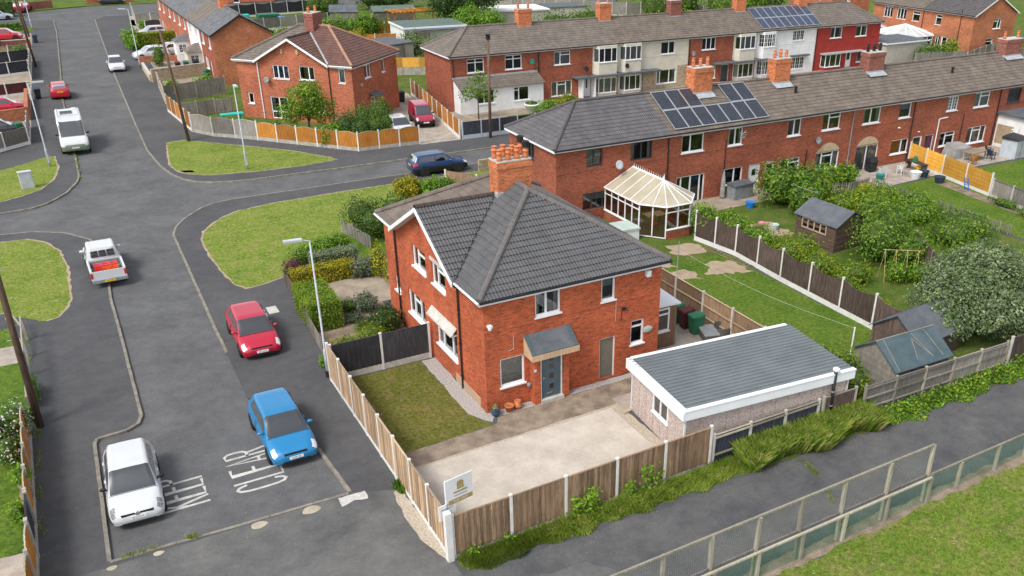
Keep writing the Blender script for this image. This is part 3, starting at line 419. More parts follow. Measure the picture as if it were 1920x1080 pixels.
# ---------------------------------------------------------------- building parts
PANE = MB().poly([(0, 0, 0), (1, 0, 0), (1, 0, 1), (0, 0, 1)]).mesh('pane', ['glass'])
WR = random.Random(3)
def frame_mat(o, du): # X along the wall, Y into the wall, Z up
    du = Vector((du[0], du[1], 0)).normalized(); m = Matrix((du, Vector((-du.y, du.x, 0)), Vector((0, 0, 1)))).transposed().to_4x4(); m.translation = Vector(o); return m
def window(parent, o, du, w, h, cols=(1,), trans=(), frame='upvc', sill=True, name='window', bar=.078, cur=None, inset=.07, grid=0, label=None):
    """frame with panes; cols = widths, trans = per column list of transom heights (0..1)"""
    m = MB(); d = .07; f = bar; m.box(0, 0, 0, w, d, f); m.box(0, 0, h-f, w, d, h); m.box(0, .002, f, f, d, h-f); m.box(w-f, .002, f, w, d, h-f)
    win = bpy.data.objects.new(name, None); tot = sum(cols); x = 0; panes = []
    for i, c in enumerate(cols):
        x1 = x+c/tot*w; tr = list(trans[i]) if i < len(trans) and trans[i] else []
        a, b = (f if i == 0 else x+f*.6), (w-f if i == len(cols)-1 else x1-f*.6)
        if i: m.box(x-f*.6, .003, f, x+f*.6, d, h-f)
        zs = [f]+[q*h for q in tr]+[h-f]
        for q in tr: m.box(a, .004, q*h-f*.5, b, d, q*h+f*.5)
        for j in range(len(zs)-1): panes.append((a, zs[j]+(f*.5 if j else 0), b, zs[j+1]-(f*.5 if j < len(zs)-2 else 0)))
        x = x1
    if grid:
        for (a, z0, b, z1) in panes:
            for k in range(1, grid): m.box(a, .01, z0+(z1-z0)*k/grid-.012, b, .05, z0+(z1-z0)*k/grid+.012)
            m.box((a+b)/2-.012, .012, z0, (a+b)/2+.012, .05, z1)
    win = m.build(name, frame, parent); win.matrix_basis = frame_mat(o, du) @ Matrix.Translation((0, inset, 0))
    if label: win['label'] = label
    for (a, z0, b, z1) in panes: inst('pane', PANE, win, (a, .045, z0), 0, (b-a, 1, z1-z0))
    if sill: MB().box(-.05, -inset-.07, -.06, w+.05, .02, .001).build('sill', frame, win)
    kind = cur if cur is not None else WR.choice(['', '', 'side', 'side', 'blind', 'net'])
    if kind == 'side':
        MB().box(f, .12, .03, f+w*.16, .15, h-.03).build('curtain', 'curtain', win); MB().box(w-f-w*.14, .12, .03, w-f, .15, h-.03).build('curtain', 'curtain', win)
    elif kind == 'blind': MB().box(f, .11, h*.55, w-f, .13, h-.03).build('blind', 'blind', win)
    elif kind in ('net', 'blue'): MB().box(f, .13, .03, w-f, .14, h-.03).build('curtain', 'curtain' if kind == 'net' else 'curtain_blue', win)
    return win
def door(parent, o, du, w, h, mat='door_white', glass=(), frame='upvc', inset=.06, label=None, handle=True):
    m = MB(); f = .06; m.box(0, 0, 0, f, .08, h); m.box(w-f, 0, 0, w, .08, h); m.box(f, .001, h-f, w-f, .08, h)
    d = m.build('door_frame', frame, parent); d.matrix_basis = frame_mat(o, du) @ Matrix.Translation((0, inset, 0))
    lf = MB().box(f, .025, .02, w-f, .07, h-f); leaf = lf.build('door_leaf', mat, d)
    for (a, z0, b, z1) in glass: inst('pane', PANE, d, (f+a*(w-2*f), .02, z0*h), 0, ((b-a)*(w-2*f), 1, (z1-z0)*h)); MB().box(f+a*(w-2*f)-.015, .021, z0*h-.015, f+b*(w-2*f)+.015, .03, z1*h+.015).build('door_light', 'interior', d)
    if handle: MB().box(f+.05, -.03, h*.48, f+.17, -.01, h*.48+.025).box(f+.05, -.03, h*.45, f+.075, .026, h*.52).build('handle', 'brass', d)
    if label: d['label'] = label
    return d
def wall(mb, P0, P1, z0, z1, ops=(), gable=None, th=.12, dep=.55, thick=None):
    """wall from P0 to P1 with its outside on the right-hand side; ops = (u0,u1,z0,z1) holes with dark rooms behind. slots 0 wall, 1 reveal, 2 room"""
    a, b = Vector((*P0, 0)), Vector((*P1, 0)); d = (b-a); L = d.length; d /= L; n = Vector((d.y, -d.x, 0)); us = sorted({0, L, *[q for o in ops for q in o[:2]]}); zs = sorted({z0, z1, *[q for o in ops for q in o[2:4]]})
    def pt(u, z, k=0): p = a+d*u-n*k; return (p.x, p.y, z)
    for i in range(len(us)-1):
        for j in range(len(zs)-1):
            uc, zc = (us[i]+us[i+1])/2, (zs[j]+zs[j+1])/2
            if any(o[0] < uc < o[1] and o[2] < zc < o[3] for o in ops): continue
            mb.poly([pt(us[i], zs[j]), pt(us[i+1], zs[j]), pt(us[i+1], zs[j+1]), pt(us[i], zs[j+1])], 0)
    for (u0, u1, q0, q1) in [o[:4] for o in ops]:
        for (k0, k1, mt) in ((0, th, 0), (th, dep, 2)):
            mb.poly([pt(u0, q0, k0), pt(u1, q0, k0), pt(u1, q0, k1), pt(u0, q0, k1)], mt); mb.poly([pt(u0, q1, k0), pt(u1, q1, k0), pt(u1, q1, k1), pt(u0, q1, k1)], mt); mb.poly([pt(u0, q0, k0), pt(u0, q1, k0), pt(u0, q1, k1), pt(u0, q0, k1)], mt); mb.poly([pt(u1, q0, k0), pt(u1, q1, k0), pt(u1, q1, k1), pt(u1, q0, k1)], mt)
        mb.poly([pt(u0, q0, dep), pt(u1, q0, dep), pt(u1, q1, dep), pt(u0, q1, dep)], 2)
    if gable: mb.poly([pt(0, z1), pt(L, z1), pt(L*gable[0], gable[1])], 0)
    return pt, d
def courses(mb, O, U, V, N, vmax, lo, hi, g=.33, mat=0, lift=.035):
    """tile courses on a roof plane, each one a real step; lo/hi give the span along U at slope distance v"""
    O, U, V, N = map(Vector, (O, U, V, N)); k = max(1, round(vmax/g)); g = vmax/k
    for i in range(k):
        v0, v1 = i*g, (i+1)*g; a0, b0, a1, b1 = lo(v0), hi(v0), lo(v1), hi(v1)
        if b0-a0 < .02: continue
        if b1-a1 < .01: b1 = a1+.01
        p = [O+U*a0+V*(v0-.02)+N*lift, O+U*b0+V*(v0-.02)+N*lift, O+U*b1+V*v1+N*.006, O+U*a1+V*v1+N*.006, O+U*a0+V*(v0-.02)-N*.01, O+U*b0+V*(v0-.02)-N*.01]
        mb.add(p, [(0, 1, 2, 3), (4, 5, 1, 0)], mat)
def ridge(mb, p0, p1, r=.13, mat=0, seg=.45):
    p0, p1 = Vector(p0), Vector(p1); n = max(1, round((p1-p0).length/seg))
    for i in range(n): a, b = p0.lerp(p1, i/n), p0.lerp(p1, (i+1)/n-.012/((p1-p0).length)); mb.tube(a, b, r, r*1.04, 8, mat)
def roof_plane(mb, eave0, eave1, up_dir, slope, vlen, lo, hi, mat=0, g=.33):
    e0, e1 = Vector(eave0), Vector(eave1); U = (e1-e0).normalized(); h = Vector((up_dir[0], up_dir[1], 0)).normalized(); V = Vector((h.x, h.y, slope)).normalized(); N = U.cross(V); N = -N if N.z < 0 else N
    courses(mb, e0, U, V, N, vlen, lo, hi, g, mat)
def chimney(parent, x0, y0, x1, y1, z0, z1, pots, mat='brick_chimney', potmat='pot_chimney', cowl=None, flash=True, az=None):
    az = az if az is not None else z0+.03
    m = MB(); m.box(x0, y0, z0, x1, y1, z1-.28); m.box(x0-.04, y0-.04, z1-.28, x1+.04, y1+.04, z1-.1); m.box(x0-.01, y0-.01, z1-.1, x1+.01, y1+.01, z1); c = m.build('chimney', mat, parent)
    MB().box(x0-.02, y0-.02, z1, x1+.02, y1+.02, z1+.06).build('flaunching', 'concrete', c)
    if flash: MB().obox((x0-.09, y0-.42, az-.42*.58+.05), (x1-x0+.18, 0, 0), (0, .44, .255), (0, 0, .025)).box(x0-.025, y0-.025, az-.1, x1+.025, y0+.2, az+.16).build('flashing', 'lead', c)
    nx, ny = pots; px = np.linspace(x0+.18, x1-.18, nx) if nx > 1 else [(x0+x1)/2]; py = np.linspace(y0+.17, y1-.17, ny) if ny > 1 else [(y0+y1)/2]; r = WR
    for i, X in enumerate(px):
        for Y in py:
            h = r.uniform(.48, .62); MB().lathe([(.13, .0), (.125, h*.3), (.12, h*.62), (.135, h*.64), (.135, h*.7), (.105, h*.75), (.11, h*.95), (.125, h*.96), (.125, h), (.085, h), (.085, h-.1)], (X, Y, z1+.05), 12).build('chimney_pot', potmat, c, True)
            if cowl and (i == nx-1): MB().lathe([(.15, 0), (.15, .22), (.17, .23), (.17, .27), (.02, .3)], (X, Y, z1+.05+h), 12).build('cowl', 'black_paint', c)
    return c
def pipe(parent, x, y, z0, z1, mat='black_pipe', r=.045, shoe=(0, 0)):
    m = MB().tube((x, y, z0), (x, y, z1), r, r, 8); m.tube((x, y, z1), (x+shoe[0], y+shoe[1], z1+.22), r, r, 8)
    for z in np.arange(z0+.6, z1, 1.6): m.lathe([(r*1.5, 0), (r*1.5, .05)], (x, y, z), 8)
    return m.build('downpipe', mat, parent)
def dish(parent, x, y, z, r=.27, out=(0, -1), mat='plastic_grey'):
    a = Vector((out[0], out[1], .35)).normalized(); q = a.to_track_quat('Z', 'Y'); m = MB(); k = MB().lathe([(.02, 0), (r*.6, .03), (r, .09), (r, .1), (r*.6, .04), (.02, .01)], n=14); p = Vector((x, y, z))+Vector((out[0]*.18, out[1]*.18, 0)); m.add([p+q @ Vector(v) for v in k.v], k.f); m.tube((x, y, z-.05), p, .02, .02, 5); m.tube(p+a*.02-Vector((0, 0, r)), p+a*.36-Vector((0, 0, .05)), .012, .012, 5); m.box(*(p+a*.36-Vector((.04, .04, .09))), *(p+a*.36+Vector((.04, .04, .0))))
    return m.build('satellite_dish', mat, parent, True)
# ---------------------------------------------------------------- the semi-detached pair
def semi_half(t, mir, brickm, tilem, hipm, ff_side, gf_side, front, valley=None, roofparts=None, flat=False):
    """local frame: side wall along +X at y=0, front wall at x=0 faces -X, party wall at y=5.83; mir flips the other half"""
    D, W, E, S, OV = 8.65, 5.83, 5.2, .562, .25; XF = (lambda x, y: (x, -y)) if mir else (lambda x, y: (x, y))
    def w(m, A, B, z0, z1, ops=(), gable=None):
        A, B = XF(*A), XF(*B); L = math.hypot(B[0]-A[0], B[1]-A[1])
        if mir: A, B = B, A; ops = [(L-o[1], L-o[0], *o[2:]) for o in ops]; gable = (1-gable[0], gable[1]) if gable else None
        pt, d = wall(m, A, B, z0, z1, ops, gable); return pt, d, ops
    m = MB(); out = []
    out.append((w(m, (0, 0), (D, 0), 0, E, [o['r'] for o in ff_side+gf_side]), ff_side+gf_side))
    out.append((w(m, (0, W), (0, 0), 0, E, [o['r'] for o in front]), front))
    w(m, (D, 0), (D, W), 0, E); gy0 = 2.1
    A, B = XF(0, W), XF(0, gy0); m.poly([(A[0], A[1], E), (B[0], B[1], E), (A[0], A[1], E+(W-gy0)*S)], 0)
    wl = m; m = MB()
    for s in (3.72,): # projecting brick course
        a, b = XF(-.02, -.02), XF(D, .0); m.box(min(a[0], b[0]), min(a[1], b[1]), s, max(a[0], b[0]), max(a[1], b[1])+.001, s+.07); a, b = XF(-.02, .0), XF(0, W); m.box(-.02, min(a[1], b[1]), s, .001, max(a[1], b[1]), s+.07)
    wl.build('wall', [brickm, brickm, 'interior'], t); m.build('string_course', brickm, t)
    for ((pt, d, ops), specs) in out:
        for o, sp in zip(ops, specs):
            if sp.get('door'): door(t, pt(o[0], o[2]), d, o[1]-o[0], o[3]-o[2], **sp['door'])
            else: window(t, pt(o[0], o[2]), d, o[1]-o[0], o[3]-o[2], **sp.get('w', {}))
    # roof
    H = (D+2*OV)/2; ze = E+.09; zr = ze+S*H; xr = D/2; rf = MB(); ga = ze+S*(W-gy0); xg = -OV+(ga-ze)/S
    def q(x, y, z): X, Y = XF(x, y); return (X, Y, z)
    # closed underlay
    ul = MB(); ul.poly([q(-OV, -OV, ze), q(D+OV, -OV, ze), q(xr, H-OV, zr)]); ul.poly([q(-OV, -OV, ze), q(-OV, gy0, ze), q(xg, W, ga), q(xr, W, zr), q(xr, H-OV, zr)]); ul.poly([q(D+OV, -OV, ze), q(D+OV, W, ze), q(xr, W, zr), q(xr, H-OV, zr)]); ul.poly([q(-.42, gy0, ze), q(-.42, W, ga), q(xg, W, ga), q(-OV, gy0, ze)])
    ul.poly([q(-OV, -OV, ze-.16), q(D+OV, -OV, ze-.16), q(D+OV, .05, ze-.16), q(-OV, .05, ze-.16)], 1); ul.poly([q(-OV, -OV, ze-.161), q(.05, -OV, ze-.161), q(.05, gy0, ze-.161), q(-OV, gy0, ze-.161)], 1); ul.poly([q(-.42, gy0, ze-.16), q(0, gy0, ze-.16), q(0, W, ga-.16), q(-.42, W, ga-.16)], 1)
    roof = ul.build('roof', [tilem, 'soffit'], t)
    sl = math.hypot(1, S)
    planes = [dict(O=q(-OV, -OV, ze), U=(1, 0, 0), h=(0, 1), lo=lambda v: v/sl, hi=lambda v: D+2*OV-v/sl, L=H*sl, n='A'),
              dict(O=q(-OV, -OV, ze), U=(0, 1, 0), h=(1, 0), lo=lambda v: v/sl, hi=lambda v: min(gy0+OV+v/sl, W+OV), L=H*sl, n='B'),
              dict(O=q(-.42, gy0, ze), U=(1, 0, 0), h=(0, 1), lo=lambda v: 0, hi=lambda v: .17+v/sl, L=(W-gy0)*sl, n='G'),
              dict(O=q(D+OV, -OV, ze), U=(0, 1, 0), h=(-1, 0), lo=lambda v: v/sl, hi=lambda v: W+OV, L=H*sl, n='C')]
    for p in planes:
        sy = -1 if mir else 1; p['Uv'] = Vector((p['U'][0], p['U'][1]*sy, 0)); hv = Vector((p['h'][0], p['h'][1]*sy, S)); p['V'] = hv.normalized(); N = p['Uv'].cross(p['V']); p['N'] = -N if N.z < 0 else N
    if roofparts: roofparts(roof, planes)
    else:
        for p in planes: courses(rf, p['O'], p['Uv'], p['V'], p['N'], p['L'], p['lo'], p['hi'])
        rf.build('roof_tiles', tilem, roof)
    for pa, pb, rr, nm in ((q(-OV, -OV, ze+.05), q(xr, H-OV, zr+.05), .13, 'hip_tiles'), (q(D+OV, -OV, ze+.05), q(xr, H-OV, zr+.05), .13, 'hip_tiles'), (q(xr, H-OV, zr+.05), q(xr, W, zr+.05), .13, 'ridge_tiles'), (q(-.42, W, ga+.04), q(xg, W, ga+.04), .11, 'ridge_tiles')):
        hp = MB(); ridge(hp, pa, pb, rr); hp.build(nm, hipm, roof)
    va = MB(); a, b = Vector(q(-OV, gy0, ze+.03)), Vector(q(xg, W, ga+.03)); va.tube(a, b, .035 if not valley else .10, None, 6); va.build('valley', valley or 'black_paint', roof)
    fa = MB()
    for A, B, nx, ny in (((-OV, -OV), (D+OV, -OV), 0, -1), ((-OV, gy0), (-OV, -OV), -1, 0), ((D+OV, -OV), (D+OV, W), 1, 0)):
        a, b = q(*A, 0), q(*B, 0); ny2 = -ny if mir else ny; x0, x1 = sorted((a[0], b[0])); y0, y1 = sorted((a[1], b[1])); fa.box(x0-(.02 if nx < 0 else 0), y0-(.02 if ny2 < 0 else 0), ze-.2, x1+(.02 if nx > 0 else 0), y1+(.02 if ny2 > 0 else 0), ze-.03)
    fa.build('fascia', 'fascia_white', roof)
    gt = MB(); gt.tube(q(-OV-.02, -OV-.07, ze-.04), q(D+OV+.05, -OV-.07, ze-.04), .06, None, 8); gt.build('gutter', 'black_paint', roof); MB().tube(q(-OV-.07, -OV-.04, ze-.05), q(-OV-.07, gy0, ze-.05), .05, None, 8).build('gutter', 'fascia_white' if not flat else 'black_paint', roof)
    bb = MB(); bb.obox(q(-.46, gy0-.05, ze-.2), (.05, 0, 0), Vector(q(0, W, ga))-Vector(q(0, gy0-.05, ze)), (0, 0, .2)); bb.build('bargeboard', 'fascia_white', roof)
    return roof, dict(XF=XF, E=E, W=W, D=D, ze=ze, zr=zr, xr=xr)
W2 = dict(cols=(1, 1)); W1T = dict(cols=(1,), trans=[[.72]]); W3T = dict(cols=(1, 1.2, 1), trans=[[], [.72], []])
# the house for sale
house = thing('semi_detached_house', 'orange brick semi with dark grey tiled hip roof and porch, nearest house', 'house', (0, 0, 0))
def main_tiles(roof, planes):
    wdt, g = .30, .325; prof = [(0, .0), (.045, .012), (.075, .034), (.105, .012), (.15, .0), (.195, .012), (.225, .034), (.255, .012), (.3, .0)]
    tm = MB(); k = len(prof); tv = []
    for (v, dz) in ((-.045, .034), (g+.03, -.014)):
        tv += [(u, v, h*1.25+.022+dz) for u, h in prof]
    tv += [(u, -.045, h*1.25+.042) for u, h in prof]
    tm.add(tv, [(i, i+1, k+i+1, k+i) for i in range(k-1)]+[(2*k+i, 2*k+i+1, i+1, i) for i in range(k-1)]); tmesh = tm.mesh('tile', ['tile_main'], False, False)
    full, rest = [], MB()
    for p in planes:
        O, U, V, N = Vector(p['O']), p['Uv'], p['V'], p['N']; rows = int(p['L']/g)+1
        for r in range(rows):
            v0 = r*g; vt = min(v0+g, p['L']); a, b = min(p['lo'](v0), p['lo'](vt)), max(p['hi'](v0), p['hi'](vt)); c0 = int(math.floor(a/wdt)); c1 = int(math.ceil(b/wdt))
            for c in range(c0, c1):
                u0, u1 = c*wdt, (c+1)*wdt; ok = u0 >= max(p['lo'](v0), p['lo'](vt))-.01 and u1 <= min(p['hi'](v0), p['hi'](vt))+.01 and v0+g <= p['L']
                if ok and p['n'] in 'AG': full.append((p, u0, v0)); continue
                pts = []
                for (u, v, h) in tv:
                    vv = min(max(v0+v, -.045), p['L']); uu = min(max(u0+u, p['lo'](vv)), p['hi'](vv)); pts.append(O+U*uu+V*vv+N*h)
                rest.add(pts, tm.f)
    full.sort(key=lambda q: (q[0]['n'] != 'A', q[2])); full, more = full[:298], full[298:]
    for (p, u0, v0) in more: rest.add([Vector(p['O'])+p['Uv']*(u0+u)+p['V']*(v0+v)+p['N']*h for (u, v, h) in tv], tm.f)
    for (p, u0, v0) in full:
        m = Matrix((p['Uv'], p['V'], p['N'])).transposed().to_4x4() @ Matrix.Rotation(random.uniform(-.004, .004), 4, 'Z'); m.translation = Vector(p['O'])+p['Uv']*u0+p['V']*v0+p['N']*random.uniform(0, .004); inst('tile', tmesh, roof, mat=m)
    tag(rest.build('tile_field', 'tile_main', roof, False, False), kind='stuff')
PL = 5.83
roofA, K = semi_half(house, False, 'brick_main', 'tile_main', 'hip_main',
    [dict(r=(2.34, 3.54, 3.93, 5.1), w=dict(cols=(1, 1.25), cur='side')), dict(r=(5.54, 6.25, 3.92, 5.06), w=dict(cur='blind'))],
    [dict(r=(.66, 1.80, 1.05, 2.38), w=dict(cur='net')), dict(r=(7.13, 7.85, 1.42, 2.62), w=dict(trans=[[.72]], cur='')), dict(r=(5.5, 6.32, .1, 2.12), door=dict(mat='door_grey', handle=True))],
    [dict(r=(.42, 1.95, 3.96, 5.06), w=dict(cols=(1, 1.7), trans=[[], [.72]], cur='')), dict(r=(.55, 2.9, 1.03, 2.34), w=dict(cols=(1, 1.6, 1), cur='side'))], roofparts=main_tiles)
MB().obox((-.32, 2.85, 2.38), (0, 2.85, 0), (.34, 0, .0), (0, 0, .06)).obox((-.32, 2.85, 2.38), (0, 2.85, 0), (.03, 0, 0), (.3, 0, .36)).build('canopy', 'concrete', house)
MB().obox((-.03, .6, .0), (0, 2.6, 0), (.03, 0, 0), (0, 0, .42)).build('rendered_base', 'render_base', house)
MB().box(-.05, 4.0, 5.07, .0, 5.5, 5.22).build('lintel', 'concrete', house)
chm = chimney(house, 3.4, 5.42, 5.06, 6.28, 7.3, 8.9, (4, 2), 'brick_chimney', cowl=True, flash=False); MB().box(3.34, 5.36, 7.2, 3.7, 5.7, 7.58).build('flashing', 'lead', chm)
pipe(house, -.07, 2.4, .05, 4.85, shoe=(-.1, 0)); MB().tube((-.35, 2.4, 5.08), (-.07, 2.4, 4.85), .045, None, 8).build('downpipe', 'black_pipe', house)
# porch
pc = MB(); pc.box(2.05, -.42, 0, 2.34, 0, 2.35); pc.box(3.44, -.42, 0, 3.72, 0, 2.35); pc.build('porch_pier', 'brick_main', house)
MB().box(2.34, -.5, 0, 3.44, -.02, .16).build('step', 'concrete', house); MB().box(2.34, -.05, 2.2, 3.44, -.02, 2.35).build('porch_head', 'upvc', house)
door(house, (2.36, -.42, .16), (1, 0), 1.06, 2.08, 'door_blue', [(.42, .2, .62, .3), (.42, .44, .62, .54), (.42, .66, .62, .76), (.42, .85, .62, .93)], inset=.08, label='slate blue front door with four small square panes')
MB().box(2.66, -.345, .36, 2.94, -.33, .42).build('letter_plate', 'chrome', house)
cp = MB(); cp.poly([(1.78, -.78, 2.62), (3.98, -.78, 2.62), (3.98, 0, 3.24), (1.78, 0, 3.24)]); cp.poly([(1.78, -.78, 2.55), (3.98, -.78, 2.55), (3.98, 0, 3.17), (1.78, 0, 3.17)]); cp.build('porch_roof', 'felt', house)
wf = MB(); wf.box(1.76, -.82, 2.34, 4.0, -.79, 2.6)
for x in (1.77, 3.97): wf.poly([(x, -.79, 2.34), (x, 0, 2.34), (x, 0, 3.2), (x, -.79, 2.58)]); wf.poly([(x+.02, -.79, 2.34), (x+.02, 0, 2.34), (x+.02, 0, 3.2), (x+.02, -.79, 2.58)])
wf.poly([(1.78, -.78, 2.35), (3.98, -.78, 2.35), (3.98, 0, 2.35), (1.78, 0, 2.35)]); wf.build('porch_fascia', 'wood_fresh', house)
for xx in (1.78, 3.78): MB().obox((xx, -.77, 2.635), (.2, 0, 0), (0, .77, .61), (0, 0, .012)).build('porch_flashing', 'felt_blue', house)
MB().box(.12, -.22, 4.02, .3, -.02, 4.12).box(.1, -.3, 3.98, .2, -.18, 4.08).build('security_camera', 'plastic_white', house)
MB().lathe([(.09, 0), (.1, .1), (.06, .14)], (1.92, -.12, .85), 10).build('vent_hood', 'plastic_grey', house)
MB().box(6.62, -.12, 3.3, 6.78, -.0, 3.42).tube((6.6, -.02, 2.75), (6.6, -.02, 3.3), .012).build('floodlight', 'plastic_black', house)
MB().tube((6.3, -.015, 3.85), (6.3, -.015, 2.85), .012).tube((1.3, -.015, 3.4), (1.3, -.015, 2.75), .012).tube((1.3, -.015, 2.75), (1.05, -.015, 2.7), .012).build('cable', 'hose', house)
MB().box(7.72, -.28, 4.72, 7.92, -.05, 5.0).build('alarm_box', 'plastic_white', house)
MB().box(2.02, -.43, 1.62, 2.14, -.422, 1.74).build('house_number', 'plastic_white', house)
lw = MB(); lw.add([(8.0+.24*math.cos(a)*(1+.25*max(0, math.cos(a))**8), -.04, 2.05+.17*math.sin(a)) for a in np.linspace(0, 6.28, 17)[:-1]]+[(8.0, -.07, 2.05)], [(i, (i+1) % 16, 16) for i in range(16)]); tag(lw.build('wall_ornament', 'mint'), 'pale green leaf shaped ornament hung on the brick by the small window', 'ornament')
# lean-to at the back corner
lt = thing('timber_lean_to', 'timber clad lean-to with white window and flat roof behind the near house', 'lean-to', (8.68, 1.25, 0))
lm = MB()
for i in range(9): lm.box(.12+i*.20, 0, .05, .31+i*.20, .03, .92)
for i in range(9): lm.box(.12+i*.20, 0, 2.12, .31+i*.20, .03, 2.25)
lm.box(.12, 0, .92, .42, .03, 2.12); lm.box(1.5, 0, .92, 1.92, .03, 2.12); lm.box(1.89, .03, .05, 1.92, 3.0, 2.25); lm.build('cladding', 'wood_weather', lt)
MB().box(.02, -.03, 0, .12, .05, 2.28).build('corner_post', 'upvc', lt); window(lt, (.42, 0, .92), (1, 0), 1.08, 1.2, trans=[[.74]], inset=-.02, cur=''); MB().box(.4, .06, .9, 1.55, .5, 2.15).build('room', 'interior', lt)
MB().add([(-.0, -.12, 2.36), (2.06, -.12, 2.3), (2.06, 3.1, 2.42), (0, 3.1, 2.5), (0, -.12, 2.28), (2.06, -.12, 2.22), (2.06, 3.1, 2.34), (0, 3.1, 2.4)], [(0, 1, 2, 3), (0, 4, 5, 1), (1, 5, 6, 2), (4, 7, 6, 5)]).build('flat_roof', 'fascia_white', lt)
# the attached half
nb = thing('semi_detached_house', 'orange brick semi with weathered brown flat tiled roof, attached behind the dark roofed one', 'house', (0, 11.66, 0))
rb, _ = semi_half(nb, True, 'brick_main', 'tile_flat', 'tile_flat', [], [], [dict(r=(.30, 1.95, 3.98, 5.04), w=dict(cols=(1, 1.7), trans=[[], [.7]], cur='')), dict(r=(.85, 3.0, 1.15, 2.42), w=dict(cols=(1, 1.2, 1), trans=[[], [.72], []], cur='net')), dict(r=(4.05, 4.8, 1.66, 2.45), w=dict(cur=''))])
pipe(nb, -.07, -1.7, .05, 4.9); MB().lathe([(.12, 0), (.12, .3), (.1, .3), (.1, .05)], (-.2, -1.95, 0), 8).build('gully', 'concrete', nb)
# the pair beyond the crossroad, turned to face the corner
EL, ER = (10.75, 50.7, 0), R(43.5)
e1 = thing('semi_detached_house', 'brick corner semi with reddish brown tiled hip roof, behind the bushy front garden', 'house', EL, ER)
re1, _ = semi_half(e1, False, 'brick_semi', 'tile_brown', 'hip_tan', [dict(r=(2.3, 3.5, 3.8, 4.98), w=dict(cols=(1, 1), cur='side')), dict(r=(5.6, 6.25, 3.8, 4.98), w=dict(cur='net'))], [dict(r=(3.0, 3.95, .05, 2.05), door=dict(mat='door_white', glass=[(.25, .5, .75, .9)]))], [dict(r=(.55, 2.1, 3.8, 5.0), w=dict(cols=(1.7, 1), cur='')), dict(r=(.6, 2.7, .9, 2.2), w=dict(cols=(1, 1, 1), cur='net')), dict(r=(4.5, 5.15, 3.75, 5.0), w=dict(cur='net'))], 'lead')
chimney(e1, 3.5, 5.4, 5.0, 6.3, 7.3, 9.0, (2, 1), 'brick_purple', flash=False); pipe(e1, -.07, 2.25, .05, 4.9); dish(e1, -.05, 5.2, 3.1, out=(-1, 0), mat='plastic_black'); MB().obox((2.7, -.02, 2.35), (1.6, 0, 0), (0, -.75, -.25), (0, 0, .07)).build('door_canopy', 'felt', e1); MB().box(-.08, 5.1, 6.0, 0, 5.3, 6.4).box(1.35, -.1, 3.3, 1.65, 0, 3.55).build('alarm_box', 'arch_tan', e1)
ed = Matrix.Rotation(ER, 4, 'Z') @ Vector((0, 11.66, 0))
e2 = thing('semi_detached_house', 'brick corner semi with greyish old tiled roof and white french doors facing the crossroad', 'house', (EL[0]+ed.x, EL[1]+ed.y, 0), ER)
re2, _ = semi_half(e2, True, 'brick_semi', 'tile_old2', 'tile_old2', [], [], [dict(r=(.5, 2.15, 3.75, 4.95), w=dict(cols=(1, 1, 1), cur='blue')), dict(r=(1.0, 2.85, .1, 2.1), w=dict(cols=(1, 1), trans=[[.32], [.32]], cur='side', bar=.09, sill=False)), dict(r=(4.55, 5.15, 1.3, 2.3), w=dict(cur='', bar=.1))])
pipe(e2, -.07, -2.2, .05, 4.9, 'fascia_white', .05); dish(e2, -.05, -3.1, 3.6, out=(-1, 0)); MB().box(-.08, -5.0, 6.0, 0, -4.8, 6.4).build('alarm_box', 'arch_tan', e2)
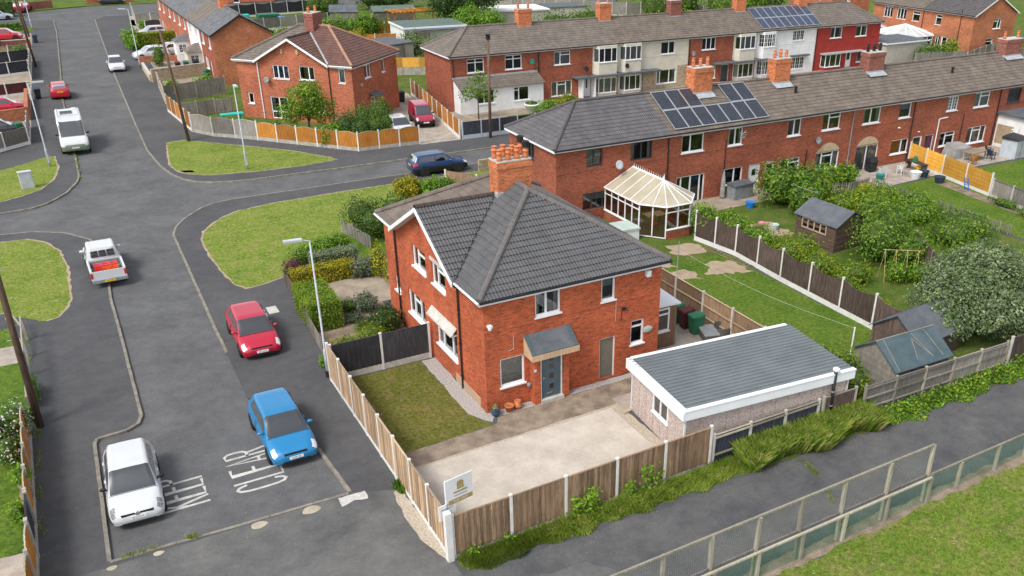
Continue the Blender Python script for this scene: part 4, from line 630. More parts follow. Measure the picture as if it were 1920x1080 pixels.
# ---------------------------------------------------------------- terraces
def terrace(t, W, Dp, ops, wallm='brick_terrace', tilem='tile_old', eave=5.1, slope=.586, hipL=False, hipR=False, gabL=False, gabR=False, endops=(), backops=(), fascia='fascia_white', split=None, ridgem=None, OV=.25, endmat=None, base=0.):
    """local frame: front wall on y=0 faces -Y, x from 0 to W, ridge along X"""
    m = MB(); pt, d = wall(m, (0, 0), (W, 0), base, eave, [o['r'] for o in ops]); yr = Dp/2; zr = eave+.06+slope*(yr+OV); ze = eave+.06
    def zg(y): return ze+slope*(y+OV)
    ge = MB()
    if hipL or gabL: pe, de = wall(ge, (0, Dp), (0, 0), base, eave, [o['r'] for o in endops] if (hipL or gabL) and not gabR else [])
    if gabL: ge.poly([(0, 0, eave), (0, Dp, eave), (0, yr, zr-.08)])
    if hipR or gabR: pe2, de2 = wall(ge, (W, 0), (W, Dp), base, eave, [o['r'] for o in endops] if gabR else [])
    if gabR: ge.poly([(W, 0, eave), (W, Dp, eave), (W, yr, zr-.08)])
    MB().poly([(0, Dp, base), (W, Dp, base), (W, Dp, eave), (0, Dp, eave)]).build('back_wall', wallm, t); MB().box(0, -.02, 3.42, W, .001, 3.49).build('string_course', wallm, t)
    m.build('wall', [wallm, wallm, 'interior'], t)
    if ge.f: ge.build('end_wall', [endmat or wallm, endmat or wallm, 'interior'], t)
    for o, sp in ((x['r'], x) for x in ops):
        if sp.get('door'): door(t, pt(o[0], o[2]), d, o[1]-o[0], o[3]-o[2], **sp['door'])
        else: window(t, pt(o[0], o[2]), d, o[1]-o[0], o[3]-o[2], **sp.get('w', {}))
    if endops:
        P, dd = (pe2, de2) if gabR else (pe, de)
        for sp in endops: o = sp['r']; window(t, P(o[0], o[2]), dd, o[1]-o[0], o[3]-o[2], **sp.get('w', {}))
    sl = math.hypot(1, slope); Lf = (yr+OV)*sl; x0, x1 = (-OV if (hipL or gabL) else 0), (W+OV if (hipR or gabR) else W); fl = (lambda v: v/sl) if hipL else (lambda v: 0); fr = (lambda v: x1-x0-v/sl) if hipR else (lambda v: x1-x0)
    H = yr+OV; ul = MB(); rx0, rx1 = (x0+H if hipL else x0), (x1-H if hipR else x1)
    ul.poly([(x0, -OV, ze), (x1, -OV, ze), (rx1, yr, zr), (rx0, yr, zr)]); ul.poly([(x0, Dp+OV, ze), (x1, Dp+OV, ze), (rx1, yr, zr), (rx0, yr, zr)])
    if hipL: ul.poly([(x0, -OV, ze), (x0, Dp+OV, ze), (rx0, yr, zr)])
    if hipR: ul.poly([(x1, -OV, ze), (x1, Dp+OV, ze), (rx1, yr, zr)])
    ul.poly([(x0, -OV, ze-.14), (x1, -OV, ze-.14), (x1, .03, ze-.14), (x0, .03, ze-.14)], 1)
    roof = ul.build('roof', [tilem, 'soffit'], t); rf = MB(); V = Vector((0, 1, slope)).normalized(); N = Vector((0, -slope, 1)).normalized()
    courses(rf, (x0, -OV, ze), (1, 0, 0), V, N, Lf, fl, fr); courses(rf, (x0, Dp+OV, ze), (1, 0, 0), Vector((0, -1, slope)).normalized(), Vector((0, slope, 1)).normalized(), Lf, fl, fr, .66)
    for hp, X, sx in ((hipL, x0, 1), (hipR, x1, -1)):
        if hp: courses(rf, (X, -OV, ze), (0, 1, 0), Vector((sx, 0, slope)).normalized(), Vector((-sx*slope, 0, 1)).normalized(), H*sl, lambda v: v/sl, lambda v: Dp+2*OV-v/sl)
    rf.build('roof_tiles', tilem, roof); 
    def rdg(a, b): q_ = MB(); ridge(q_, a, b, .11); q_.build('ridge_tiles', ridgem or tilem, roof)
    rdg((rx0, yr, zr+.04), (rx1, yr, zr+.04))
    if hipL: rdg((x0, -OV, ze+.04), (rx0, yr, zr+.04)); rdg((x0, Dp+OV, ze+.04), (rx0, yr, zr+.04))
    if hipR: rdg((x1, -OV, ze+.04), (rx1, yr, zr+.04)); rdg((x1, Dp+OV, ze+.04), (rx1, yr, zr+.04))
    pass
    fa = MB(); fa.box(x0, -OV-.02, ze-.17, x1, -OV, ze-.03)
    if hipL: fa.box(x0-.02, -OV, ze-.17, x0, Dp+OV, ze-.03)
    if hipR: fa.box(x1, -OV, ze-.17, x1+.02, Dp+OV, ze-.03)
    for gb, X in ((gabL, x0-.03), (gabR, x1)):
        if gb: fa.obox((X, -OV-.02, ze-.17), (.03, 0, 0), (0, H, slope*H), (0, 0, .17)); fa.obox((X, Dp+OV, ze-.17), (.03, 0, 0), (0, -H, slope*H), (0, 0, .17))
    fa.build('fascia', fascia, roof); MB().tube((x0, -OV-.08, ze-.03), (x1, -OV-.08, ze-.03), .06, None, 8).build('gutter', 'black_paint', roof)
    return roof, dict(ze=ze, zr=zr, yr=yr, V=V, N=N, OV=OV, sl=sl)
def solar(t, k, cells, pw, ph, v0, x0, mat='solar', label=None):
    """an array of framed panels standing just off the roof; cells = (column,row)"""
    O = Vector((x0, -k['OV'], k['ze']))+k['N']*.11; V, N = k['V'], k['N']; fr = MB().box(0, 0, 0, 1, .035, .035).box(0, .965, 0, 1, 1, .035).box(0, .035, 0, .04, .965, .035).box(.96, .035, 0, 1, .965, .035).mesh('frame', ['alu']); ce = MB().box(.04, .035, .005, .96, .965, .025).mesh('solar_panel', [mat], False, False); ln = MB()
    for i in range(1, 6): ln.box(.04+i*.92/6-.006, .035, .025, .04+i*.92/6+.006, .965, .0262)
    for j in range(1, 10): ln.box(.04, .035+j*.093-.004, .0265, .96, .035+j*.093+.004, .0272)
    lnm = ln.mesh('cell_lines', ['felt']); 
    for (c, r) in cells:
        p = O+Vector((c*pw, 0, 0))+V*(v0+r*ph); m = Matrix((Vector((1, 0, 0)), V, N)).transposed().to_4x4(); m.translation = p; m = m @ Matrix.Diagonal((pw-.02, ph-.02, 1, 1)); o = inst('solar_panel', ce, t, mat=m); inst('frame', fr, o); inst('cell_lines', lnm, o)
def ww(a, b, z0, z1, cols=(1, 1), trans=(), **k): return dict(r=(a, b, z0, z1), w=dict(cols=cols, trans=trans, **k))
def dd(a, b, z0, z1, **k): return dict(r=(a, b, z0, z1), door=k)
Y1, DP1 = 18.65, 6.5
def T1(label, x0, x1, ops, **k):
    t = thing('terraced_house', label, 'house', (x0, Y1, 0)); ops = [{**o, 'r': (o['r'][0]-x0, o['r'][1]-x0, *o['r'][2:])} for o in ops]; return t, *terrace(t, x1-x0, DP1, ops, eave=5.02, base=-.2, **k)
FT = [[], [.72]]
t1, r1, k1 = T1('brick end terrace with smooth dark grey hip roof and conservatory at its back', 13.65, 22.35, [ww(15.9, 17.12, 3.62, 4.78, frame='upvc_dark', cur='blind', sill=False), ww(19.3, 21.03, 3.6, 4.82, (1, 1), frame='upvc_dark', cur='side', sill=False), ww(15.65, 17.5, .76, 1.9, (1, 1.6), frame='upvc_dark', cur='blind', sill=False)], tilem='tile_new', hipL=True, ridgem='tile_dark', endops=[ww(2.6, 3.6, 3.75, 4.8, (1, 1), frame='upvc_dark', cur='')])
pipe(t1, 8.66, -.07, 0, 4.9); dish(t1, 4.6, -.05, 3.55, .3, mat='cabinet')
t2, r2, k2 = T1('brick mid terrace with solar panels beside an orange chimney', 22.35, 31.0, [ww(23.45, 25.35, 3.58, 4.82, (1, 1.5), cur=''), ww(27.5, 28.78, 3.58, 4.82, cur='side'), ww(23.2, 25.65, -.08, 1.93, (.5, 1, 1, .5), sill=False, cur='', bar=.08), ww(27.2, 29.07, .73, 1.95, (1.5, 1), cur=''), dd(29.64, 30.72, -.15, 1.95, glass=[(.35, .6, .7, .8)])])
chimney(t2, 26.15-22.35, 2.55, 27.75-22.35, 3.55, 6.75, 8.55, (3, 1)); pipe(t2, 4.95, -.05, 1.9, 3.9, r=.03); MB().path([(6.0, -.05, 4.5), (6.0, -.5, 4.5)], .02).path([(5.8, -.5, 4.3), (6.3, -.5, 4.7)], .015).box(5.75, -.55, 4.2, 6.2, -.5, 4.28).path([(5.7, -.52, 4.55), (6.35, -.52, 4.55)], .012).path([(5.7, -.52, 4.4), (6.35, -.52, 4.4)], .012).build('aerial', 'alu', t2)
sp1 = thing('solar_array', 'stepped rows of black solar panels round the orange chimney on the near terrace', 'solar panels', (22.35, Y1, 0)); solar(sp1, k2, [(c, 0) for c in range(7)]+[(c, 1) for c in (0, 1, 2, 5, 6)], 1.18, 1.86, .26, .42)
t3, r3, k3 = T1('brick mid terrace with lichened brown roof and arched panel above its ground floor window', 31.0, 39.6, [ww(33.02, 34.32, 3.6, 4.84, cur=''), ww(36.45, 38.3, 3.63, 4.87, (1, 1.6), FT, cur=''), ww(32.75, 34.6, .7, 1.92, (1, 1.4), FT), ww(36.2, 38.66, .6, 1.96, (1, 1.6, 1), [[], [.76], []], cur='side'), dd(31.2, 32.1, -.15, 1.95, glass=[(.2, .45, .8, .9)])])
chimney(t3, 33.6-31, 2.6, 35.1-31, 3.5, 6.8, 8.6, (3, 1)); pipe(t3, 8.6, -.07, 0, 4.9, 'grey_pipe'); dish(t3, 5.0, -.05, 3.0); pipe(t3, 4.15, -.05, 0, 2.2, r=.035)
def archp(t, xc, w, z0, h): 
    m = MB(); n = 13; p = [(xc-w/2+w*i/(n-1), -.012, z0+h*math.sin(math.pi*i/(n-1))**.7) for i in range(n)]; m.poly(p[::-1]); m.add(p+[(x, .01, z) for x, y, z in p], [(i, i+1, n+i+1, n+i) for i in range(n-1)]); return m.build('arch_panel', 'arch_tan', t)
archp(t3, 37.43-31, 2.4, 2.0, .62)
t4, r4, k4 = T1('brick mid terrace with arched panel over sliding patio doors and dark stub chimney', 39.6, 48.3, [ww(40.72, 42.6, 3.62, 4.85, (1, 1.2), cur='side'), ww(44.74, 46.06, 3.66, 4.82, (1,), cur='blind'), ww(40.48, 42.95, -.15, 1.92, (1, 1), sill=False, cur='net', bar=.07), ww(44.4, 46.4, .77, 1.94, (1.6, 1)), dd(46.88, 48.02, -.2, 1.93, glass=[(.12, .48, .88, .94)])])
chimney(t4, 43.3-39.6, 2.55, 45.0-39.6, 3.55, 6.8, 8.35, (3, 1), 'brick_purple', 'black_paint'); archp(t4, 41.7-39.6, 2.4, 1.98, .62); pipe(t4, 46.4-39.6, -.06, 0, 4.9); MB().lathe([(.12, 0), (.1, .06)], (5.35, -.02, 2.9), 8).lathe([(.1, 0), (.1, .05)], (7.8, -.02, 2.3), 8).build('wall_ornaments', 'render_white', t4)
t5, r5, k5 = T1('brick mid terrace with purple back door and white pipe, beside the yellow fence', 48.3, 57.05, [ww(50.35, 51.7, 3.63, 4.8, (1, 1), cur='net', grid=4), ww(53.75, 55.7, 3.58, 4.8, (1, 1.5), FT), ww(50.2, 52.06, .7, 1.87, (1, 1.5), FT), ww(53.65, 56.1, .5, 1.92, (1, 1.5, 1), [[], [.76], []]), dd(48.4, 49.4, -.2, 1.9, mat='purple', glass=[(.15, .2, .35, .9), (.65, .2, .85, .9)])])
pipe(t5, 8.7, -.07, 0, 4.9); MB().path([(1.35, -.05, 0), (1.35, -.05, 3.1), (2.35, -.05, 3.15)], .045).build('downpipe', 'upvc', t5); pipe(t5, 4.4, -.05, 0, 3.0, r=.03); MB().lathe([(.1, 0), (.1, .35), (.14, .36), (.14, .42), (.03, .5)], (4.08, 1.7, 6.3), 8).build('roof_vent', 'black_paint', t5)
MB().lathe([(.1, 0), (.1, .35), (.14, .36), (.14, .42), (.03, .5)], (3.97, 1.7, 6.3), 8).build('roof_vent', 'black_paint', t3)
t6, r6, k6 = T1('brick terrace house at the right edge with white walled extension and dark window', 57.05, 75, [ww(58.1, 59.95, 3.55, 4.72, (1,), frame='upvc_dark', cur='')])
chimney(t6, 60.1-57.05, 2.55, 62.3-57.05, 3.55, 6.8, 8.25, (2, 1), 'brick_purple')
ex = MB(); ex.box(.35, -4.2, 0, 6, -.01, 2.75); ex.build('extension_wall', 'render_white', t6); MB().box(.1, -4.5, 2.75, 6.3, -.01, 2.95).build('extension_roof', 'felt', t6)
# conservatory
CE = [(17.36, 18.6), (17.42, 14.65), (18.55, 13.3), (20.35, 13.3), (21.55, 14.65), (21.6, 18.6)]; cv = thing('conservatory', 'white framed conservatory with cream glazed roof on the brick end terrace', 'conservatory', (19.4, 16, 0)); cx, cy = 19.4, 16
CL = [(x-cx, y-cy) for x, y in CE]; dw = MB(); fr = MB(); sl = MB()
for i in range(5):
    a, b = Vector(CL[i]), Vector(CL[i+1]); d = b-a; L = d.length; d /= L; n = Vector((d.y, -d.x))
    if n.dot((a+b)/2) < 0: n = -n
    zb = .06 if i == 1 else .62
    if i != 1: dw.obox((*(a-n*.1), 0), (*(d*L), 0), (*(n*.2), 0), (0, 0, .6)); sl.obox((*(a-n*.05), .6), (*(d*L), 0), (*(n*.17), 0), (0, 0, .05))
    k = {0: 5, 1: 2, 2: 2, 3: 2, 4: 4}[i]
    for j in range(k+1): p = a+d*(L*j/k); fr.obox((*(p-d*.035-n*.035), zb), (*(d*.07), 0), (*(n*.07), 0), (0, 0, 2.1-zb))
    for z in (zb, 2.08)+((1.72,) if i != 1 else ()): fr.obox((*(a-n*.03), z), (*(d*L), 0), (*(n*.065), 0), (0, 0, .06))
    an = math.atan2(d.y, d.x)
    for j in range(k):
        p = a+d*(L*j/k+.035)
        for z0, z1 in (((zb+.06, 1.72), (1.78, 2.08)) if i != 1 else ((zb+.06, 2.08),)): inst('pane', PANE, cv, (p.x, p.y, z0), an, (L/k-.07, 1, z1-z0))
dw.build('dwarf_wall', 'brick_terrace', cv); fr.build('frame', 'upvc', cv); sl.build('sill', 'upvc', cv)
MB().poly([(*p, .03) for p in CL]).build('tiled_floor', 'interior_warm', cv, uv=False)
ra, rb2 = Vector((19.45-cx, 18.55-cy, 3.25)), Vector((19.45-cx, 15.0-cy, 3.25)); ev = [Vector((*p, 2.14))*1.0 for p in CL]; ev = [Vector((e.x*1.05, e.y*1.03 if e.y < 1 else e.y, 2.14)) for e in ev]
def rpan(q): MB().poly(q).build('roof_panel', 'cons_roof', cv, uv=False)
rb_ = MB(); n4 = 4
for s, (a, b) in ((0, (ev[0], ev[1])), (1, (ev[5], ev[4]))):
    for j in range(n4): rpan([a.lerp(b, j/n4), a.lerp(b, (j+1)/n4), ra.lerp(rb2, (j+1)/n4), ra.lerp(rb2, j/n4)])
    for j in range(n4+1): rb_.tube(a.lerp(b, j/n4)+Vector((0, 0, .02)), ra.lerp(rb2, j/n4)+Vector((0, 0, .02)), .03, None, 6)
for i in (1, 2, 3):
    for j in range(2): rpan([ev[i].lerp(ev[i+1], j/2), ev[i].lerp(ev[i+1], (j+1)/2), rb2]); rb_.tube(ev[i].lerp(ev[i+1], (j+1)/2)+Vector((0, 0, .02)), rb2+Vector((0, 0, .02)), .03, None, 6)
rb_.tube(ra, rb2, .07, None, 8); rb_.path(ev, .05, 6); rb_.build('glazing_bars', 'upvc', cv)
cf = MB()
for j in range(14): p = ra.lerp(rb2, (j+.5)/14); cf.tube(p+Vector((0, 0, .05)), p+Vector((0, 0, .28)), .03, .004, 5)
cf.lathe([(.05, 0), (.06, .1), (.02, .3), (.002, .42)], tuple(rb2+Vector((0, 0, .05))), 6); cf.build('ridge_cresting', 'upvc', cv)
tb = thing('dining_table', 'dining table with red seated chairs inside the conservatory', 'table', (19.5, 15.9, .03)); MB().box(-.7, -.45, .7, .7, .45, .75).build('tabletop', 'wood_fresh', tb)
for sx in (-.6, .6):
    for sy in (-.38, .38): MB().box(sx-.03, sy-.03, 0, sx+.03, sy+.03, .7).build('leg', 'wood_fresh', tb)
for i, (x, y) in enumerate(((18.9, 15.0), (20.2, 15.1), (20.5, 16.4))):
    c = thing('dining_chair', ('red seated chair nearest the open conservatory doors', 'red seated chair behind the front panes of the conservatory', 'red seated chair furthest right in the conservatory')[i], 'chair', (x, y, .03), i*1.3, 'chairs in the conservatory'); MB().box(-.2, -.2, .42, .2, .2, .47).build('seat', 'crate_red', c); MB().box(-.2, .17, .47, .2, .21, .95).build('backrest', 'wood_orange', c)
    for a in (-.18, .15):
        for b in (-.18, .15): MB().box(a, b, 0, a+.04, b+.04, .42).build('leg', 'wood_orange', c)
# ---------------------------------------------------------------- second terrace
Y2, DP2 = 52.0, 6.6
def T2(label, x0, x1, ops, **k):
    t = thing('terraced_house', label, 'house', (x0, Y2, 0)); ops = [{**o, 'r': (o['r'][0]-x0, o['r'][1]-x0, *o['r'][2:])} for o in ops]; return t, *terrace(t, x1-x0, DP2, ops, **k)
TT = [[.72], [.72]]
def bay(t, x0, x1, out, zlist, wm, roofm='felt', ch=.35):
    """canted bay: zlist of (z0,z1,window or None)"""
    P = [(x0, 0), (x0+ch, -out), (x1-ch, -out), (x1, 0)]; b = MB(); z = 0
    for (z0, z1, wn) in zlist:
        if wn is None: b.prism(P, z0, z1)
    bo = b.build('bay', [wm], t)
    for (z0, z1, wn) in zlist:
        if wn is None: continue
        bk = MB().prism([(P[0][0]+.15, -.02), (P[1][0]+.12, -out+.3), (P[2][0]-.12, -out+.3), (P[3][0]-.15, -.02)], z0, z1).build('bay_room', 'interior', t)
        for i in range(3):
            a, c = Vector(P[i]), Vector(P[i+1]); L = (c-a).length; window(t, (*a, z0), c-a, L, z1-z0, (1,) if i != 1 else (1, 1.3, 1), [[]]*3, inset=.0, cur='net' if WR.random() < .5 else '', sill=(i == 1), bar=.06, grid=wn if isinstance(wn, int) and wn > 1 else 0)
    return bo
u1, ru1, ku1 = T2('brick end terrace with grey hip roof and white ground floor extension with tiled lean-to', 20.7, 30.2, [ww(22.4, 24.2, 3.5, 4.8, (1, 1), TT, cur=''), ww(26.45, 28.3, 3.5, 4.85, (1, 1), TT, cur='')], tilem='tile_old2', hipL=True)
pipe(u1, .25, -.06, 0, 4.9); pipe(u1, 9.45, -.06, 0, 4.9); dish(u1, 8.6, -.05, 4.1, mat='plastic_teal'); ex = MB(); pt, d = wall(ex, (.2, -1.5), (9.2, -1.5), 0, 2.35, [(1.8, 3.6, .8, 2.1), (5.7, 7.4, .75, 2.1)]); ex.poly([(.2, -1.5, 0), (.2, 0, 0), (.2, 0, 3.0), (.2, -1.5, 2.35)]); ex.poly([(9.2, -1.5, 0), (9.2, 0, 0), (9.2, 0, 3.0), (9.2, -1.5, 2.35)]); ex.build('extension_wall', ['render_white', 'render_white', 'interior'], u1); window(u1, pt(1.8, .8), d, 1.8, 1.3, (1, 1.5), cur=''); window(u1, pt(5.7, .75), d, 1.7, 1.35, (1, 2), [[.75]], cur=''); rf = MB(); sl_ = math.hypot(1.75, .78); V = Vector((0, 1.75, .78)).normalized(); courses(rf, (.1, -1.75, 2.3), (1, 0, 0), V, Vector((0, -.78, 1.75)).normalized(), sl_, lambda v: 0, lambda v: 9.2); rf.poly([(.1, -1.75, 2.29), (9.3, -1.75, 2.29), (9.3, 0, 3.07), (.1, 0, 3.07)]); rf.build('lean_to_roof', 'tile_old2', u1); MB().box(.1, -.1, 3.06, 9.3, 0, 3.2).build('flashing', 'lead', u1)
u2, ru2, ku2 = T2('brick terrace with cream rendered bay, beside the white door with patterned screens', 30.2, 39.65, [ww(31.95, 33.85, 3.5, 4.82, (1, 1.6), FT, cur='net'), ww(31.6, 34.05, .4, 1.9, (1, 1.4, 1), [[], [.75], []], cur='net'), dd(34.95, 36.3, 0, 1.95, glass=[(.25, .45, .4, .95), (.6, .45, .75, .95)])], tilem='tile_old2')
MB().box(6.3, -.03, 2.3, 9.45, .0, 5.1).build('render_panel', 'render_cream', u2); bay(u2, 6.4, 9.3, .55, [(0, .35, None), (.35, 1.85, 1), (1.85, 3.45, None), (3.45, 4.85, 1), (4.85, 5.08, None)], 'render_cream'); MB().box(3.8, -1.1, 2.1, 9.44, 0, 2.22).build('canopy', 'felt', u2); MB().box(4.6, -.9, 0, 4.72, -.02, 2.1).build('trellis_screen', 'render_white', u2); MB().box(6.1, -.9, 0, 6.22, -.02, 2.1).build('trellis_screen', 'render_white', u2); chimney(u2, -.75, 2.8, .75, 3.7, 6.8, 8.6, (2, 1)); chimney(u2, 8.8, 2.8, 10.2, 3.7, 6.85, 8.7, (2, 1)); dish(u2, 5.4, -.05, 2.9, mat='plastic_black')
u3, ru3, ku3 = T2('cream rendered terrace with bay and stone clad ground floor', 39.65, 48.8, [ww(45.1, 46.95, 3.6, 4.88, (1.3, 1), cur=''), dd(42.75, 43.75, 0, 1.9, mat='door_blue'), ww(44.7, 47.25, .5, 1.98, (.5, 1.4, 1), cur='side')], wallm='render_cream', tilem='tile_old')
MB().box(3.2, -.03, 0, 9.1, -.0, .5).box(3.2, -.03, .5, 4.9, 0, 2.0).box(7.75, -.03, .5, 9.1, 0, 2.3).build('stone_cladding', 'stonework', u3); bay(u3, .2, 2.9, .55, [(0, .35, None), (.35, 1.85, 1), (1.85, 3.45, None), (3.45, 4.85, 1), (4.85, 5.08, None)], 'render_cream'); MB().box(.0, -1.1, 2.1, 5.0, 0, 2.22).build('canopy', 'felt', u3); chimney(u3, 8.5, 2.8, 9.9, 3.7, 6.85, 8.6, (1, 1), 'brick_purple'); dish(u3, .6, -.6, 2.9, mat='plastic_black')
u4, ru4, ku4 = T2('brick terrace with cream bay, between the cream and the white painted houses', 48.8, 58.5, [ww(50.6, 52.55, 3.65, 4.92, (1, 1, 1), cur=''), ww(51.85, 52.8, .48, 1.95, (1,), cur='side'), dd(53.55, 54.7, 0, 1.85, mat='upvc_dark')], tilem='tile_old')
MB().box(6.3, -.03, 2.3, 9.65, .0, 5.05).build('render_panel', 'render_cream', u4); bay(u4, 6.5, 9.4, .55, [(0, .35, None), (.35, 1.85, 1), (1.85, 3.45, None), (3.45, 4.85, 1), (4.85, 5.08, None)], 'render_cream'); MB().box(3.4, -1.1, 2.08, 9.6, 0, 2.2).build('canopy', 'felt', u4); chimney(u4, 8.6, 2.8, 10.0, 3.7, 6.85, 8.7, (2, 1)); dish(u4, .5, -.05, 3.4); pipe(u4, .1, -.06, 0, 4.9)
u5, ru5, ku5 = T2('white painted terrace with solar panels and small paned windows', 58.5, 67.7, [ww(64.0, 65.8, 3.75, 4.9, (1, 1, 1), cur='', grid=3), ww(64.2, 66.25, .48, 1.85, (1, 1, 1), cur='', grid=3)], wallm='render_white', tilem='tile_old')
bay(u5, .3, 2.7, .55, [(0, .35, None), (.35, 1.85, 3), (1.85, 3.45, None), (3.45, 4.85, 3), (4.85, 5.08, None)], 'render_white'); MB().box(.1, -1.1, 2.08, 4.0, 0, 2.2).box(5.3, -.5, 2.0, 8.1, 0, 2.15).build('canopy', 'felt', u5); chimney(u5, 8.5, 2.8, 9.9, 3.7, 6.85, 8.8, (1, 1))
sp2 = thing('solar_array', 'two full rows of bluish solar panels on the white painted terrace house', 'solar panels', (58.5, Y2, 0)); solar(sp2, ku5, [(c, r) for c in range(8) for r in range(2)], 1.13, 1.86, .25, .7, 'solar_blue')
u6, ru6, ku6 = T2('dark red painted end terrace with long bay window and lead canopy', 67.7, 78.5, [ww(70.0, 71.95, 3.65, 4.92, (1, 1.5)), ww(74.25, 76.2, 3.6, 4.85, (1, 1), cur='side'), dd(73.15, 74.1, 0, 1.85, glass=[(.2, .5, .8, .93)]), ww(75.0, 77.2, .5, 1.85, (1, 1), cur='side')], wallm='paint_red', tilem='tile_old2', hipR=True)
bay(u6, 1.2, 4.4, .5, [(0, .4, None), (.4, 1.85, 1)], 'paint_red'); MB().box(1.0, -.8, 1.9, 7.8, 0, 2.02).build('canopy', 'lead', u6); pipe(u6, .1, -.06, 0, 4.9)
# ---------------------------------------------------------------- terrace along the far street, and houses at the back
def F(label, l0, l1, ops, **k):
    t = thing('terraced_house', label, 'house', (3.5, 75.0+(55-l0), 0), R(-90)); ops = [{**o, 'r': (o['r'][0]-l0, o['r'][1]-l0, *o['r'][2:])} for o in ops]; return t, *terrace(t, l1-l0, 6.1, ops, **k)
def fops(a): return [ww(a+1.0, a+2.6, 3.5, 4.8, (1, 1)), ww(a+5.0, a+6.4, 3.5, 4.8, (1, 1)), ww(a+1.0, a+3.0, .8, 2.1, (1, 1, 1)), dd(a+4.0, a+4.95, 0, 2.05)]
fw_ = [F('brick end house with slate roof and plain brick gable, by the grey street fence', 47, 55, fops(47), tilem='tile_slate', gabR=True, wallm='brick_terrace', endmat='brick_far', fascia='black_paint'), F('white painted house with small paned porch in the far street', 39, 47, fops(39), tilem='tile_old2', wallm='render_white'), F('brick house with white bay porch behind the yellow hedge in the far street', 31, 39, fops(31), tilem='tile_slate', wallm='brick_semi'), F('brick house beside the grey estate car in the far street', 23, 31, fops(23), tilem='tile_slate', wallm='brick_semi'), F('last brick house of the far street terrace by the junction', 14, 23, fops(14), tilem='tile_old2', wallm='brick_semi')]
chimney(fw_[1][0], 7.4, 2.6, 8.6, 3.5, 6.6, 8.6, (2, 1), 'brick_chimney'); chimney(fw_[3][0], -.6, 2.6, .6, 3.5, 6.6, 8.4, (2, 1), 'brick_chimney')
for (t, x0, x1, wm, rm) in ((fw_[1][0], 5.1, 7.6, 'render_cream', 'tile_old2'), (fw_[2][0], 5.2, 7.3, 'render_white', 'tile_slate')):
    p = MB(); pt, d = wall(p, (x1, -1.6), (x1, 0), 0, 2.3, [(.3, 1.2, 1.0, 2.0)]); wall(p, (x0, -1.6), (x1, -1.6), 0, 2.3); wall(p, (x0, 0), (x0, -1.6), 0, 2.3); p.build('porch_wall', [wm, wm, 'interior'], t); window(t, pt(.3, 1.0), d, .9, 1.0, (1, 1), grid=3, cur=''); q = MB(); xm = (x0+x1)/2; q.poly([(x0-.15, -1.75, 2.3), (x1+.15, -1.75, 2.3), (xm, -.4, 3.1)]); q.poly([(x1+.15, -1.75, 2.3), (x1+.15, 0, 2.3), (xm, 0, 3.1), (xm, -.4, 3.1)]); q.poly([(x0-.15, -1.75, 2.3), (x0-.15, 0, 2.3), (xm, 0, 3.1), (xm, -.4, 3.1)]); q.build('porch_roof', rm, t)
def Gh(label, y_hi, y_lo, x, ops, rz=-90, **k): t = thing('semi_detached_house', label, 'house', (x, y_hi, 0), R(rz)); return t, *terrace(t, y_hi-y_lo, 8.6, ops, **k)
g1 = Gh('orange brick house with white verged gable at the top right corner', 58.6, 50.2, 94.0, [ww(2.2, 3.2, 3.4, 4.7, (1,), [[.7]]), ww(2.7, 3.5, .6, 2.0), dd(3.7, 4.7, 0, 2.05, glass=[(.15, .4, .85, .93)]), ww(5.5, 6.2, .6, 1.9, (1,), [[.7]])], tilem='tile_dark', wallm='brick_far', gabR=True, slope=.5, endops=[ww(4.0, 5.6, 3.3, 4.6, (1.6, 1), [[.75]]), ww(3.2, 4.6, .8, 2.1, (1,), [[.7]])]); pipe(g1[0], .1, -.07, 0, 5); pipe(g1[0], 6.3, -.07, 0, 5.6)
g2 = Gh('orange brick house with lighter roof behind the two conservatories', 67.6, 58.6, 94.0, [ww(2.0, 3.6, 3.4, 4.8, (1, 1, 1)), ww(4.4, 6.1, 3.4, 4.8, (1, 1, 1)), ww(7.2, 8.5, 3.4, 4.7, (1,), [[.7]])], tilem='tile_old', wallm='brick_far', slope=.5)
g3 = Gh('brick house with chimney half hidden behind the red painted end terrace', 92, 82, 100, [ww(2, 3.4, 3.4, 4.7), ww(6, 7.4, 3.4, 4.7)], tilem='tile_old', wallm='brick_semi', gabR=True, endops=[ww(3, 4, 3.3, 4.6)])
for i, (x, y, lb) in enumerate(((16, 150, 'brick house with white door far off above the semi chimney'), (40, 146, 'pale walled house at the top edge among garden sheds'), (62, 142, 'white fronted house at the top edge left of the tall conifers'))):
    g = thing('distant_house', lb, 'house', (x, y, 0), R(-8)); terrace(g, 11, 7, [ww(1.5, 3, .9, 2.1), dd(4, 5, 0, 2.05), ww(6, 8, .9, 2.1), ww(1.5, 3, 3.4, 4.7), ww(6.4, 8, 3.4, 4.7)], wallm=('brick_semi', 'render_cream', 'render_white')[i], tilem='tile_old2', gabL=True, gabR=True)
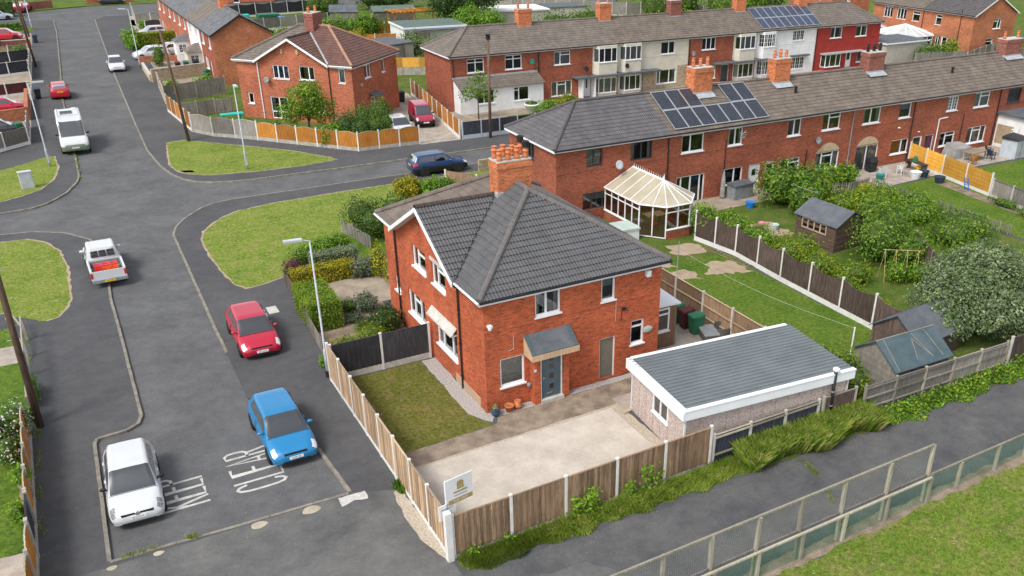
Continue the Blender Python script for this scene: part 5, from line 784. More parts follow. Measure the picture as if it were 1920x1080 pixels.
# conservatories at the top right
def small_cons(label, x, y, r, col_, rz=0):
    t = thing('conservatory', label, 'conservatory', (x, y, 0), rz); n = 8; P = [(r*math.cos(2*math.pi*(i+.5)/n), r*math.sin(2*math.pi*(i+.5)/n)) for i in range(n)]; MB().prism(P, 0, .7).build('dwarf_wall', 'render_white', t); MB().prism([(a*.9, b*.9) for a, b in P], .7, 2.0).build('room', 'interior', t); f = MB(); bars = MB(); ap = Vector((0, 0, 3.3))
    for i in range(n):
        a, b = Vector((*P[i], 0)), Vector((*P[(i+1) % n], 0)); 
        for z in (.7, 1.6, 2.05): f.obox(a+Vector((0, 0, z)), b-a, (b-a).cross(Vector((0, 0, 1))).normalized()*.07, (0, 0, .1))
        for j in range(3): p = a.lerp(b, j/3); f.box(p.x-.05, p.y-.05, .7, p.x+.05, p.y+.05, 2.1)
        MB().poly([(a.x*1.05, a.y*1.05, 2.15), (b.x*1.05, b.y*1.05, 2.15), tuple(ap)]).build('roof_panel', col_, t, uv=False)
        for j in range(2): p = a.lerp(b, j/2)*1.05; bars.tube((p.x, p.y, 2.17), (0, 0, 3.33), .045, None, 5)
    f.build('frame', 'upvc', t); bars.build('glazing_bars', 'upvc', t); return t
small_cons('white conservatory with dark glazed roof by the red end terrace', 90.0, 65.5, 3.4, 'felt'); small_cons('larger pale roofed conservatory against the orange brick house', 91.0, 58.8, 3.9, 'cons_roof_grey')
fx = thing('flat_extension', 'grey flat roofed extension beside the red painted end terrace', 'extension', (79, 51, 0)); MB().box(0, 0, 0, 7.5, 5, 2.45).build('wall', 'render_grey', fx); MB().box(-.2, -.2, 2.45, 7.7, 5.2, 2.6).build('fascia', 'fascia_white', fx); MB().box(-.1, -.1, 2.6, 7.6, 5.1, 2.64).build('roof', 'felt', fx)
# ---------------------------------------------------------------- fences and walls
BOARD = {}
def board_mesh(mat, th=.022):
    if mat not in BOARD: BOARD[mat] = MB().box(0, 0, 0, 1, th, 1).mesh('board', [mat])
    return BOARD[mat]
def fence(name, label, pts, h=1.8, board='wood_weather', post='concrete_white', pw=1.83, gravel=.28, style='flat', single=False, rails=None, bw=.115, side=1, cat='fence', posth=.06, capm=None, gmat=None, pth=.1):
    """posts, gravel boards and board panels along pts; side=+1 puts the boards on the right of the walking direction"""
    o = Vector((*pts[0], 0)); f = thing(name, label, cat, o); fr = random.Random(len(label))
    pm_ = MB().box(-pth/2, -pth/2, 0, pth/2, pth/2, h+posth).box(-pth/2-.008, -pth/2-.008, h+posth, pth/2+.008, pth/2+.008, h+posth+.04).mesh('post', [post])
    for a, b in zip(pts[:-1], pts[1:]):
        A, B = Vector((*a, 0))-o, Vector((*b, 0))-o; d = B-A; L = d.length; d /= L; n = max(1, round(L/pw)); w = L/n; an = math.atan2(d.y, d.x); nrm = Vector((d.y, -d.x, 0))*side
        for i in range(n+1):
            if i == 0 and a != pts[0]: continue
            inst('post', pm_, f, A+d*(w*i), an)
        for i in range(n):
            s = A+d*(w*i+pth/2); ww_ = w-pth; M0 = Matrix.Rotation(an, 4, 'Z'); M0.translation = s
            if gravel: g = MB().box(0, -.025, 0, ww_, .025, gravel).build('gravel_board', gmat or post, f); g.matrix_basis = M0
            z0 = gravel+.005 if gravel else .04; nb = max(1, round(ww_/bw)); bwid = ww_/nb
            def top(u):
                if style == 'arch': return h+.14*math.sin(math.pi*u)-.06
                if style == 'dip': return h-.20*math.sin(math.pi*u)
                return h
            ys = -.012-.022 if side > 0 else .012
            if single:
                pn = MB().box(0, -.01 if side > 0 else -.012, z0+.25, ww_, .012 if side > 0 else .01, z0+.33).box(0, -.01 if side > 0 else -.012, h-.35, ww_, .012 if side > 0 else .01, h-.27).build('panel', board, f); pn.matrix_basis = M0; bm = board_mesh(board)
                for j in range(nb): inst('board', bm, pn, (j*bwid+.004, ys+(.011 if j % 2 else -.002)+fr.uniform(-.003, .003), z0), 0, (bwid-.008, 1, top((j+.5)/nb)-z0+fr.uniform(-.006, .006)))
                MB().box(0, -.035, h, ww_, .035, h+.025).build('capping', capm or board, pn)
            else:
                m = MB()
                if style == 'lap':
                    ns = max(3, round((h-z0)/.14))
                    for j in range(ns): zz = z0+(h-z0)*j/ns; m.box(0, -.02+.012*(j % 2), zz, ww_, -.005+.012*(j % 2), zz+(h-z0)/ns*1.08)
                    for u in (.02, .5, .96): m.box(ww_*u-.02, -.04*side-.012, z0, ww_*u+.02, -.04*side+.012, h)
                else:
                    for j in range(nb):
                        tp0, tp1 = top(j/nb), top((j+1)/nb); off = ys+(.008 if j % 2 else 0); x0, x1 = j*bwid, (j+1)*bwid-.004
                        m.add([(x0, off, z0), (x1, off, z0), (x1, off+.02, z0), (x0, off+.02, z0), (x0, off, tp0), (x1, off, tp1), (x1, off+.02, tp1), (x0, off+.02, tp0)], [(0, 3, 2, 1), (4, 5, 6, 7), (0, 1, 5, 4), (1, 2, 6, 5), (2, 3, 7, 6), (3, 0, 4, 7)])
                        if style in ('arch', 'dip'): m.add([(x0, off-.012, tp0-.04), (x1+.004, off-.012, tp1-.04), (x1+.004, off+.032, tp1-.04), (x0, off+.032, tp0-.04), (x0, off-.012, tp0+.012), (x1+.004, off-.012, tp1+.012), (x1+.004, off+.032, tp1+.012), (x0, off+.032, tp0+.012)], [(4, 5, 6, 7), (0, 1, 5, 4), (2, 3, 7, 6)], 1 if capm else 0)
                pn = m.build('panel', [board, capm or board], f); pn.matrix_basis = M0
                if style == 'flat': c_ = MB().box(0, -.035, h-.005, ww_, .035, h+.025).build('capping', capm or board, pn)
            if rails:
                for rz_ in rails: r_ = MB().box(0, (.013 if side > 0 else -.06), rz_-.035, ww_, (.06 if side > 0 else -.013), rz_+.035).build('rail', capm or board, f); r_.matrix_basis = M0
    return f
fence('board_fence', 'tall pale wood board fence along the pavement beside the front lawn and sign', [(-4.88, 5.95), (-4.95, -7.62)], 1.82, 'wood_new', single=True, side=-1*-1, pw=1.7, gravel=.22, capm='wood_tan')
fence('board_fence', 'brown weathered board fence in front of the concrete drive by the footpath', [(-4.82, -7.72), (5.78, -7.66)], 1.72, 'wood_weather', single=True, side=1, pw=2.1, gravel=.16, gmat='concrete')
cpo = MB().box(-.11, -.11, 0, .11, .11, 1.95).build('concrete_post', 'concrete_white', None, loc=(-4.97, -7.72, 0)); tag(cpo, 'thick white concrete post at the fence corner under the sale sign', 'post')
fence('dark_fence', 'black board fence with concrete base between the two front gardens', [(-4.78, 5.86), (-.2, 5.86)], 1.75, 'wood_black', pw=2.3, gravel=.3, side=1, gmat='concrete')
fence('dark_fence', 'low blue black fence panels in front of the pebbledash garage', [(5.95, -7.66), (11.3, -7.72)], 1.3, 'wood_blueblack', 'concrete', pw=1.8, gravel=0, rails=[.42, 1.2], side=-1, capm='wood_post')
fence('dark_fence', 'short grey fence panel by the black flue behind the tall grass', [(11.55, -7.75), (13.3, -7.8)], 1.35, 'wood_dark', 'concrete_dull', pw=1.8, gravel=0, side=1, capm='wood_grey')
fence('dark_fence', 'dark plank fence closing the gap behind the garage', [(13.25, -7.7), (13.25, -4.0)], 1.15, 'wood_black', 'concrete', pw=1.9, gravel=0, side=1)
fence('board_fence', 'weathered grey fence with rails along the footpath below the felt roofed sheds', [(13.75, -7.95), (22.6, -8.25)], 1.35, 'wood_grey', 'wood_post', pw=1.95, gravel=0, rails=[.3, .8, 1.28], side=-1, capm='wood_grey')
fence('dark_fence', 'brown panel fence under the silver green tree at the right edge', [(22.9, -8.25), (30.5, -8.5)], 1.5, 'wood_dark', 'concrete', pw=1.5, gravel=.2, side=1)
fence('board_fence', 'new wood fence with rails beside the bins and patio', [(13.08, 7.0), (13.12, -2.2)], 1.78, 'wood_weather', 'concrete', pw=2.05, gravel=.15, rails=[.55, 1.15], side=-1, capm='wood_tan')
fence('dark_fence', 'dark brown fence with dipped tops and white posts beside the back lawn', [(20.15, 12.3), (20.7, 9.0), (20.45, 4.7), (20.3, -4.6)], 1.85, 'wood_dark', 'concrete_white', pw=2.15, gravel=.3, style='dip', side=1, posth=.1)
fence('panel_fence', 'grey arched fence panels at the corner beyond the crossroad', [(-2.5, 55.4), (-1.2, 53.0), (1.85, 49.95)], 1.6, 'wood_grey', 'concrete', gravel=.3, style='arch', side=1, gmat='concrete_dull', capm='wood_post')
fence('panel_fence', 'orange arched fence panels round the brown roofed semi', [(1.85, 49.9), (8.25, 42.45), (13.5, 42.3)], 1.5, 'wood_orange', 'concrete_white', gravel=.3, style='arch', side=1, gmat='concrete_dull', capm='wood_tan')
fence('panel_fence', 'orange fence panel run beside the far pavement behind the telegraph pole', [(-3.2, 64.5), (-2.55, 55.6)], 1.6, 'wood_orange', 'concrete_white', style='arch', side=1, capm='wood_tan')
fence('panel_fence', 'grey fence crossing the side garden near the telegraph pole', [(-2.6, 61.5), (2.2, 61.9)], 1.3, 'wood_grey', 'wood_post', style='lap', gravel=0, side=1)
fence('panel_fence', 'orange arched fence between the red van drive and the hip roofed end terrace', [(17.15, 42.2), (18.3, 50), (19.9, 61)], 1.6, 'wood_orange', 'concrete_white', style='arch', side=1, capm='wood_tan')
fence('dark_fence', 'blue black fence panels with grey posts before the white extension', [(17.35, 42.0), (24.4, 41.9)], 1.45, 'wood_blueblack', 'lamp_grey', gravel=.35, side=1, gmat='lamp_grey')
fence('panel_fence', 'grey lap fence panels by the far street pavement', [(-2.85, 68.2), (3.3, 70.6)], 1.7, 'wood_grey', 'wood_post', style='lap', gravel=.15, side=1)
fence('panel_fence', 'pale fence run beside the far pavement above the grey lap fence', [(-2.35, 76.8), (-2.9, 68.3)], 1.5, 'wood_tan', 'concrete_white', gravel=.2, side=1)
fence('panel_fence', 'grey panel fence by the far junction with concrete posts', [(2.2, 140), (1.2, 126), (9.5, 124)], 1.7, 'wood_grey', 'concrete_white', gravel=.3, pw=2.4, side=1)
fence('dark_fence', 'dark brown arched panels behind the bins near the far junction', [(1.6, 118), (10, 119.5)], 1.6, 'wood_dark', 'concrete_white', style='arch', gravel=.2, side=1, pw=2.4)
fence('yellow_fence', 'yellow orange lap fence panels between the two back patios', [(46.25, 18.2), (45.45, 14.2), (44.55, 9.2)], 1.65, 'wood_yellow', 'concrete_white', style='lap', gravel=.25, side=-1, pw=2.6)
fence('panel_fence', 'grey concrete coloured fence panels below the yellow ones', [(44.5, 9.0), (42.9, -2)], 1.3, 'wood_grey', 'concrete', gravel=.2, side=-1, pw=2)
fence('panel_fence', 'yellow fence panels closing the drive behind the red van', [(19.3, 73.2), (26.6, 70.4)], 1.9, 'wood_yellow', 'wood_tan', gravel=.9, gmat='concrete_dull', side=1, pw=1.9)
fence('dark_fence', 'tall dark grey fence behind the hip roofed end terrace', [(25.2, 77), (29.5, 88), (32.5, 87)], 2.1, 'wood_dark', 'wood_dark', gravel=0, side=1, pw=1.9)
fence('panel_fence', 'orange garden fence with trellis far behind the semi roof', [(16, 101), (24, 103.2), (34, 101.5)], 1.7, 'wood_orange', 'concrete_white', style='arch', side=1, pw=2.4, gravel=.2)
fence('panel_fence', 'orange garden fence nearer the semi roof by the yellow shrub', [(24, 93), (29.5, 91.5)], 1.6, 'wood_orange', 'concrete_white', side=1, pw=2.4)
fence('panel_fence', 'long pale fence running up to the grey shed at the top', [(60, 131), (66, 113), (80, 99), (92, 92)], 2.2, 'wood_grey', 'concrete', side=1, pw=2.6, gravel=.2)
fence('dark_fence', 'dark garden fence with ornaments above the semi chimney', [(11.5, 128), (30, 131)], 2.0, 'wood_black', 'concrete_white', side=1, pw=2.6, style='dip')
fence('panel_fence', 'grey fence around the far back garden with green container', [(12, 112), (27, 115)], 1.7, 'wood_grey', 'concrete_white', side=1, pw=2.6, gravel=.3)
fence('panel_fence', 'grey fence beside the pale extension behind the second terrace', [(80.5, 47.5), (88, 46)], 1.8, 'wood_grey', 'wood_grey', side=1, gravel=0)
fence('panel_fence', 'grey garden fence at the top right below the orange brick house', [(88.3, 46), (97.5, 49.4), (108, 47)], 1.6, 'wood_grey', 'concrete', side=1, pw=2.2)
fence('brown_fence', 'old brown fence panel half hidden by the garden shrubs and canes', [(29.8, 3.4), (27.2, -.6)], 1.7, 'wood_dark', 'wood_post', side=1, gravel=0)
fence('panel_fence', 'brown fence by the white extension at the right edge', [(57.6, 14.1), (57.3, 18.5)], 1.9, 'wood_tan', 'concrete_white', side=-1, style='lap', pw=2)
fence('panel_fence', 'orange arched fence panels at the lower left edge', [(-16.55, 7.3), (-16.6, 1.0)], 1.5, 'wood_orange', 'concrete_dull', style='arch', side=1, pw=1.6, gravel=.25, capm='wood_post'); fence('dark_fence', 'black fence gap panel at the lower left edge', [(-16.6, .9), (-16.62, -.75)], 1.45, 'wood_black', 'concrete_dull', side=1, pw=1.6, gravel=.25); fence('panel_fence', 'single orange panel in the bottom left corner', [(-16.62, -.9), (-16.7, -4.2)], 1.5, 'wood_orange', 'concrete_dull', style='arch', side=1, pw=1.6, gravel=.25, capm='wood_post')
for lb, p, hh, bm_, st in (('grey curved top fence at the left edge by the tall lamp post', [(-14.75, 63.5), (-14.95, 57.4), (-22, 51.5)], 1.4, 'wood_grey', 'flat'), ('dark slate fence panels across the left garden upper run', [(-13.5, 99.5), (-24, 96.5)], 1.4, 'wood_blueblack', 'flat'), ('dark slate fence panels across the left garden lower run', [(-13.8, 91.5), (-24, 88)], 1.4, 'wood_blueblack', 'flat'), ('maroon fence panels behind the bright red parked car at left', [(-14.3, 79.2), (-24, 76.5)], 1.2, 'plastic_maroon', 'flat'), ('tan wooden fence behind the shrub at the far left', [(-13.5, 104.5), (-24, 103)], 1.3, 'wood_tan', 'flat'), ('dark side fence next to the left telegraph pole', [(-13.45, 99.6), (-13.85, 87.2)], 1.3, 'wood_grey', 'flat')): fence('panel_fence', lb, p, hh, bm_, 'concrete_white', side=1, style=st, pw=2.2, gravel=.25)
def picket(label, pts, h=.9, mat='wood_grey', gap=.12, wd=.07, name='picket_fence'):
    o = Vector((*pts[0], 0)); f = thing(name, label, 'fence', o); pk = MB().add([(-wd/2, -.01, .04), (wd/2, -.01, .04), (wd/2, -.01, h-.06), (0, -.01, h), (-wd/2, -.01, h-.06), (-wd/2, .01, .04), (wd/2, .01, .04), (wd/2, .01, h-.06), (0, .01, h), (-wd/2, .01, h-.06)], [(0, 1, 2, 3, 4), (9, 8, 7, 6, 5), (0, 5, 6, 1), (1, 6, 7, 2), (2, 7, 8, 3), (3, 8, 9, 4), (4, 9, 5, 0)]).mesh('picket', [mat]); r = random.Random(2)
    for a, b in zip(pts[:-1], pts[1:]):
        A, B = Vector((*a, 0))-o, Vector((*b, 0))-o; d = B-A; L = d.length; an = math.atan2(d.y, d.x); n = int(L/gap)
        for z in (.25, h-.25): r_ = MB().box(0, .012, z-.03, L, .05, z+.03).build('rail', mat, f, loc=A); r_.rotation_euler = (0, 0, an)
        for i in range(n+1):
            p = inst('picket', pk, f, A+d*(i/max(n, 1)), an+r.uniform(-.03, .03)); p.rotation_euler.y = r.uniform(-.03, .03)
    return f
picket('short weathered picket fence beside the square clipped hedge and street lamp', [(-4.25, 13.3), (-4.62, 6.2)], .95, 'wood_grey', .125); picket('pale weathered picket fence along the edge of the far back lawn', [(38.45, 14.8), (38.5, 3.0)], .8, 'wood_grey', .2); picket('low picket fence round the overgrown bed beside the patio', [(31.5, 15.2), (33.6, 15.8), (36.0, 14.6), (38.3, 15.0)], .85, 'wood_grey', .16); picket('grey picket fence by the wall shrubs behind the rear terrace patio', [(33.2, 17.4), (36.4, 17.0), (39.8, 17.9)], .85, 'wood_grey', .2); picket('leaning grey paling fence below the dark holly bush', [(1.25, 24.3), (1.9, 20.6)], .9, 'wood_grey', .11); picket('grey fence behind the variegated hedge by the concrete yard', [(-.3, 17.05), (4.5, 17.1)], 1.1, 'wood_grey', .13); picket('low rail fence left of the yellow hedge', [(-3.9, 17.2), (-1.9, 18.6), (-.9, 18.6)], .8, 'wood_grey', .14)
cb = thing('boundary_fence', 'low dark boards edging the hedge corner by the pavement', 'fence', (-3.95, 14.6, 0)); MB().box(0, 0, 0, .06, 2.9, .75).box(-.03, -.05, 0, .09, .1, .95).box(-.03, 2.8, 0, .09, 2.95, .95).build('boards', 'wood_dark', cb)
# left rail fence, post and wire
rl = thing('rail_fence', 'tangled rail and mesh fence beside the leaning left telegraph pole', 'fence', (-16.4, 13, 0)); m = MB()
for y in (-4.5, -2.2, 0, 2, 4): MB().box(-.05, y-.05, 0, .05, y+.05, 1.25).build('post', 'wood_post', rl)
MB().obox((-.03, -4.5, 1.15), (.06, 0, 0), (0, 8.5, .0), (0, 0, .09)).obox((-.03, 2, .3), (.06, 0, 0), (-.6, 2.4, .8), (0, 0, .08)).obox((-.03, 4, .5), (.06, 0, 0), (-.5, 1.6, .5), (0, 0, .08)).build('rail', 'wood_post', rl)
ms = MB()
for z in np.arange(.08, 1.15, .09): ms.tube((0, -4.5, z), (0, 2, z), .005, None, 4)
for y in np.arange(-4.5, 2, .12): ms.tube((0, y, .06), (0, y, 1.15), .005, None, 4)
ms.build('wire_mesh', 'galv', rl, uv=False)
# sports field fence: tall bays then low bays with green netting
def wirebays(label, xs, y, h, net, low=0., nmat='galv', name='mesh_fence', step=.085):
    f = thing(name, label, 'fence', (xs[0], y, 0)); x0 = xs[0]; pmesh = MB().box(-.055, -.055, 0, .055, .055, h).mesh('post', ['wood_post']); hr = MB()
    for i, x in enumerate(xs): p = inst('post', pmesh, f, (x-x0, 0, 0)); p.rotation_euler = (.02*math.sin(i*2), .015*math.cos(i*3), 0)
    MB().box(0, -.035, h-.02, xs[-1]-x0, .035, h+.05).build('top_rail', 'wood_post', f)
    if net: MB().box(0, -.03, low-.04, xs[-1]-x0, .03, low+.04).build('mid_rail', 'wood_grey', f)
    L = xs[-1]-x0; m = MB(); z0, z1 = (low, h) if net else (.05, h)
    for z in np.arange(z0+.05, z1, step): m.add([(0, 0, z-.0035), (L, 0, z-.0035), (L, 0, z+.0035), (0, 0, z+.0035)], [(0, 1, 2, 3)])
    for x in np.arange(0, L, step): m.add([(x-.0035, 0, z0), (x+.0035, 0, z0), (x+.0035, 0, z1), (x-.0035, 0, z1)], [(0, 1, 2, 3)])
    m.build('wire_mesh', nmat, f, uv=False); return f
wirebays('tall post and wire mesh fence along the bottom of the footpath', [-4.6, -2.5, -.5, 1.35, 3.13, 5.02, 6.9, 9.04, 11.2], -13.35, 2.45, True, 1.15); n1 = wirebays('low post fence with green netting under the tall mesh bays', [-.4, 1.4, 3.2, 5.1, 7.0, 9.1, 11.25], -13.5, 1.1, False, nmat='mesh_green', step=.05); wirebays('low post fence with green netting at the right edge of the field', [11.35, 13.0, 15.2, 17.0, 19, 21, 23, 25, 27], -13.4, 1.15, False, nmat='mesh_green', step=.05)
def lowwall(label, pts, h, mat, th=.23, cope=None, name='garden_wall'):
    o = Vector((*pts[0], 0)); f = thing(name, label, 'wall', o)
    for a, b in zip(pts[:-1], pts[1:]):
        A, B = Vector((*a, 0))-o, Vector((*b, 0))-o; d = B-A; n = Vector((d.y, -d.x, 0)).normalized()*th; MB().obox(A, d, n, (0, 0, h)).build('wall', mat, f)
        if cope: MB().obox(A-n*.1+Vector((0, 0, h)), d, n*1.2, (0, 0, .07)).build('coping', cope, f)
    return f
lowwall('coursed tan stone retaining wall below the bins in the far street', [(-2.6, 80.2), (3.2, 81.9)], 1.3, 'stonework', .3, 'concrete_dull'); lowwall('pale stepped wall beside the white hatchback pavement', [(-2.3, 88.5), (-2.5, 80.4)], .7, 'arch_tan', .25, 'concrete'); lowwall('low brick wall with parked white cars behind it', [(-2.2, 93.5), (3.2, 92.5)], .7, 'brick_wall', .22); lowwall('orange brick wall at the far end of the street', [(-3.2, 157.5), (4.5, 158)], 1.6, 'brick_wall', .3, 'stone_slab'); lowwall('dark red brick wall by the far junction', [(-12.5, 152.5), (-8.5, 154.5)], 1.2, 'brick_purple', .25); lowwall('orange brick garden wall in front of the bright red car at left', [(-14.35, 76), (-14.6, 66.6), (-24, 64.5)], 1.1, 'brick_wall', .25, 'brick_wall'); lowwall('brown brick wall below the red hatchback at far left', [(-13.0, 111), (-24, 109.5)], 1.0, 'brick_purple', .25, 'concrete')
lowwall('low stone edging wall beside the blue SUV and terrace fence', [(14.5, 32.6), (24, 32.6)], .9, 'stonework', .2)
# ---------------------------------------------------------------- garage
ga = thing('garage', 'pebbledash concrete garage with grey ribbed metal roof and white fascia', 'garage', (5.05, -6.95, 0), R(-5.4)); GLn, GW = 7.85, 4.25
pnl = MB()
for i in range(7):
    y0 = .06+i*(GW-.12)/7; y1 = y0+(GW-.12)/7-.02
    if 2 <= i <= 3: MB().box(0, y0, 0, .09, y1, .98).build('concrete_panel', 'pebbledash', ga)
    else: MB().box(0, y0, 0, .09, y1, 2.1).build('concrete_panel', 'pebbledash', ga)
    MB().box(GLn-.09, y0, 0, GLn, y1, 2.1).build('concrete_panel', 'pebbledash', ga)
for i in range(13):
    x0 = .1+i*(GLn-.2)/13; x1 = x0+(GLn-.2)/13-.015; MB().box(x0, 0, 0, x1, .09, 2.1).build('concrete_panel', 'pebbledash', ga); MB().box(x0, GW-.09, 0, x1, GW, 2.1).build('concrete_panel', 'pebbledash', ga)
MB().box(.1, .1, 0, GLn-.1, GW-.1, 2.05).build('inner_lining', 'interior', ga); MB().box(-.02, -.02, 0, .07, .05, 2.1).box(-.02, GW-.05, 0, .07, GW+.02, 2.1).box(GLn-.06, -.02, 0, GLn+.02, .05, 2.1).build('corner_strip', 'concrete_white', ga)
wn = window(ga, (0, GW-.06-1.77-.58, 1.0), (0, -1), 0, 0) if False else window(ga, (-.0, 2.42, .98), (0, -1), 1.2, 1.12, (1, 1), cur='net', inset=-.03, bar=.07, frame='upvc')
for c in wn.children:
    if c.name.startswith('curtain'): c.data.materials[0] = MATS['door_grey']
fs = MB(); fs.box(-.16, -.2, 1.98, GLn+.12, -.13, 2.36); fs.box(-.22, -.2, 1.98, -.15, GW+.2, 2.36); fs.box(-.15, GW+.13, 2.06, GLn-.05, GW+.2, 2.4); fs.box(-.16, -.22, 2.36, GLn+.14, -.02, 2.41); fs.box(-.22, -.02, 2.36, -.02, GW+.2, 2.42); fs.box(-.02, GW+.02, 2.395, GLn-.0, GW+.21, 2.45); fs.build('fascia', 'fascia_white', ga)
rfm = MB(); prof = []; y = -.14
while y < GW+.1:
    for dy, dz in ((0, 0), (.165, 0), (.175, .05), (.215, .05), (.225, 0)): prof.append((min(y+dy, GW+.14), 2.33+dz+.05*((y+dy)/GW)))
    y += .235
nx = len(prof)-1
rfm.add([(-.15, y, z) for y, z in prof]+[(GLn+.18, y, z) for y, z in prof], [(i, i+1, nx+2+i, nx+1+i) for i in range(nx)]); rfm.build('metal_roof', 'metal_sheet', ga)
fl = thing('flue', 'black twin wall flue pipe with white cap standing against the garage', 'flue', (11.95, -7.78, 0)); MB().lathe([(.075, .25), (.075, 2.5)], n=12).build('pipe', 'black_paint', fl, True); MB().lathe([(.085, 1.55), (.085, 1.62)], n=12).lathe([(.085, .9), (.085, .95)], n=12).build('band', 'grey_pipe', fl); MB().lathe([(.06, 2.5), (.06, 2.56), (.15, 2.58), (.15, 2.64), (.1, 2.68), (.02, 2.7)], n=14).build('cap', 'concrete_white', fl); MB().box(-.1, .05, .1, .1, .28, .45).build('stove_elbow', 'black_paint', fl)
# ---------------------------------------------------------------- street furniture
def lamp_post(label, x, y, h, arm, z=0., base_dark=False):
    t = thing('street_lamp', label, 'street lamp', (x, y, z), 0, None); MB().lathe([(.085, 0), (.085, 1.35), (.07, 1.4), (.05, 1.45), (.036, h)], n=10).build('column', 'lamp_grey', t, True); a = Vector((arm[0], arm[1], 0)); m = MB().tube((0, 0, h-.02), tuple(a*.35+Vector((0, 0, h+.08))), .035, None, 8); m.build('bracket', 'lamp_grey', t); q = MB(); d = a.normalized(); n = Vector((-d.y, d.x, 0)); q.obox(a*.3-n*.12+Vector((0, 0, h+.05)), d*.75, n*.24, (0, 0, .09)); q.obox(a*.3-n*.1+Vector((0, 0, h+.03)), d*.7, n*.2, (0, 0, .02)); q.build('lantern', 'cabinet', t)
    MB().box(-.06, -.105, .3, .06, -.09, .95).build('access_door', 'lamp_grey', t)
    if base_dark: MB().lathe([(.115, 0), (.115, .34)], n=10).build('base_band', 'black_paint', t)
    return t
lamp_post('tall grey street lamp with dark foot beside the pale fence corner', -4.88, 6.4, 6.5, (-1, .1), base_dark=True); lamp_post('grey street lamp on the triangular verge across the crossroad', -.87, 41.5, 6.3, (.0, -1)); lamp_post('grey street lamp by the utility cabinet on the left verge', -13.88, 49.3, 6.2, (1, 0)); lamp_post('thin street lamp by the hedge in the far street', -2.6, 90.1, 6.4, (-1, 0)); lamp_post('street lamp at the far junction', -12.4, 128, 6.2, (1, 0))
def pole(label, x, y, h, lean, top=True, r=.14, cat='pole'):
    t = thing('telegraph_pole', label, cat, (x, y, 0)); e = Vector((lean[0], lean[1], h)); MB().tube((0, 0, -.2), e, r, r*.72, 10).build('pole', 'wood_pole', t, True); s = MB()
    for k in range(8): p = e*(.45+.065*k); s.tube(p+Vector((.05, 0, 0)), p+Vector((.28*(1 if k % 2 else -1), 0, 0)), .012, None, 4)
    s.build('step_irons', 'galv', t)
    if top: MB().lathe([(.2, -.35), (.2, -.1), (.12, 0), (.05, .05)], tuple(e), 10).lathe([(.3, .02), (.3, .06)], tuple(e), 10).build('cable_head', 'black_paint', t)
    return t
pole('brown telegraph pole with black cable head in front of the second terrace', 19.7, 41.4, 8.6, (.12, 0)); pole('leaning reddish telegraph pole on the pavement beyond the crossroad', -3.34, 52.3, 9.0, (-.55, 0), False); pole('telegraph pole at the far left of the street by the fences', -13.1, 95.7, 10.5, (-.5, 0), False); pole('leaning grey brown telegraph pole at the left edge by the white flowers', -16.2, 8.0, 8.5, (.15, .8), False, .15); pole('second pole beyond the left fences near the junction', -13.0, 121, 9.5, (-.6, 0), False, .13)
cbn = thing('utility_cabinet', 'pale grey utility cabinet standing on the left grass verge', 'cabinet', (-15.5, 43.9, 0), R(8)); MB().box(-.4, -.2, 0, .4, .2, 1.18).build('body', 'cabinet', cbn); MB().box(-.43, -.23, 1.18, .43, .23, 1.24).build('lid', 'cabinet', cbn); MB().box(-.36, -.215, .08, -.01, -.2, 1.12).box(.01, -.215, .08, .36, -.2, 1.12).build('door', 'cabinet', cbn)
def wheelie(label, x, y, rz, body, lid, z=0., group=None):
    t = thing('wheelie_bin', label, 'bin', (x, y, z), rz, group); m = MB(); m.add([(-.22, -.26, .06), (.22, -.26, .06), (.22, .22, .06), (-.22, .22, .06), (-.28, -.34, .98), (.28, -.34, .98), (.28, .32, .98), (-.28, .32, .98)], [(0, 3, 2, 1), (4, 5, 6, 7), (0, 1, 5, 4), (1, 2, 6, 5), (2, 3, 7, 6), (3, 0, 4, 7)]); m.build('body', body, t); l = MB(); l.add([(-.3, -.38, .98), (.3, -.38, .98), (.3, .34, .98), (-.3, .34, .98), (-.27, -.34, 1.04), (.27, -.34, 1.04), (.25, .3, 1.1), (-.25, .3, 1.1)], [(0, 3, 2, 1), (4, 5, 6, 7), (0, 1, 5, 4), (1, 2, 6, 5), (2, 3, 7, 6), (3, 0, 4, 7)]); l.build('lid', lid, t)
    for sx in (-.26, .26): w_ = MB().tube((sx-.03, .25, .1), (sx+.03, .25, .1), .1, None, 12).build('wheel', 'tyre', t)
    MB().tube((-.24, .38, .98), (.24, .38, .98), .018, None, 6).build('handle', lid, t); return t
wheelie('green wheelie bin nearest the outdoor sofa on the patio', 12.25, 1.75, R(-95), 'plastic_green', 'plastic_green'); wheelie('maroon wheelie bin between two green ones by the new fence', 12.2, 2.5, R(-92), 'plastic_maroon', 'plastic_maroon'); wheelie('green wheelie bin furthest back beside the lean-to', 12.15, 3.25, R(-88), 'plastic_green', 'plastic_green')
wheelie('dark wheelie bin on the far left pavement behind the red hatchback', -13.6, 76.4, R(10), 'plastic_black', 'plastic_navy'); wheelie('navy wheelie bin on the pavement at the far left wall', -12.4, 114.8, R(5), 'plastic_navy', 'plastic_navy'); wheelie('green wheelie bin at the left edge beside the dark parked car', -15.55, 61.2, R(20), 'plastic_green', 'plastic_green'); wheelie('green wheelie bin by the dark fence near the far junction', 2.3, 117, 0, 'plastic_green', 'plastic_green'); wheelie('black wheelie bin beside the green one near the far junction', 3.3, 117, 0, 'plastic_black', 'plastic_black'); wheelie('green wheelie bin below the gable of the slate roofed house', 3.0, 79.2, R(15), 'plastic_green', 'plastic_green')
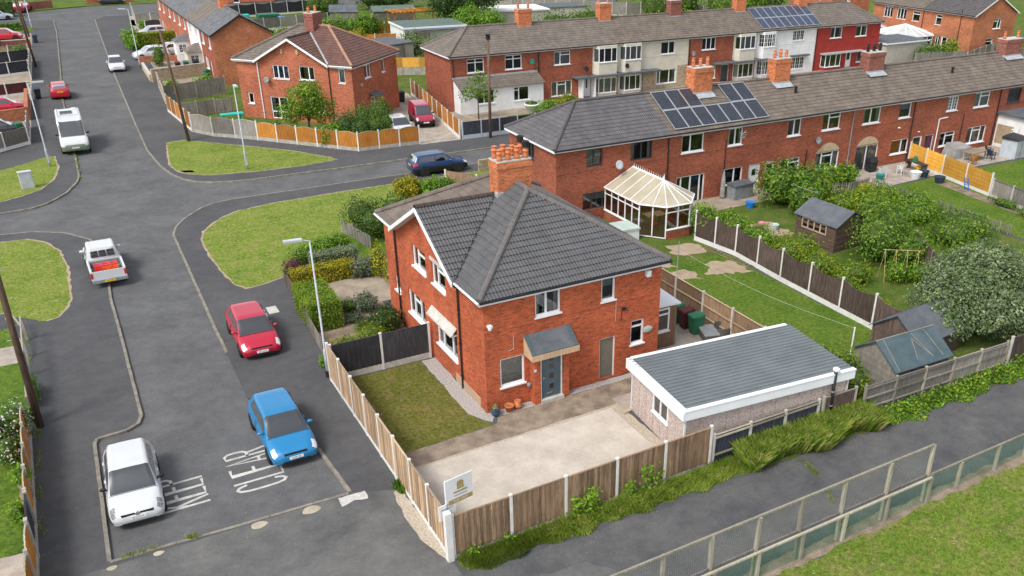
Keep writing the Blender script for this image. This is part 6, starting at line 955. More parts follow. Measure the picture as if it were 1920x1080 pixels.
for i, (x, mt, lb) in enumerate(((.6, 'plastic_maroon', 'maroon topped bin behind the stone wall in the far street'), (1.5, 'plastic_green', 'green topped bin behind the stone wall in the far street'), (2.6, 'plastic_black', 'black topped bin behind the stone wall in the far street'))): wheelie(lb, x, 82.6+i*.2, 0, mt, mt, .45)
wheelie('dark wheelie bin on the drive behind the red van', 17.9, 58.5, 0, 'plastic_black', 'plastic_black')
# sale board
sg = thing('sale_sign', 'white estate agent board with gold emblem on the corner post', 'sign', (-4.9, -7.55, 0), R(9)); MB().box(.0, .02, .9, .06, .08, 3.0).build('post', 'upvc', sg); MB().box(.06, .02, 2.02, 1.02, .05, 3.0).build('board', 'render_white', sg); MB().box(-.28, .02, 1.55, .36, .05, 2.12).build('board', 'render_white', sg); MB().box(.1, .012, 2.03, 1.0, .018, 2.2).build('gold_band', 'gold', sg)
lg = MB(); lg.add([(.56+.13*math.cos(a), .014, 2.74+.11*math.sin(a)) for a in np.linspace(0, 6.28, 15)[:-1]], [tuple(range(14))]); lg.box(.44, .012, 2.56, .50, .017, 2.7).box(.53, .011, 2.56, .59, .017, 2.72).box(.62, .012, 2.56, .68, .017, 2.7).box(.42, .0105, 2.53, .7, .016, 2.57); lg.build('emblem', 'gold', sg)
def text(parent, body, size, mat, m4, name='lettering', align='CENTER', sx=1.0):
    c = bpy.data.curves.new(name, 'FONT'); c.body = body; c.size = size; c.align_x = align; c.align_y = 'CENTER'; tmp = bpy.data.objects.new(name, c); col.objects.link(tmp); dg = bpy.context.evaluated_depsgraph_get(); me = bpy.data.meshes.new_from_object(tmp.evaluated_get(dg)); bpy.data.objects.remove(tmp); me.materials.clear(); me.materials.append(MATS[mat]); o = inst(name, me, parent, mat=m4 @ Matrix.Diagonal((sx, 1, 1, 1))); return o
FR = Matrix(((1, 0, 0, 0), (0, 0, -1, 0), (0, 1, 0, 0), (0, 0, 0, 1)))
text(sg, 'FOR SALE', .13, 'render_white', Matrix.Translation((.55, .009, 2.115)) @ FR); MB().box(.3, .012, 2.41, .82, .017, 2.47).build('name_strip', 'gold', sg); MB().box(.3, .012, 2.3, .8, .017, 2.325).build('small_print', 'grey_pipe', sg); MB().box(-.2, .012, 1.95, .25, .017, 1.975).build('small_print', 'grey_pipe', sg); MB().box(-.18, .012, 1.7, .2, .017, 1.72).build('small_print', 'grey_pipe', sg)
# ---------------------------------------------------------------- vehicles: a parametric shell, windows and lamps laid on it
def pchip(x, y, q):
    x, y = np.asarray(x, float), np.asarray(y, float); h = np.diff(x); dl = np.diff(y)/h; m = np.zeros(len(x)); m[0], m[-1] = dl[0], dl[-1]
    for i in range(1, len(x)-1):
        if dl[i-1]*dl[i] > 0: w1, w2 = 2*h[i]+h[i-1], h[i]+2*h[i-1]; m[i] = (w1+w2)/(w1/dl[i-1]+w2/dl[i])
    q = np.clip(q, x[0], x[-1]); i = np.clip(np.searchsorted(x, q)-1, 0, len(h)-1); t = (q-x[i])/h[i]
    return y[i]*(2*t**3-3*t**2+1)+h[i]*m[i]*(t**3-2*t**2+t)+y[i+1]*(-2*t**3+3*t**2)+h[i]*m[i+1]*(t**3-t**2)
class Shell:
    """stations: x, underside, sill half width, mid half width, belt z, belt half width, roof half width, roof z (x grows to the front)"""
    def __init__(s, st): s.st = np.array(st, float)
    def ring(s, x):
        p = [float(pchip(s.st[:, 0], s.st[:, k], np.array([x]))[0]) for k in range(1, 8)]; zb, wl, wm, zt, wb, wr, zr = p; e = min(.05, max(.012, (zr-zt)*.12))
        return np.array([(0, zb), (wl*.9, zb), (wl, zb+.09), (wm, zb+(zt-zb)*.35), (wm*.995, zb+(zt-zb)*.72), (wb, zt), (wr, zr-e), (wr*.62, zr-e*.18), (0, zr)])
    def P(s, x, t, off=0.):
        r = s.ring(x); t = min(max(t, 0), 8); i = min(int(t), 7); f = t-i; g = lambda k: r[min(max(k, 0), 8)] if k >= 0 else r[0]
        p0, p1, p2, p3 = (r[i-1] if i else np.array([-r[1][0], r[1][1]])), r[i], r[i+1], (r[i+2] if i < 7 else np.array([-r[7][0], r[7][1]]))
        c = .5*((2*p1)+(-p0+p2)*f+(2*p0-5*p1+4*p2-p3)*f*f+(-p0+3*p1-3*p2+p3)*f**3)
        if i == 5 or i == 2: c = p1+(p2-p1)*f
        return Vector((x, max(c[0], 0), c[1]))
    def pt(s, x, t, side=1, off=0.):
        p = s.P(x, t)
        if off:
            dx = s.P(x+.02, t)-s.P(x-.02, t); dt = s.P(x, min(t+.05, 8))-s.P(x, max(t-.05, 0)); n = dx.cross(dt)
            if n.length < 1e-6: n = Vector((0, 0, 1))
            n.normalize(); n = -n if (n.z < 0 and t > 4) or (t <= 4 and n.y < 0) else n; p = p+n*off
        return Vector((p.x, p.y*side, p.z))
    def body(s, nx=44, per=3):
        m = MB(); xs = np.linspace(s.st[0, 0], s.st[-1, 0], nx); xs = np.unique(np.concatenate([xs, s.st[:, 0]])); ts = np.linspace(0, 8, 8*per+1); n = len(ts); V = []
        for x in xs:
            h = [s.P(x, t) for t in ts]; V += [(p.x, p.y, p.z) for p in h]+[(p.x, -p.y, p.z) for p in h[::-1][1:-1]]
        k = 2*n-2; F_ = [(a*k+i, a*k+(i+1) % k, (a+1)*k+(i+1) % k, (a+1)*k+i) for a in range(len(xs)-1) for i in range(k)]; F_ += [tuple(range(k-1, -1, -1)), tuple(range((len(xs)-1)*k, len(xs)*k))]; m.add(V, F_); return m
    def patch(s, q, side=1, off=.006, nu=6, nv=5, mir=False):
        """q: four (x,t) corners in order; a patch that hugs the shell"""
        m = MB(); (a, b, c, d) = [np.array(z, float) for z in q]; V = []
        for j in range(nv+1):
            for i in range(nu+1): u, v = i/nu, j/nv; g = (a*(1-u)+b*u)*(1-v)+(d*(1-u)+c*u)*v; V.append(tuple(s.pt(g[0], g[1], side, off)))
        m.add(V, [(j*(nu+1)+i, j*(nu+1)+i+1, (j+1)*(nu+1)+i+1, (j+1)*(nu+1)+i) for j in range(nv) for i in range(nu)]); return m
    def cross(s, xb, xt, t0, off=.006, nu=12, nv=6, bow=.0):
        """patch across the car (screen, rear window): from x=xb at its foot to x=xt at its head"""
        m = MB(); V = []
        for j in range(nv+1):
            for i in range(nu+1): u = -1+2*i/nu; t = 8-(8-t0)*abs(u); x = xb+(xt-xb)*j/nv+bow*(u*u)*(1-j/nv)*(1 if xb < xt else -1); V.append(tuple(s.pt(x, t, 1 if u >= 0 else -1, off)))
        m.add(V, [(j*(nu+1)+i, j*(nu+1)+i+1, (j+1)*(nu+1)+i+1, (j+1)*(nu+1)+i) for j in range(nv) for i in range(nu)]); return m
WHEELS = {}
def wheel_meshes(r, w, rim):
    k = (r, w, rim)
    if k not in WHEELS:
        ty = MB().lathe([(r*.66, -w/2), (r*.93, -w/2), (r, -w/2+.03), (r, w/2-.03), (r*.93, w/2), (r*.66, w/2)], n=20); rm = MB().lathe([(r*.67, -.02), (r*.67, w/2-.03), (r*.6, w/2-.015), (r*.55, w/2-.05)], n=18)
        for i in range(5): a = 2*math.pi*i/5; d = Vector((math.cos(a), math.sin(a), 0)); n = Vector((-d.y, d.x, 0)); rm.obox(-n*.035+Vector((0, 0, w/2-.045)), n*.07, d*r*.62, (0, 0, .03))
        rm.lathe([(r*.17, w/2-.05), (r*.17, w/2-.01), (r*.08, w/2)], n=10); WHEELS[k] = (ty.mesh('tyre', ['tyre'], False, False), rm.mesh('rim', [rim], False, False))
    return WHEELS[k]
def car(name, label, cat, loc, heading, st, paintm, wheels, ws, rw, sides, r=.31, rimm='rim', plate=None, plate_rear=None, head=None, tail=None, grille=None, lower=None, lampm='lamp_clear', mirrors=(.9, 'body'), roofm=None, lowpaint=None, roofx=None, detail=True, group=None):
    """heading: direction of the bonnet, radians from +X"""
    t = thing(name, label, cat, loc, heading, group); S = Shell(st); b = S.body(); bo = b.build('body', [paintm]+([lowpaint] if lowpaint else []), t, True, False)
    if lowpaint:
        for p in bo.data.polygons: p.material_index = 1 if p.center.z < S.st[:, 1].min()+.42 else 0
    g = S.cross(*ws); o = g.build('windscreen', 'car_glass', t, True, False); 
    if rw: S.cross(*rw).build('rear_window', 'car_glass', t, True, False)
    seal = MB()
    for sd in (1, -1):
        for q in sides: S.patch(q, sd, .007).build('side_window', 'car_glass', t, True, False)
    for (x, y, zc) in [(x, y, r) for x in wheels for y in (1, -1)]:
        wm_ = max(S.ring(x)[:, 0]); ty, rm = wheel_meshes(r, .2, rimm); M = Matrix.Rotation(-math.pi/2*y, 4, 'X'); M.translation = (x, y*(wm_-.075), r); w_ = bpy.data.objects.new('wheel', ty); col.objects.link(w_); w_.parent = t; w_.matrix_basis = M; inst('rim', rm, w_)
        ar = MB().lathe([(r*1.17, -.06), (r*1.17, .0), (r*1.1, .006)], n=20); q = ar.build('wheel_arch', 'trim_black', t, uv=False); M2 = Matrix.Rotation(-math.pi/2*y, 4, 'X'); M2.translation = (x, y*(wm_+.004), r+.03); q.matrix_basis = M2
    if head:
        for sd in (1, -1): S.patch(head, sd, .008, 5, 4).build('headlight', lampm, t, True, False)
    if tail:
        for sd in (1, -1): S.patch(tail, sd, .008, 4, 4).build('tail_light', 'lamp_red', t, True, False)
    xf, xr_ = st[-1][0], st[0][0]
    if grille:
        for (z0, z1, hw, dx, mt) in grille: gm = MB(); gm.add([(xf+dx, -hw, z0), (xf+dx, hw, z0), (xf+dx-.01, hw*1.0, z1), (xf+dx-.01, -hw, z1), (xf+dx-.3, -hw*1.25, z0), (xf+dx-.3, hw*1.25, z0), (xf+dx-.32, hw*1.25, z1), (xf+dx-.32, -hw*1.25, z1)], [(0, 1, 2, 3), (0, 3, 7, 4), (1, 5, 6, 2), (3, 2, 6, 7), (0, 4, 5, 1)]); gm.build('grille', mt, t)
    PX = Matrix(((0, 0, 1, 0), (1, 0, 0, 0), (0, 1, 0, 0), (0, 0, 0, 1)))
    if plate: txt, z, dx = plate; p = MB().box(xf+dx, -.26, z, xf+dx+.012, .26, z+.115).build('number_plate', 'plate_white', t); text(p, txt, .105, 'plate_ink', Matrix.Translation((xf+dx+.0135, .0, z+.057)) @ PX, sx=.82)
    if plate_rear: txt, z, dx = plate_rear; p = MB().box(xr_-dx-.012, -.26, z, xr_-dx, .26, z+.115).build('number_plate', 'plate_yellow', t); text(p, txt, .105, 'plate_ink', Matrix.Translation((xr_-dx-.0135, 0, z+.057)) @ Matrix.Rotation(math.pi, 4, 'Z') @ PX, sx=.82)
    if mirrors:
        mx, mm = mirrors
        for sd in (1, -1): pb = S.pt(mx, 5.1, sd); MB().ellip((mx+.02, pb.y+sd*.13, pb.z+.06), (.07, .12, .075), 10, 6).tube((mx+.03, pb.y, pb.z), (mx+.02, pb.y+sd*.1, pb.z+.04), .025, None, 6).build('mirror', paintm if mm == 'body' else 'trim_black', t, True, False)
    if detail:
        dl = MB()
        for sd in (1, -1):
            for q in sides:
                x = (q[0][0]+q[1][0])/2-.25; a = S.pt(x, 4.55, sd, .012); dl.box(a.x-.09, a.y-.015, a.z-.015, a.x+.09, a.y+.015, a.z+.015)
        dl.build('door_handles', paintm, t, uv=False)
        sm = MB()
        for sd in (1, -1):
            for x in (sides[0][0][0]+.06, sides[-1][1][0]-.02, (sides[0][1][0]+sides[-1][0][0])/2 if len(sides) > 1 else 0):
                pts = [S.pt(x, k, sd, .003) for k in np.linspace(2.2, 5.0, 8)]
                for a, c in zip(pts[:-1], pts[1:]): sm.tube(a, c, .006, None, 4, caps=False)
        for xx, tt in ((ws[0]+.03, 5.9),): 
            pts = [S.pt(xx, k, 1, .004) for k in np.linspace(5.3, 8, 8)]+[S.pt(xx, k, -1, .004) for k in np.linspace(8, 5.3, 8)]
            for a, c in zip(pts[:-1], pts[1:]): sm.tube(a, c, .011, None, 4, caps=False)
        sm.build('panel_gaps', 'trim_black', t, uv=False)
    return t, S
def hatch(L=4.2, W=.89, H=1.47, nose=.80, tailx=.0):
    f, r = L/2, -L/2; k = W/.89
    return [(r, .40, .62*k, .66*k, .78, .58*k, .42*k, .82), (r+.03, .30, .76*k, .80*k, .90, .72*k, .55*k, .96), (r+.12, .24, .82*k, .86*k, .95, .79*k, .62*k, 1.05), (r+.55, .20, .84*k, .885*k, .965, .81*k, .60*k, H-.05), (r+1.0, .19, .85*k, .89*k, .95, .82*k, .62*k, H-.005), (0, .19, .85*k, .89*k, .925, .82*k, .635*k, H), (f-1.78, .19, .85*k, .89*k, .915, .815*k, .64*k, H-.035), (f-.98, .20, .85*k, .89*k, .90, .80*k, .735*k, .955), (f-.6, .21, .84*k, .88*k, .83, .76*k, .62*k, .885), (f-.22, .22, .81*k, .84*k, .70, .70*k, .54*k, nose-.04), (f-.06, .26, .70*k, .73*k, .60, .60*k, .46*k, .66), (f, .32, .52*k, .56*k, .52, .46*k, .36*k, .56)]
def hatchcar(name, label, loc, heading, paintm, L=4.2, W=.89, H=1.47, **k):
    f, r = L/2, -L/2; a = dict(wheels=(f-.82, r+.72), ws=(f-.97, f-1.78, 6.03), rw=(r+.14, r+.53, 6.12), sides=[((f-2.55, 5.14), (f-1.28, 5.12), (f-1.80, 5.86), (f-2.52, 5.86)), ((r+.62, 5.2), (f-2.64, 5.14), (f-2.62, 5.86), (r+.82, 5.84))], head=[(f-.42, 4.5), (f-.09, 4.05), (f-.10, 5.15), (f-.42, 5.5)], tail=[(r+.03, 3.8), (r+.26, 4.2), (r+.24, 5.1), (r+.05, 5.05)], grille=[(.30, .42, .46, .004, 'trim_black'), (.56, .64, .42, -.012, 'trim_black')], mirrors=(f-1.42, 'body')); a.update(k); return car(name, label, 'car', loc, heading, hatch(L, W, H), paintm, **a)
DN, UPW = R(-90), R(90)
hatchcar('parked_car', 'white hatchback with black mirrors parked over the word KEEP', (-13.42, 1.35, RZ), R(-92.5), 'paint_white', rimm='rim_dark', plate=('SD10 KVV', .44, .0), mirrors=(.68, 'black'), lampm='lamp_dark', grille=[(.26, .40, .52, .005, 'trim_black'), (.585, .655, .5, -.02, 'trim_black')], H=1.48)
em = MB().lathe([(.075, 0), (.085, .012), (.06, .02)], n=14); eo = em.build('badge', 'chrome', bpy.data.objects['parked_car']); eo.matrix_basis = Matrix.Translation((2.075, 0, .63)) @ Matrix.Rotation(R(75), 4, 'Y')
bl, _ = hatchcar('parked_car', 'bright blue hatchback parked at the kerb over the word CLEAR', (-7.88, 2.35, RZ+.03), R(-90), 'paint_blue', L=4.34, W=.92, H=1.5, plate=('SD08 UEF', .40, .0), grille=[(.26, .42, .5, .005, 'trim_black'), (.57, .66, .42, -.015, 'trim_black')])
MB().add([(.28, .1, 1.36), (.42, .3, 1.3), (.62, .28, 1.15), (.6, .02, 1.15), (.4, -.02, 1.28)], [(0, 1, 2, 3, 4)]).build('hi_vis_vest', 'hi_vis', bl, uv=False)
hatchcar('parked_car', 'crimson red hatchback half on the pavement by the clipped hedge', (-6.95, 11.65, -.02), R(-91), 'paint_redcar', L=4.3, W=.93, H=1.46, plate=('SE23 UHM', .38, .0), grille=[(.24, .5, .48, .004, 'trim_black'), (.60, .66, .46, -.02, 'trim_black')])
hatchcar('parked_car', 'small red hatchback seen from behind on the far left kerb', (-11.6, 76.9, -.03), UPW, 'paint_scarlet', L=3.95, W=.86, H=1.48, plate_rear=('YL67 DPX', .72, .0)); hatchcar('parked_car', 'white hatchback facing the camera in the far street', (-5.1, 89.8, -.03), R(-92), 'paint_white', L=4.0, W=.87, H=1.49, grille=[(.26, .44, .46, .005, 'trim_black'), (.57, .63, .4, -.015, 'trim_black')], plate=('FD66 LKN', .46, .0))
# blue SUV
sv = [(-2.22, .46, .66, .70, .86, .62, .46, .9), (-2.18, .38, .80, .84, 1.0, .77, .58, 1.06), (-2.05, .32, .86, .90, 1.06, .83, .64, 1.2), (-1.75, .30, .88, .92, 1.07, .85, .62, 1.53), (-1.0, .28, .89, .92, 1.05, .85, .64, 1.59), (0, .28, .89, .92, 1.03, .85, .64, 1.60), (.42, .28, .89, .92, 1.02, .85, .64, 1.57), (1.15, .29, .89, .92, 1.0, .83, .70, 1.08), (1.65, .31, .88, .91, .95, .80, .66, 1.0), (2.02, .33, .85, .88, .85, .75, .6, .9), (2.17, .36, .76, .79, .74, .64, .52, .78), (2.22, .42, .6, .64, .66, .52, .42, .7)]
car('parked_car', 'dark blue SUV on the side road behind the golden bush', 'car', (11.75, 34.05, -.05), R(-2), sv, 'paint_navy', (1.38, -1.32), (1.17, .44, 6.08), (-2.05, -1.77, 6.1), [((-.35, 5.12), (.92, 5.12), (.40, 5.88), (-.35, 5.9)), ((-1.75, 5.2), (-.45, 5.12), (-.45, 5.9), (-1.45, 5.86))], r=.36, rimm='rim', plate_rear=('YF17 XNE', .82, .0), head=[(1.85, 4.4), (2.14, 4.0), (2.12, 5.1), (1.85, 5.4)], tail=[(-2.18, 3.9), (-1.85, 4.2), (-1.85, 5.0), (-2.17, 5.0)], mirrors=(.72, 'body'), grille=[(.62, .74, .4, .0, 'trim_black')], lowpaint='trim_black')
# camper van
cv_ = [(-2.95, .45, .90, .95, 1.3, .94, .86, 2.45), (-2.9, .38, .98, 1.02, 1.35, 1.0, .90, 2.55), (-2.0, .34, 1.0, 1.03, 1.38, 1.01, .92, 2.58), (0, .33, 1.0, 1.03, 1.38, 1.01, .92, 2.58), (1.15, .33, 1.0, 1.03, 1.38, 1.01, .91, 2.55), (1.45, .33, 1.0, 1.03, 1.37, 1.0, .89, 2.45), (2.25, .33, 1.0, 1.03, 1.30, .98, .86, 1.42), (2.7, .34, .98, 1.01, 1.12, .93, .8, 1.2), (2.9, .36, .92, .95, .95, .86, .74, 1.0), (2.98, .42, .75, .8, .82, .7, .6, .88)]
cm, S = car('camper_van', 'white camper van with green lower front on the far left kerb', 'van', (-11.75, 54.9, -.05), R(-91), cv_, 'paint_white', (2.0, -1.75), (2.28, 1.5, 6.05), None, [((1.2, 5.12), (2.0, 5.1), (1.62, 5.6), (1.2, 5.62))], r=.34, plate=('NK08 OXR', .56, .0), head=[(2.5, 4.5), (2.88, 4.2), (2.88, 5.2), (2.5, 5.5)], mirrors=(1.75, 'black'), grille=[(.72, .86, .5, .0, 'trim_black')], lowpaint='paint_green')
MB().box(-1.6, -.55, 2.585, -.6, .35, 2.63).build('roof_panel', 'plastic_grey', cm); sr = MB()
for i in range(9): sr.box(-1.58+i*.11, -.53, 2.63, -1.55+i*.11, .33, 2.645)
sr.build('roof_panel_slats', 'felt', cm); MB().lathe([(.26, 2.57), (.27, 2.62), (.2, 2.68)], (-2.3, .5, 0), 14).build('roof_dome', 'plastic_white', cm); MB().tube((-2.6, -.75, 2.64), (.2, -.75, 2.64), .02).tube((-2.6, .75, 2.64), (.2, .75, 2.64), .02).tube((.2, -.75, 2.64), (.2, .75, 2.64), .02).build('roof_rail', 'galv', cm)
# small red van in the drive
kv = [(-2.0, .42, .78, .82, 1.0, .78, .7, 1.72), (-1.95, .34, .82, .86, 1.05, .82, .72, 1.78), (-1.2, .3, .83, .86, 1.06, .83, .73, 1.82), (.2, .3, .83, .86, 1.04, .83, .72, 1.8), (.5, .3, .83, .86, 1.03, .82, .71, 1.74), (1.15, .3, .83, .86, 1.0, .8, .7, 1.05), (1.6, .31, .81, .84, .9, .76, .62, .95), (1.9, .34, .74, .77, .76, .68, .54, .8), (2.0, .4, .6, .64, .66, .54, .44, .7)]
car('small_van', 'crimson small van parked on the drive between orange fences', 'van', (16.35, 49.0, 0), R(-99), kv, 'paint_maroon', (1.25, -1.2), (1.15, .52, 6.05), None, [((.05, 5.12), (.95, 5.1), (.5, 5.75), (.05, 5.78))], r=.3, plate=('YR06 VLP', .48, .0), head=[(1.55, 4.2), (1.88, 3.9), (1.87, 5.2), (1.55, 5.5)], lowpaint='trim_black', mirrors=(.75, 'black'))
# pickup
pk = [(-.62, .5, .82, .86, 1.02, .84, .66, 1.70), (-.55, .45, .84, .88, 1.04, .86, .68, 1.76), (.3, .42, .86, .89, 1.03, .86, .69, 1.78), (.7, .42, .86, .89, 1.02, .85, .68, 1.73), (1.35, .42, .86, .89, 1.0, .83, .70, 1.08), (2.0, .43, .85, .88, .96, .8, .64, 1.02), (2.42, .46, .8, .83, .86, .74, .58, .92), (2.55, .52, .66, .7, .76, .6, .48, .82)]
pu, S = car('pickup_truck', 'white pickup truck with an open bed of red crates, seen from behind', 'truck', (-12.25, 24.6, RZ), R(91), pk, 'paint_white', (1.62,), (1.36, .72, 6.05), None, [((.05, 5.12), (1.1, 5.1), (.65, 5.82), (.05, 5.85))], r=.36, rimm='rim', head=None, mirrors=(.95, 'body'), grille=None)
bdm = MB(); bdm.box(-2.45, -.88, .55, -.64, -.78, 1.06); bdm.box(-2.45, .78, .55, -.64, .88, 1.06); bdm.box(-.7, -.78, .55, -.645, .78, 1.1); bdm.build('bed_side', 'paint_white', pu); MB().box(-2.5, -.86, .55, -2.44, .86, 1.04).build('tailgate', 'paint_white', pu); MB().box(-2.44, -.78, .62, -.7, .78, .66).box(-2.43, -.779, .66, -.7, -.74, 1.0).box(-2.43, .74, .66, -.7, .779, 1.0).box(-.74, -.74, .66, -.701, .74, 1.02).build('bed_liner', 'plastic_grey', pu); MB().box(-2.4, -.6, .35, -.3, .6, .56).build('chassis', 'trim_black', pu)
MB().box(-2.62, -.88, .42, -2.5, .88, .58).build('rear_bumper', 'plastic_grey', pu)
for sd in (1, -1):
    MB().box(-2.515, sd*.82-.055, .68, -2.44, sd*.82+.055, .98).build('tail_light', 'lamp_red', pu); ty, rm = wheel_meshes(.36, .2, 'rim'); M = Matrix.Rotation(-math.pi/2*sd, 4, 'X'); M.translation = (-1.5, sd*.80, .36); w_ = bpy.data.objects.new('wheel', ty); col.objects.link(w_); w_.parent = pu; w_.matrix_basis = M; inst('rim', rm, w_)
rwf = MB()
for a, b in ((-.62, -.23), (-.19, .19), (.23, .62)): q = MB().add([(-.66, a, 1.2), (-.66, b, 1.2), (-.635, b*.93, 1.58), (-.635, a*.93, 1.58)], [(0, 1, 2, 3)]); q.build('rear_window', 'car_glass', pu, uv=False)
p = MB().box(-2.632, -.26, .44, -2.62, .26, .555).build('number_plate', 'plate_yellow', pu); text(p, 'YK12 OBD', .105, 'plate_ink', Matrix.Translation((-2.634, 0, .497)) @ Matrix.Rotation(math.pi, 4, 'Z') @ Matrix(((0, 0, 1, 0), (1, 0, 0, 0), (0, 1, 0, 0), (0, 0, 0, 1))), sx=.82)
import itertools
for i, (lx, ly, mt, lb) in enumerate(((-1.25, .4, 'crate_pink', 'pinkish red plastic crate, back left in the pickup bed'), (-1.25, .0, 'crate_pink', 'pinkish red plastic crate, back middle in the pickup bed'), (-1.25, -.4, 'crate_pink', 'pinkish red plastic crate, back right in the pickup bed'), (-1.72, .4, 'crate_red', 'red plastic crate, front left in the pickup bed'), (-1.72, .0, 'crate_orange', 'orange plastic crate, front middle in the pickup bed'), (-1.72, -.4, 'crate_orange', 'orange plastic crate, front right in the pickup bed'))):
    W_ = Matrix.Translation((-12.25, 24.6, RZ)) @ Matrix.Rotation(R(91), 4, 'Z') @ Vector((lx, ly, .67)); c = thing('crate', lb, 'crate', W_, R(91)); h = .34 if i < 3 else .26; m = MB(); m.box(-.2, -.18, 0, .2, .18, .02); m.box(-.2, -.18, .02, -.185, .18, h); m.box(.185, -.18, .02, .2, .18, h); m.box(-.185, -.18, .02, .185, -.165, h); m.box(-.185, .165, .02, .185, .18, h); m.box(-.215, -.195, h-.03, -.2, .195, h).box(.2, -.195, h-.03, .215, .195, h); m.build('tub', mt, c); MB().box(-.206, -.12, h*.35, -.2, -.06, h*.75).box(-.206, -.03, h*.35, -.2, .03, h*.75).box(-.206, .06, h*.35, -.2, .12, h*.75).build('slots', 'trim_black', c)
# background cars
for lb, loc, hd, mt in (('bright red car behind the brick wall at the left edge', (-16.6, 70.9, 0), R(2), 'paint_redcar'), ('dark grey car on the left drive beside a green bin', (-17.2, 61.6, 0), R(5), 'paint_dark'), ('red hatchback on the drive at far left', (-15.8, 119.5, 0), R(-6), 'paint_scarlet'), ('pale blue rounded car at the far junction', (-16.5, 142.2, RZ), R(5), 'paint_silver'), ('maroon car at the far junction by the hedge', (-12.9, 151.2, 0), R(70), 'paint_maroon'), ('grey estate car behind the yellow hedge in the far street', (1.9, 113.8, 0), R(185), 'paint_silver'), ('white hatchback nearer the pavement behind the low brick wall', (-.6, 95.9, 0), R(188), 'paint_white'), ('second white car behind the first by the porch', (1.9, 97.6, 0), R(186), 'paint_white'), ('black car parked at the far end wall', (.8, 156.0, 0), R(0), 'paint_dark'), ('white and blue car half hidden by the bushy garden', (13.3, 46.6, 0), R(-95), 'paint_white')): hatchcar('parked_car', lb, loc, hd, mt, detail=False)
# ---------------------------------------------------------------- garden things
def shed(label, loc, rz, W, D, he, hr, wallm, roofm, ridge_along='x', win=None, name='shed', boards=True):
    t = thing(name, label, 'shed', loc, rz); m = MB(); n = max(3, int(he/.16))
    if boards:
        for i in range(n): z0, z1 = he*i/n, he*(i+1)/n; m.box(0, -.012*(i % 2), z0, W, .03, z1+.01); m.box(0, D-.03, z0, W, D, z1); m.box(-.012*(i % 2), .031, z0, .03, D-.031, z1); m.box(W-.03, .031, z0, W+.012*(i % 2), D-.031, z1)
    else: m.box(0, 0, 0, W, D, he)
    for x in (0.005, W-.005): m.poly([(x, 0, he), (x, D, he), (x, D/2, hr-.03)])
    m.build('wall', wallm, t); r = MB(); o = .15
    for y0, y1 in ((-o, D/2), (D+o, D/2)):
        s = (hr-he)/(D/2); za = he-s*o; r.add([(-o, y0, za+.02), (W+o, y0, za+.02), (W+o, y1, hr+.02), (-o, y1, hr+.02), (-o, y0, za-.02), (W+o, y0, za-.02), (W+o, y1, hr-.02), (-o, y1, hr-.02)], [(0, 1, 2, 3), (4, 5, 6, 7), (0, 1, 5, 4), (0, 3, 7, 4), (1, 2, 6, 5)])
    r.build('roof', roofm, t)
    if win: x0, x1, z0, z1, c = win; window(t, (x0, 0, z0), (1, 0), x1-x0, z1-z0, (1,)*c, frame='wood_tan', inset=-.05, cur='', sill=False, bar=.07); MB().box(x0+.02, .03, z0+.02, x1-.02, .35, z1-.02).build('room', 'interior', t)
    return t
shed('brown timber shed with grey felt roof and a row of panes', (25.95, 9.55, 0), R(-86), 3.2, 2.7, 1.75, 2.45, 'wood_shed', 'felt', win=(.5, 2.5, .95, 1.6, 4))
s2 = shed('pale grey timber shed with torn blue green felt roof by the grey fence', (16.1, -7.45, 0), R(-2), 3.3, 2.5, 1.3, 2.15, 'wood_grey', 'felt_blue', boards=True); bt = MB()
for a, b in (((.1, -.1), (.25, 1.2)), ((1.4, .1), (1.75, .95)), ((2.3, .1), (1.9, 1.15)), ((2.9, .0), (2.7, 1.2)), ((1.75, .95), (2.35, .05))):
    s = (2.15-1.3)/1.25; f_ = lambda q: (q[0], q[1], 1.3+s*q[1]+.035); bt.tube(f_(a), f_(b), .011, None, 4)
bt.build('batten', 'wood_tan', s2); MB().box(-.15, 1.22, 2.165, 3.45, 1.27, 2.18).build('ridge_strip', 'wood_grey', s2)
shed('dark blue felt roofed shed behind the pale one under the tree', (18.9, -6.3, 0), R(6), 3.4, 2.6, 1.35, 2.3, 'wood_dark', 'felt')
shed('grey garden shed with pitched roof far behind the semi', (27.0, 113.5, 0), R(-20), 4, 3, 2.1, 2.9, 'wood_grey', 'felt'); shed('low shed with sagging green felt roof behind the orange fence', (33.5, 112.5, 0), R(-8), 6.5, 3.5, 1.9, 2.5, 'wood_grey', 'felt_green'); shed('grey cabin with white framed window at the end of the long fence', (69, 111, 0), R(-40), 6.5, 4, 2.2, 2.7, 'wood_grey', 'felt', win=(3.6, 4.8, .9, 1.9, 2)); shed('small grey shed by the red house back gardens far right', (104, 66, 0), 0, 3, 3, 2, 2.6, 'wood_grey', 'felt')
wg = thing('flat_garage', 'white rendered garage with green felt flat roof behind the semi', 'garage', (29.6, 88.5, 0), R(-3)); MB().box(0, 0, 0, 8.5, 6.5, 2.5).build('wall', 'render_white', wg); MB().box(-.2, -.2, 2.5, 8.7, 6.7, 2.72).build('fascia', 'fascia_white', wg); MB().box(-.05, -.05, 2.72, 8.55, 6.55, 2.76).build('roof', 'felt_green', wg); MB().box(0, -1.2, 2.35, 8.7, -.2, 2.45).build('canopy', 'felt', wg)
wr = thing('flat_garage', 'long white roofed outbuilding right of the tall conifers', 'building', (48.5, 101, 0), R(-6)); MB().box(0, 0, 0, 9, 6, 2.3).build('wall', 'render_grey', wr); MB().box(-.2, -.2, 2.3, 9.2, 6.2, 2.5).build('roof', 'render_white', wr); MB().box(9.4, 1, 0, 16, 6, 2.4).build('side_wall', 'render_grey', wr); MB().box(9.3, .9, 2.4, 16.1, 6.1, 2.55).build('side_roof', 'felt', wr)
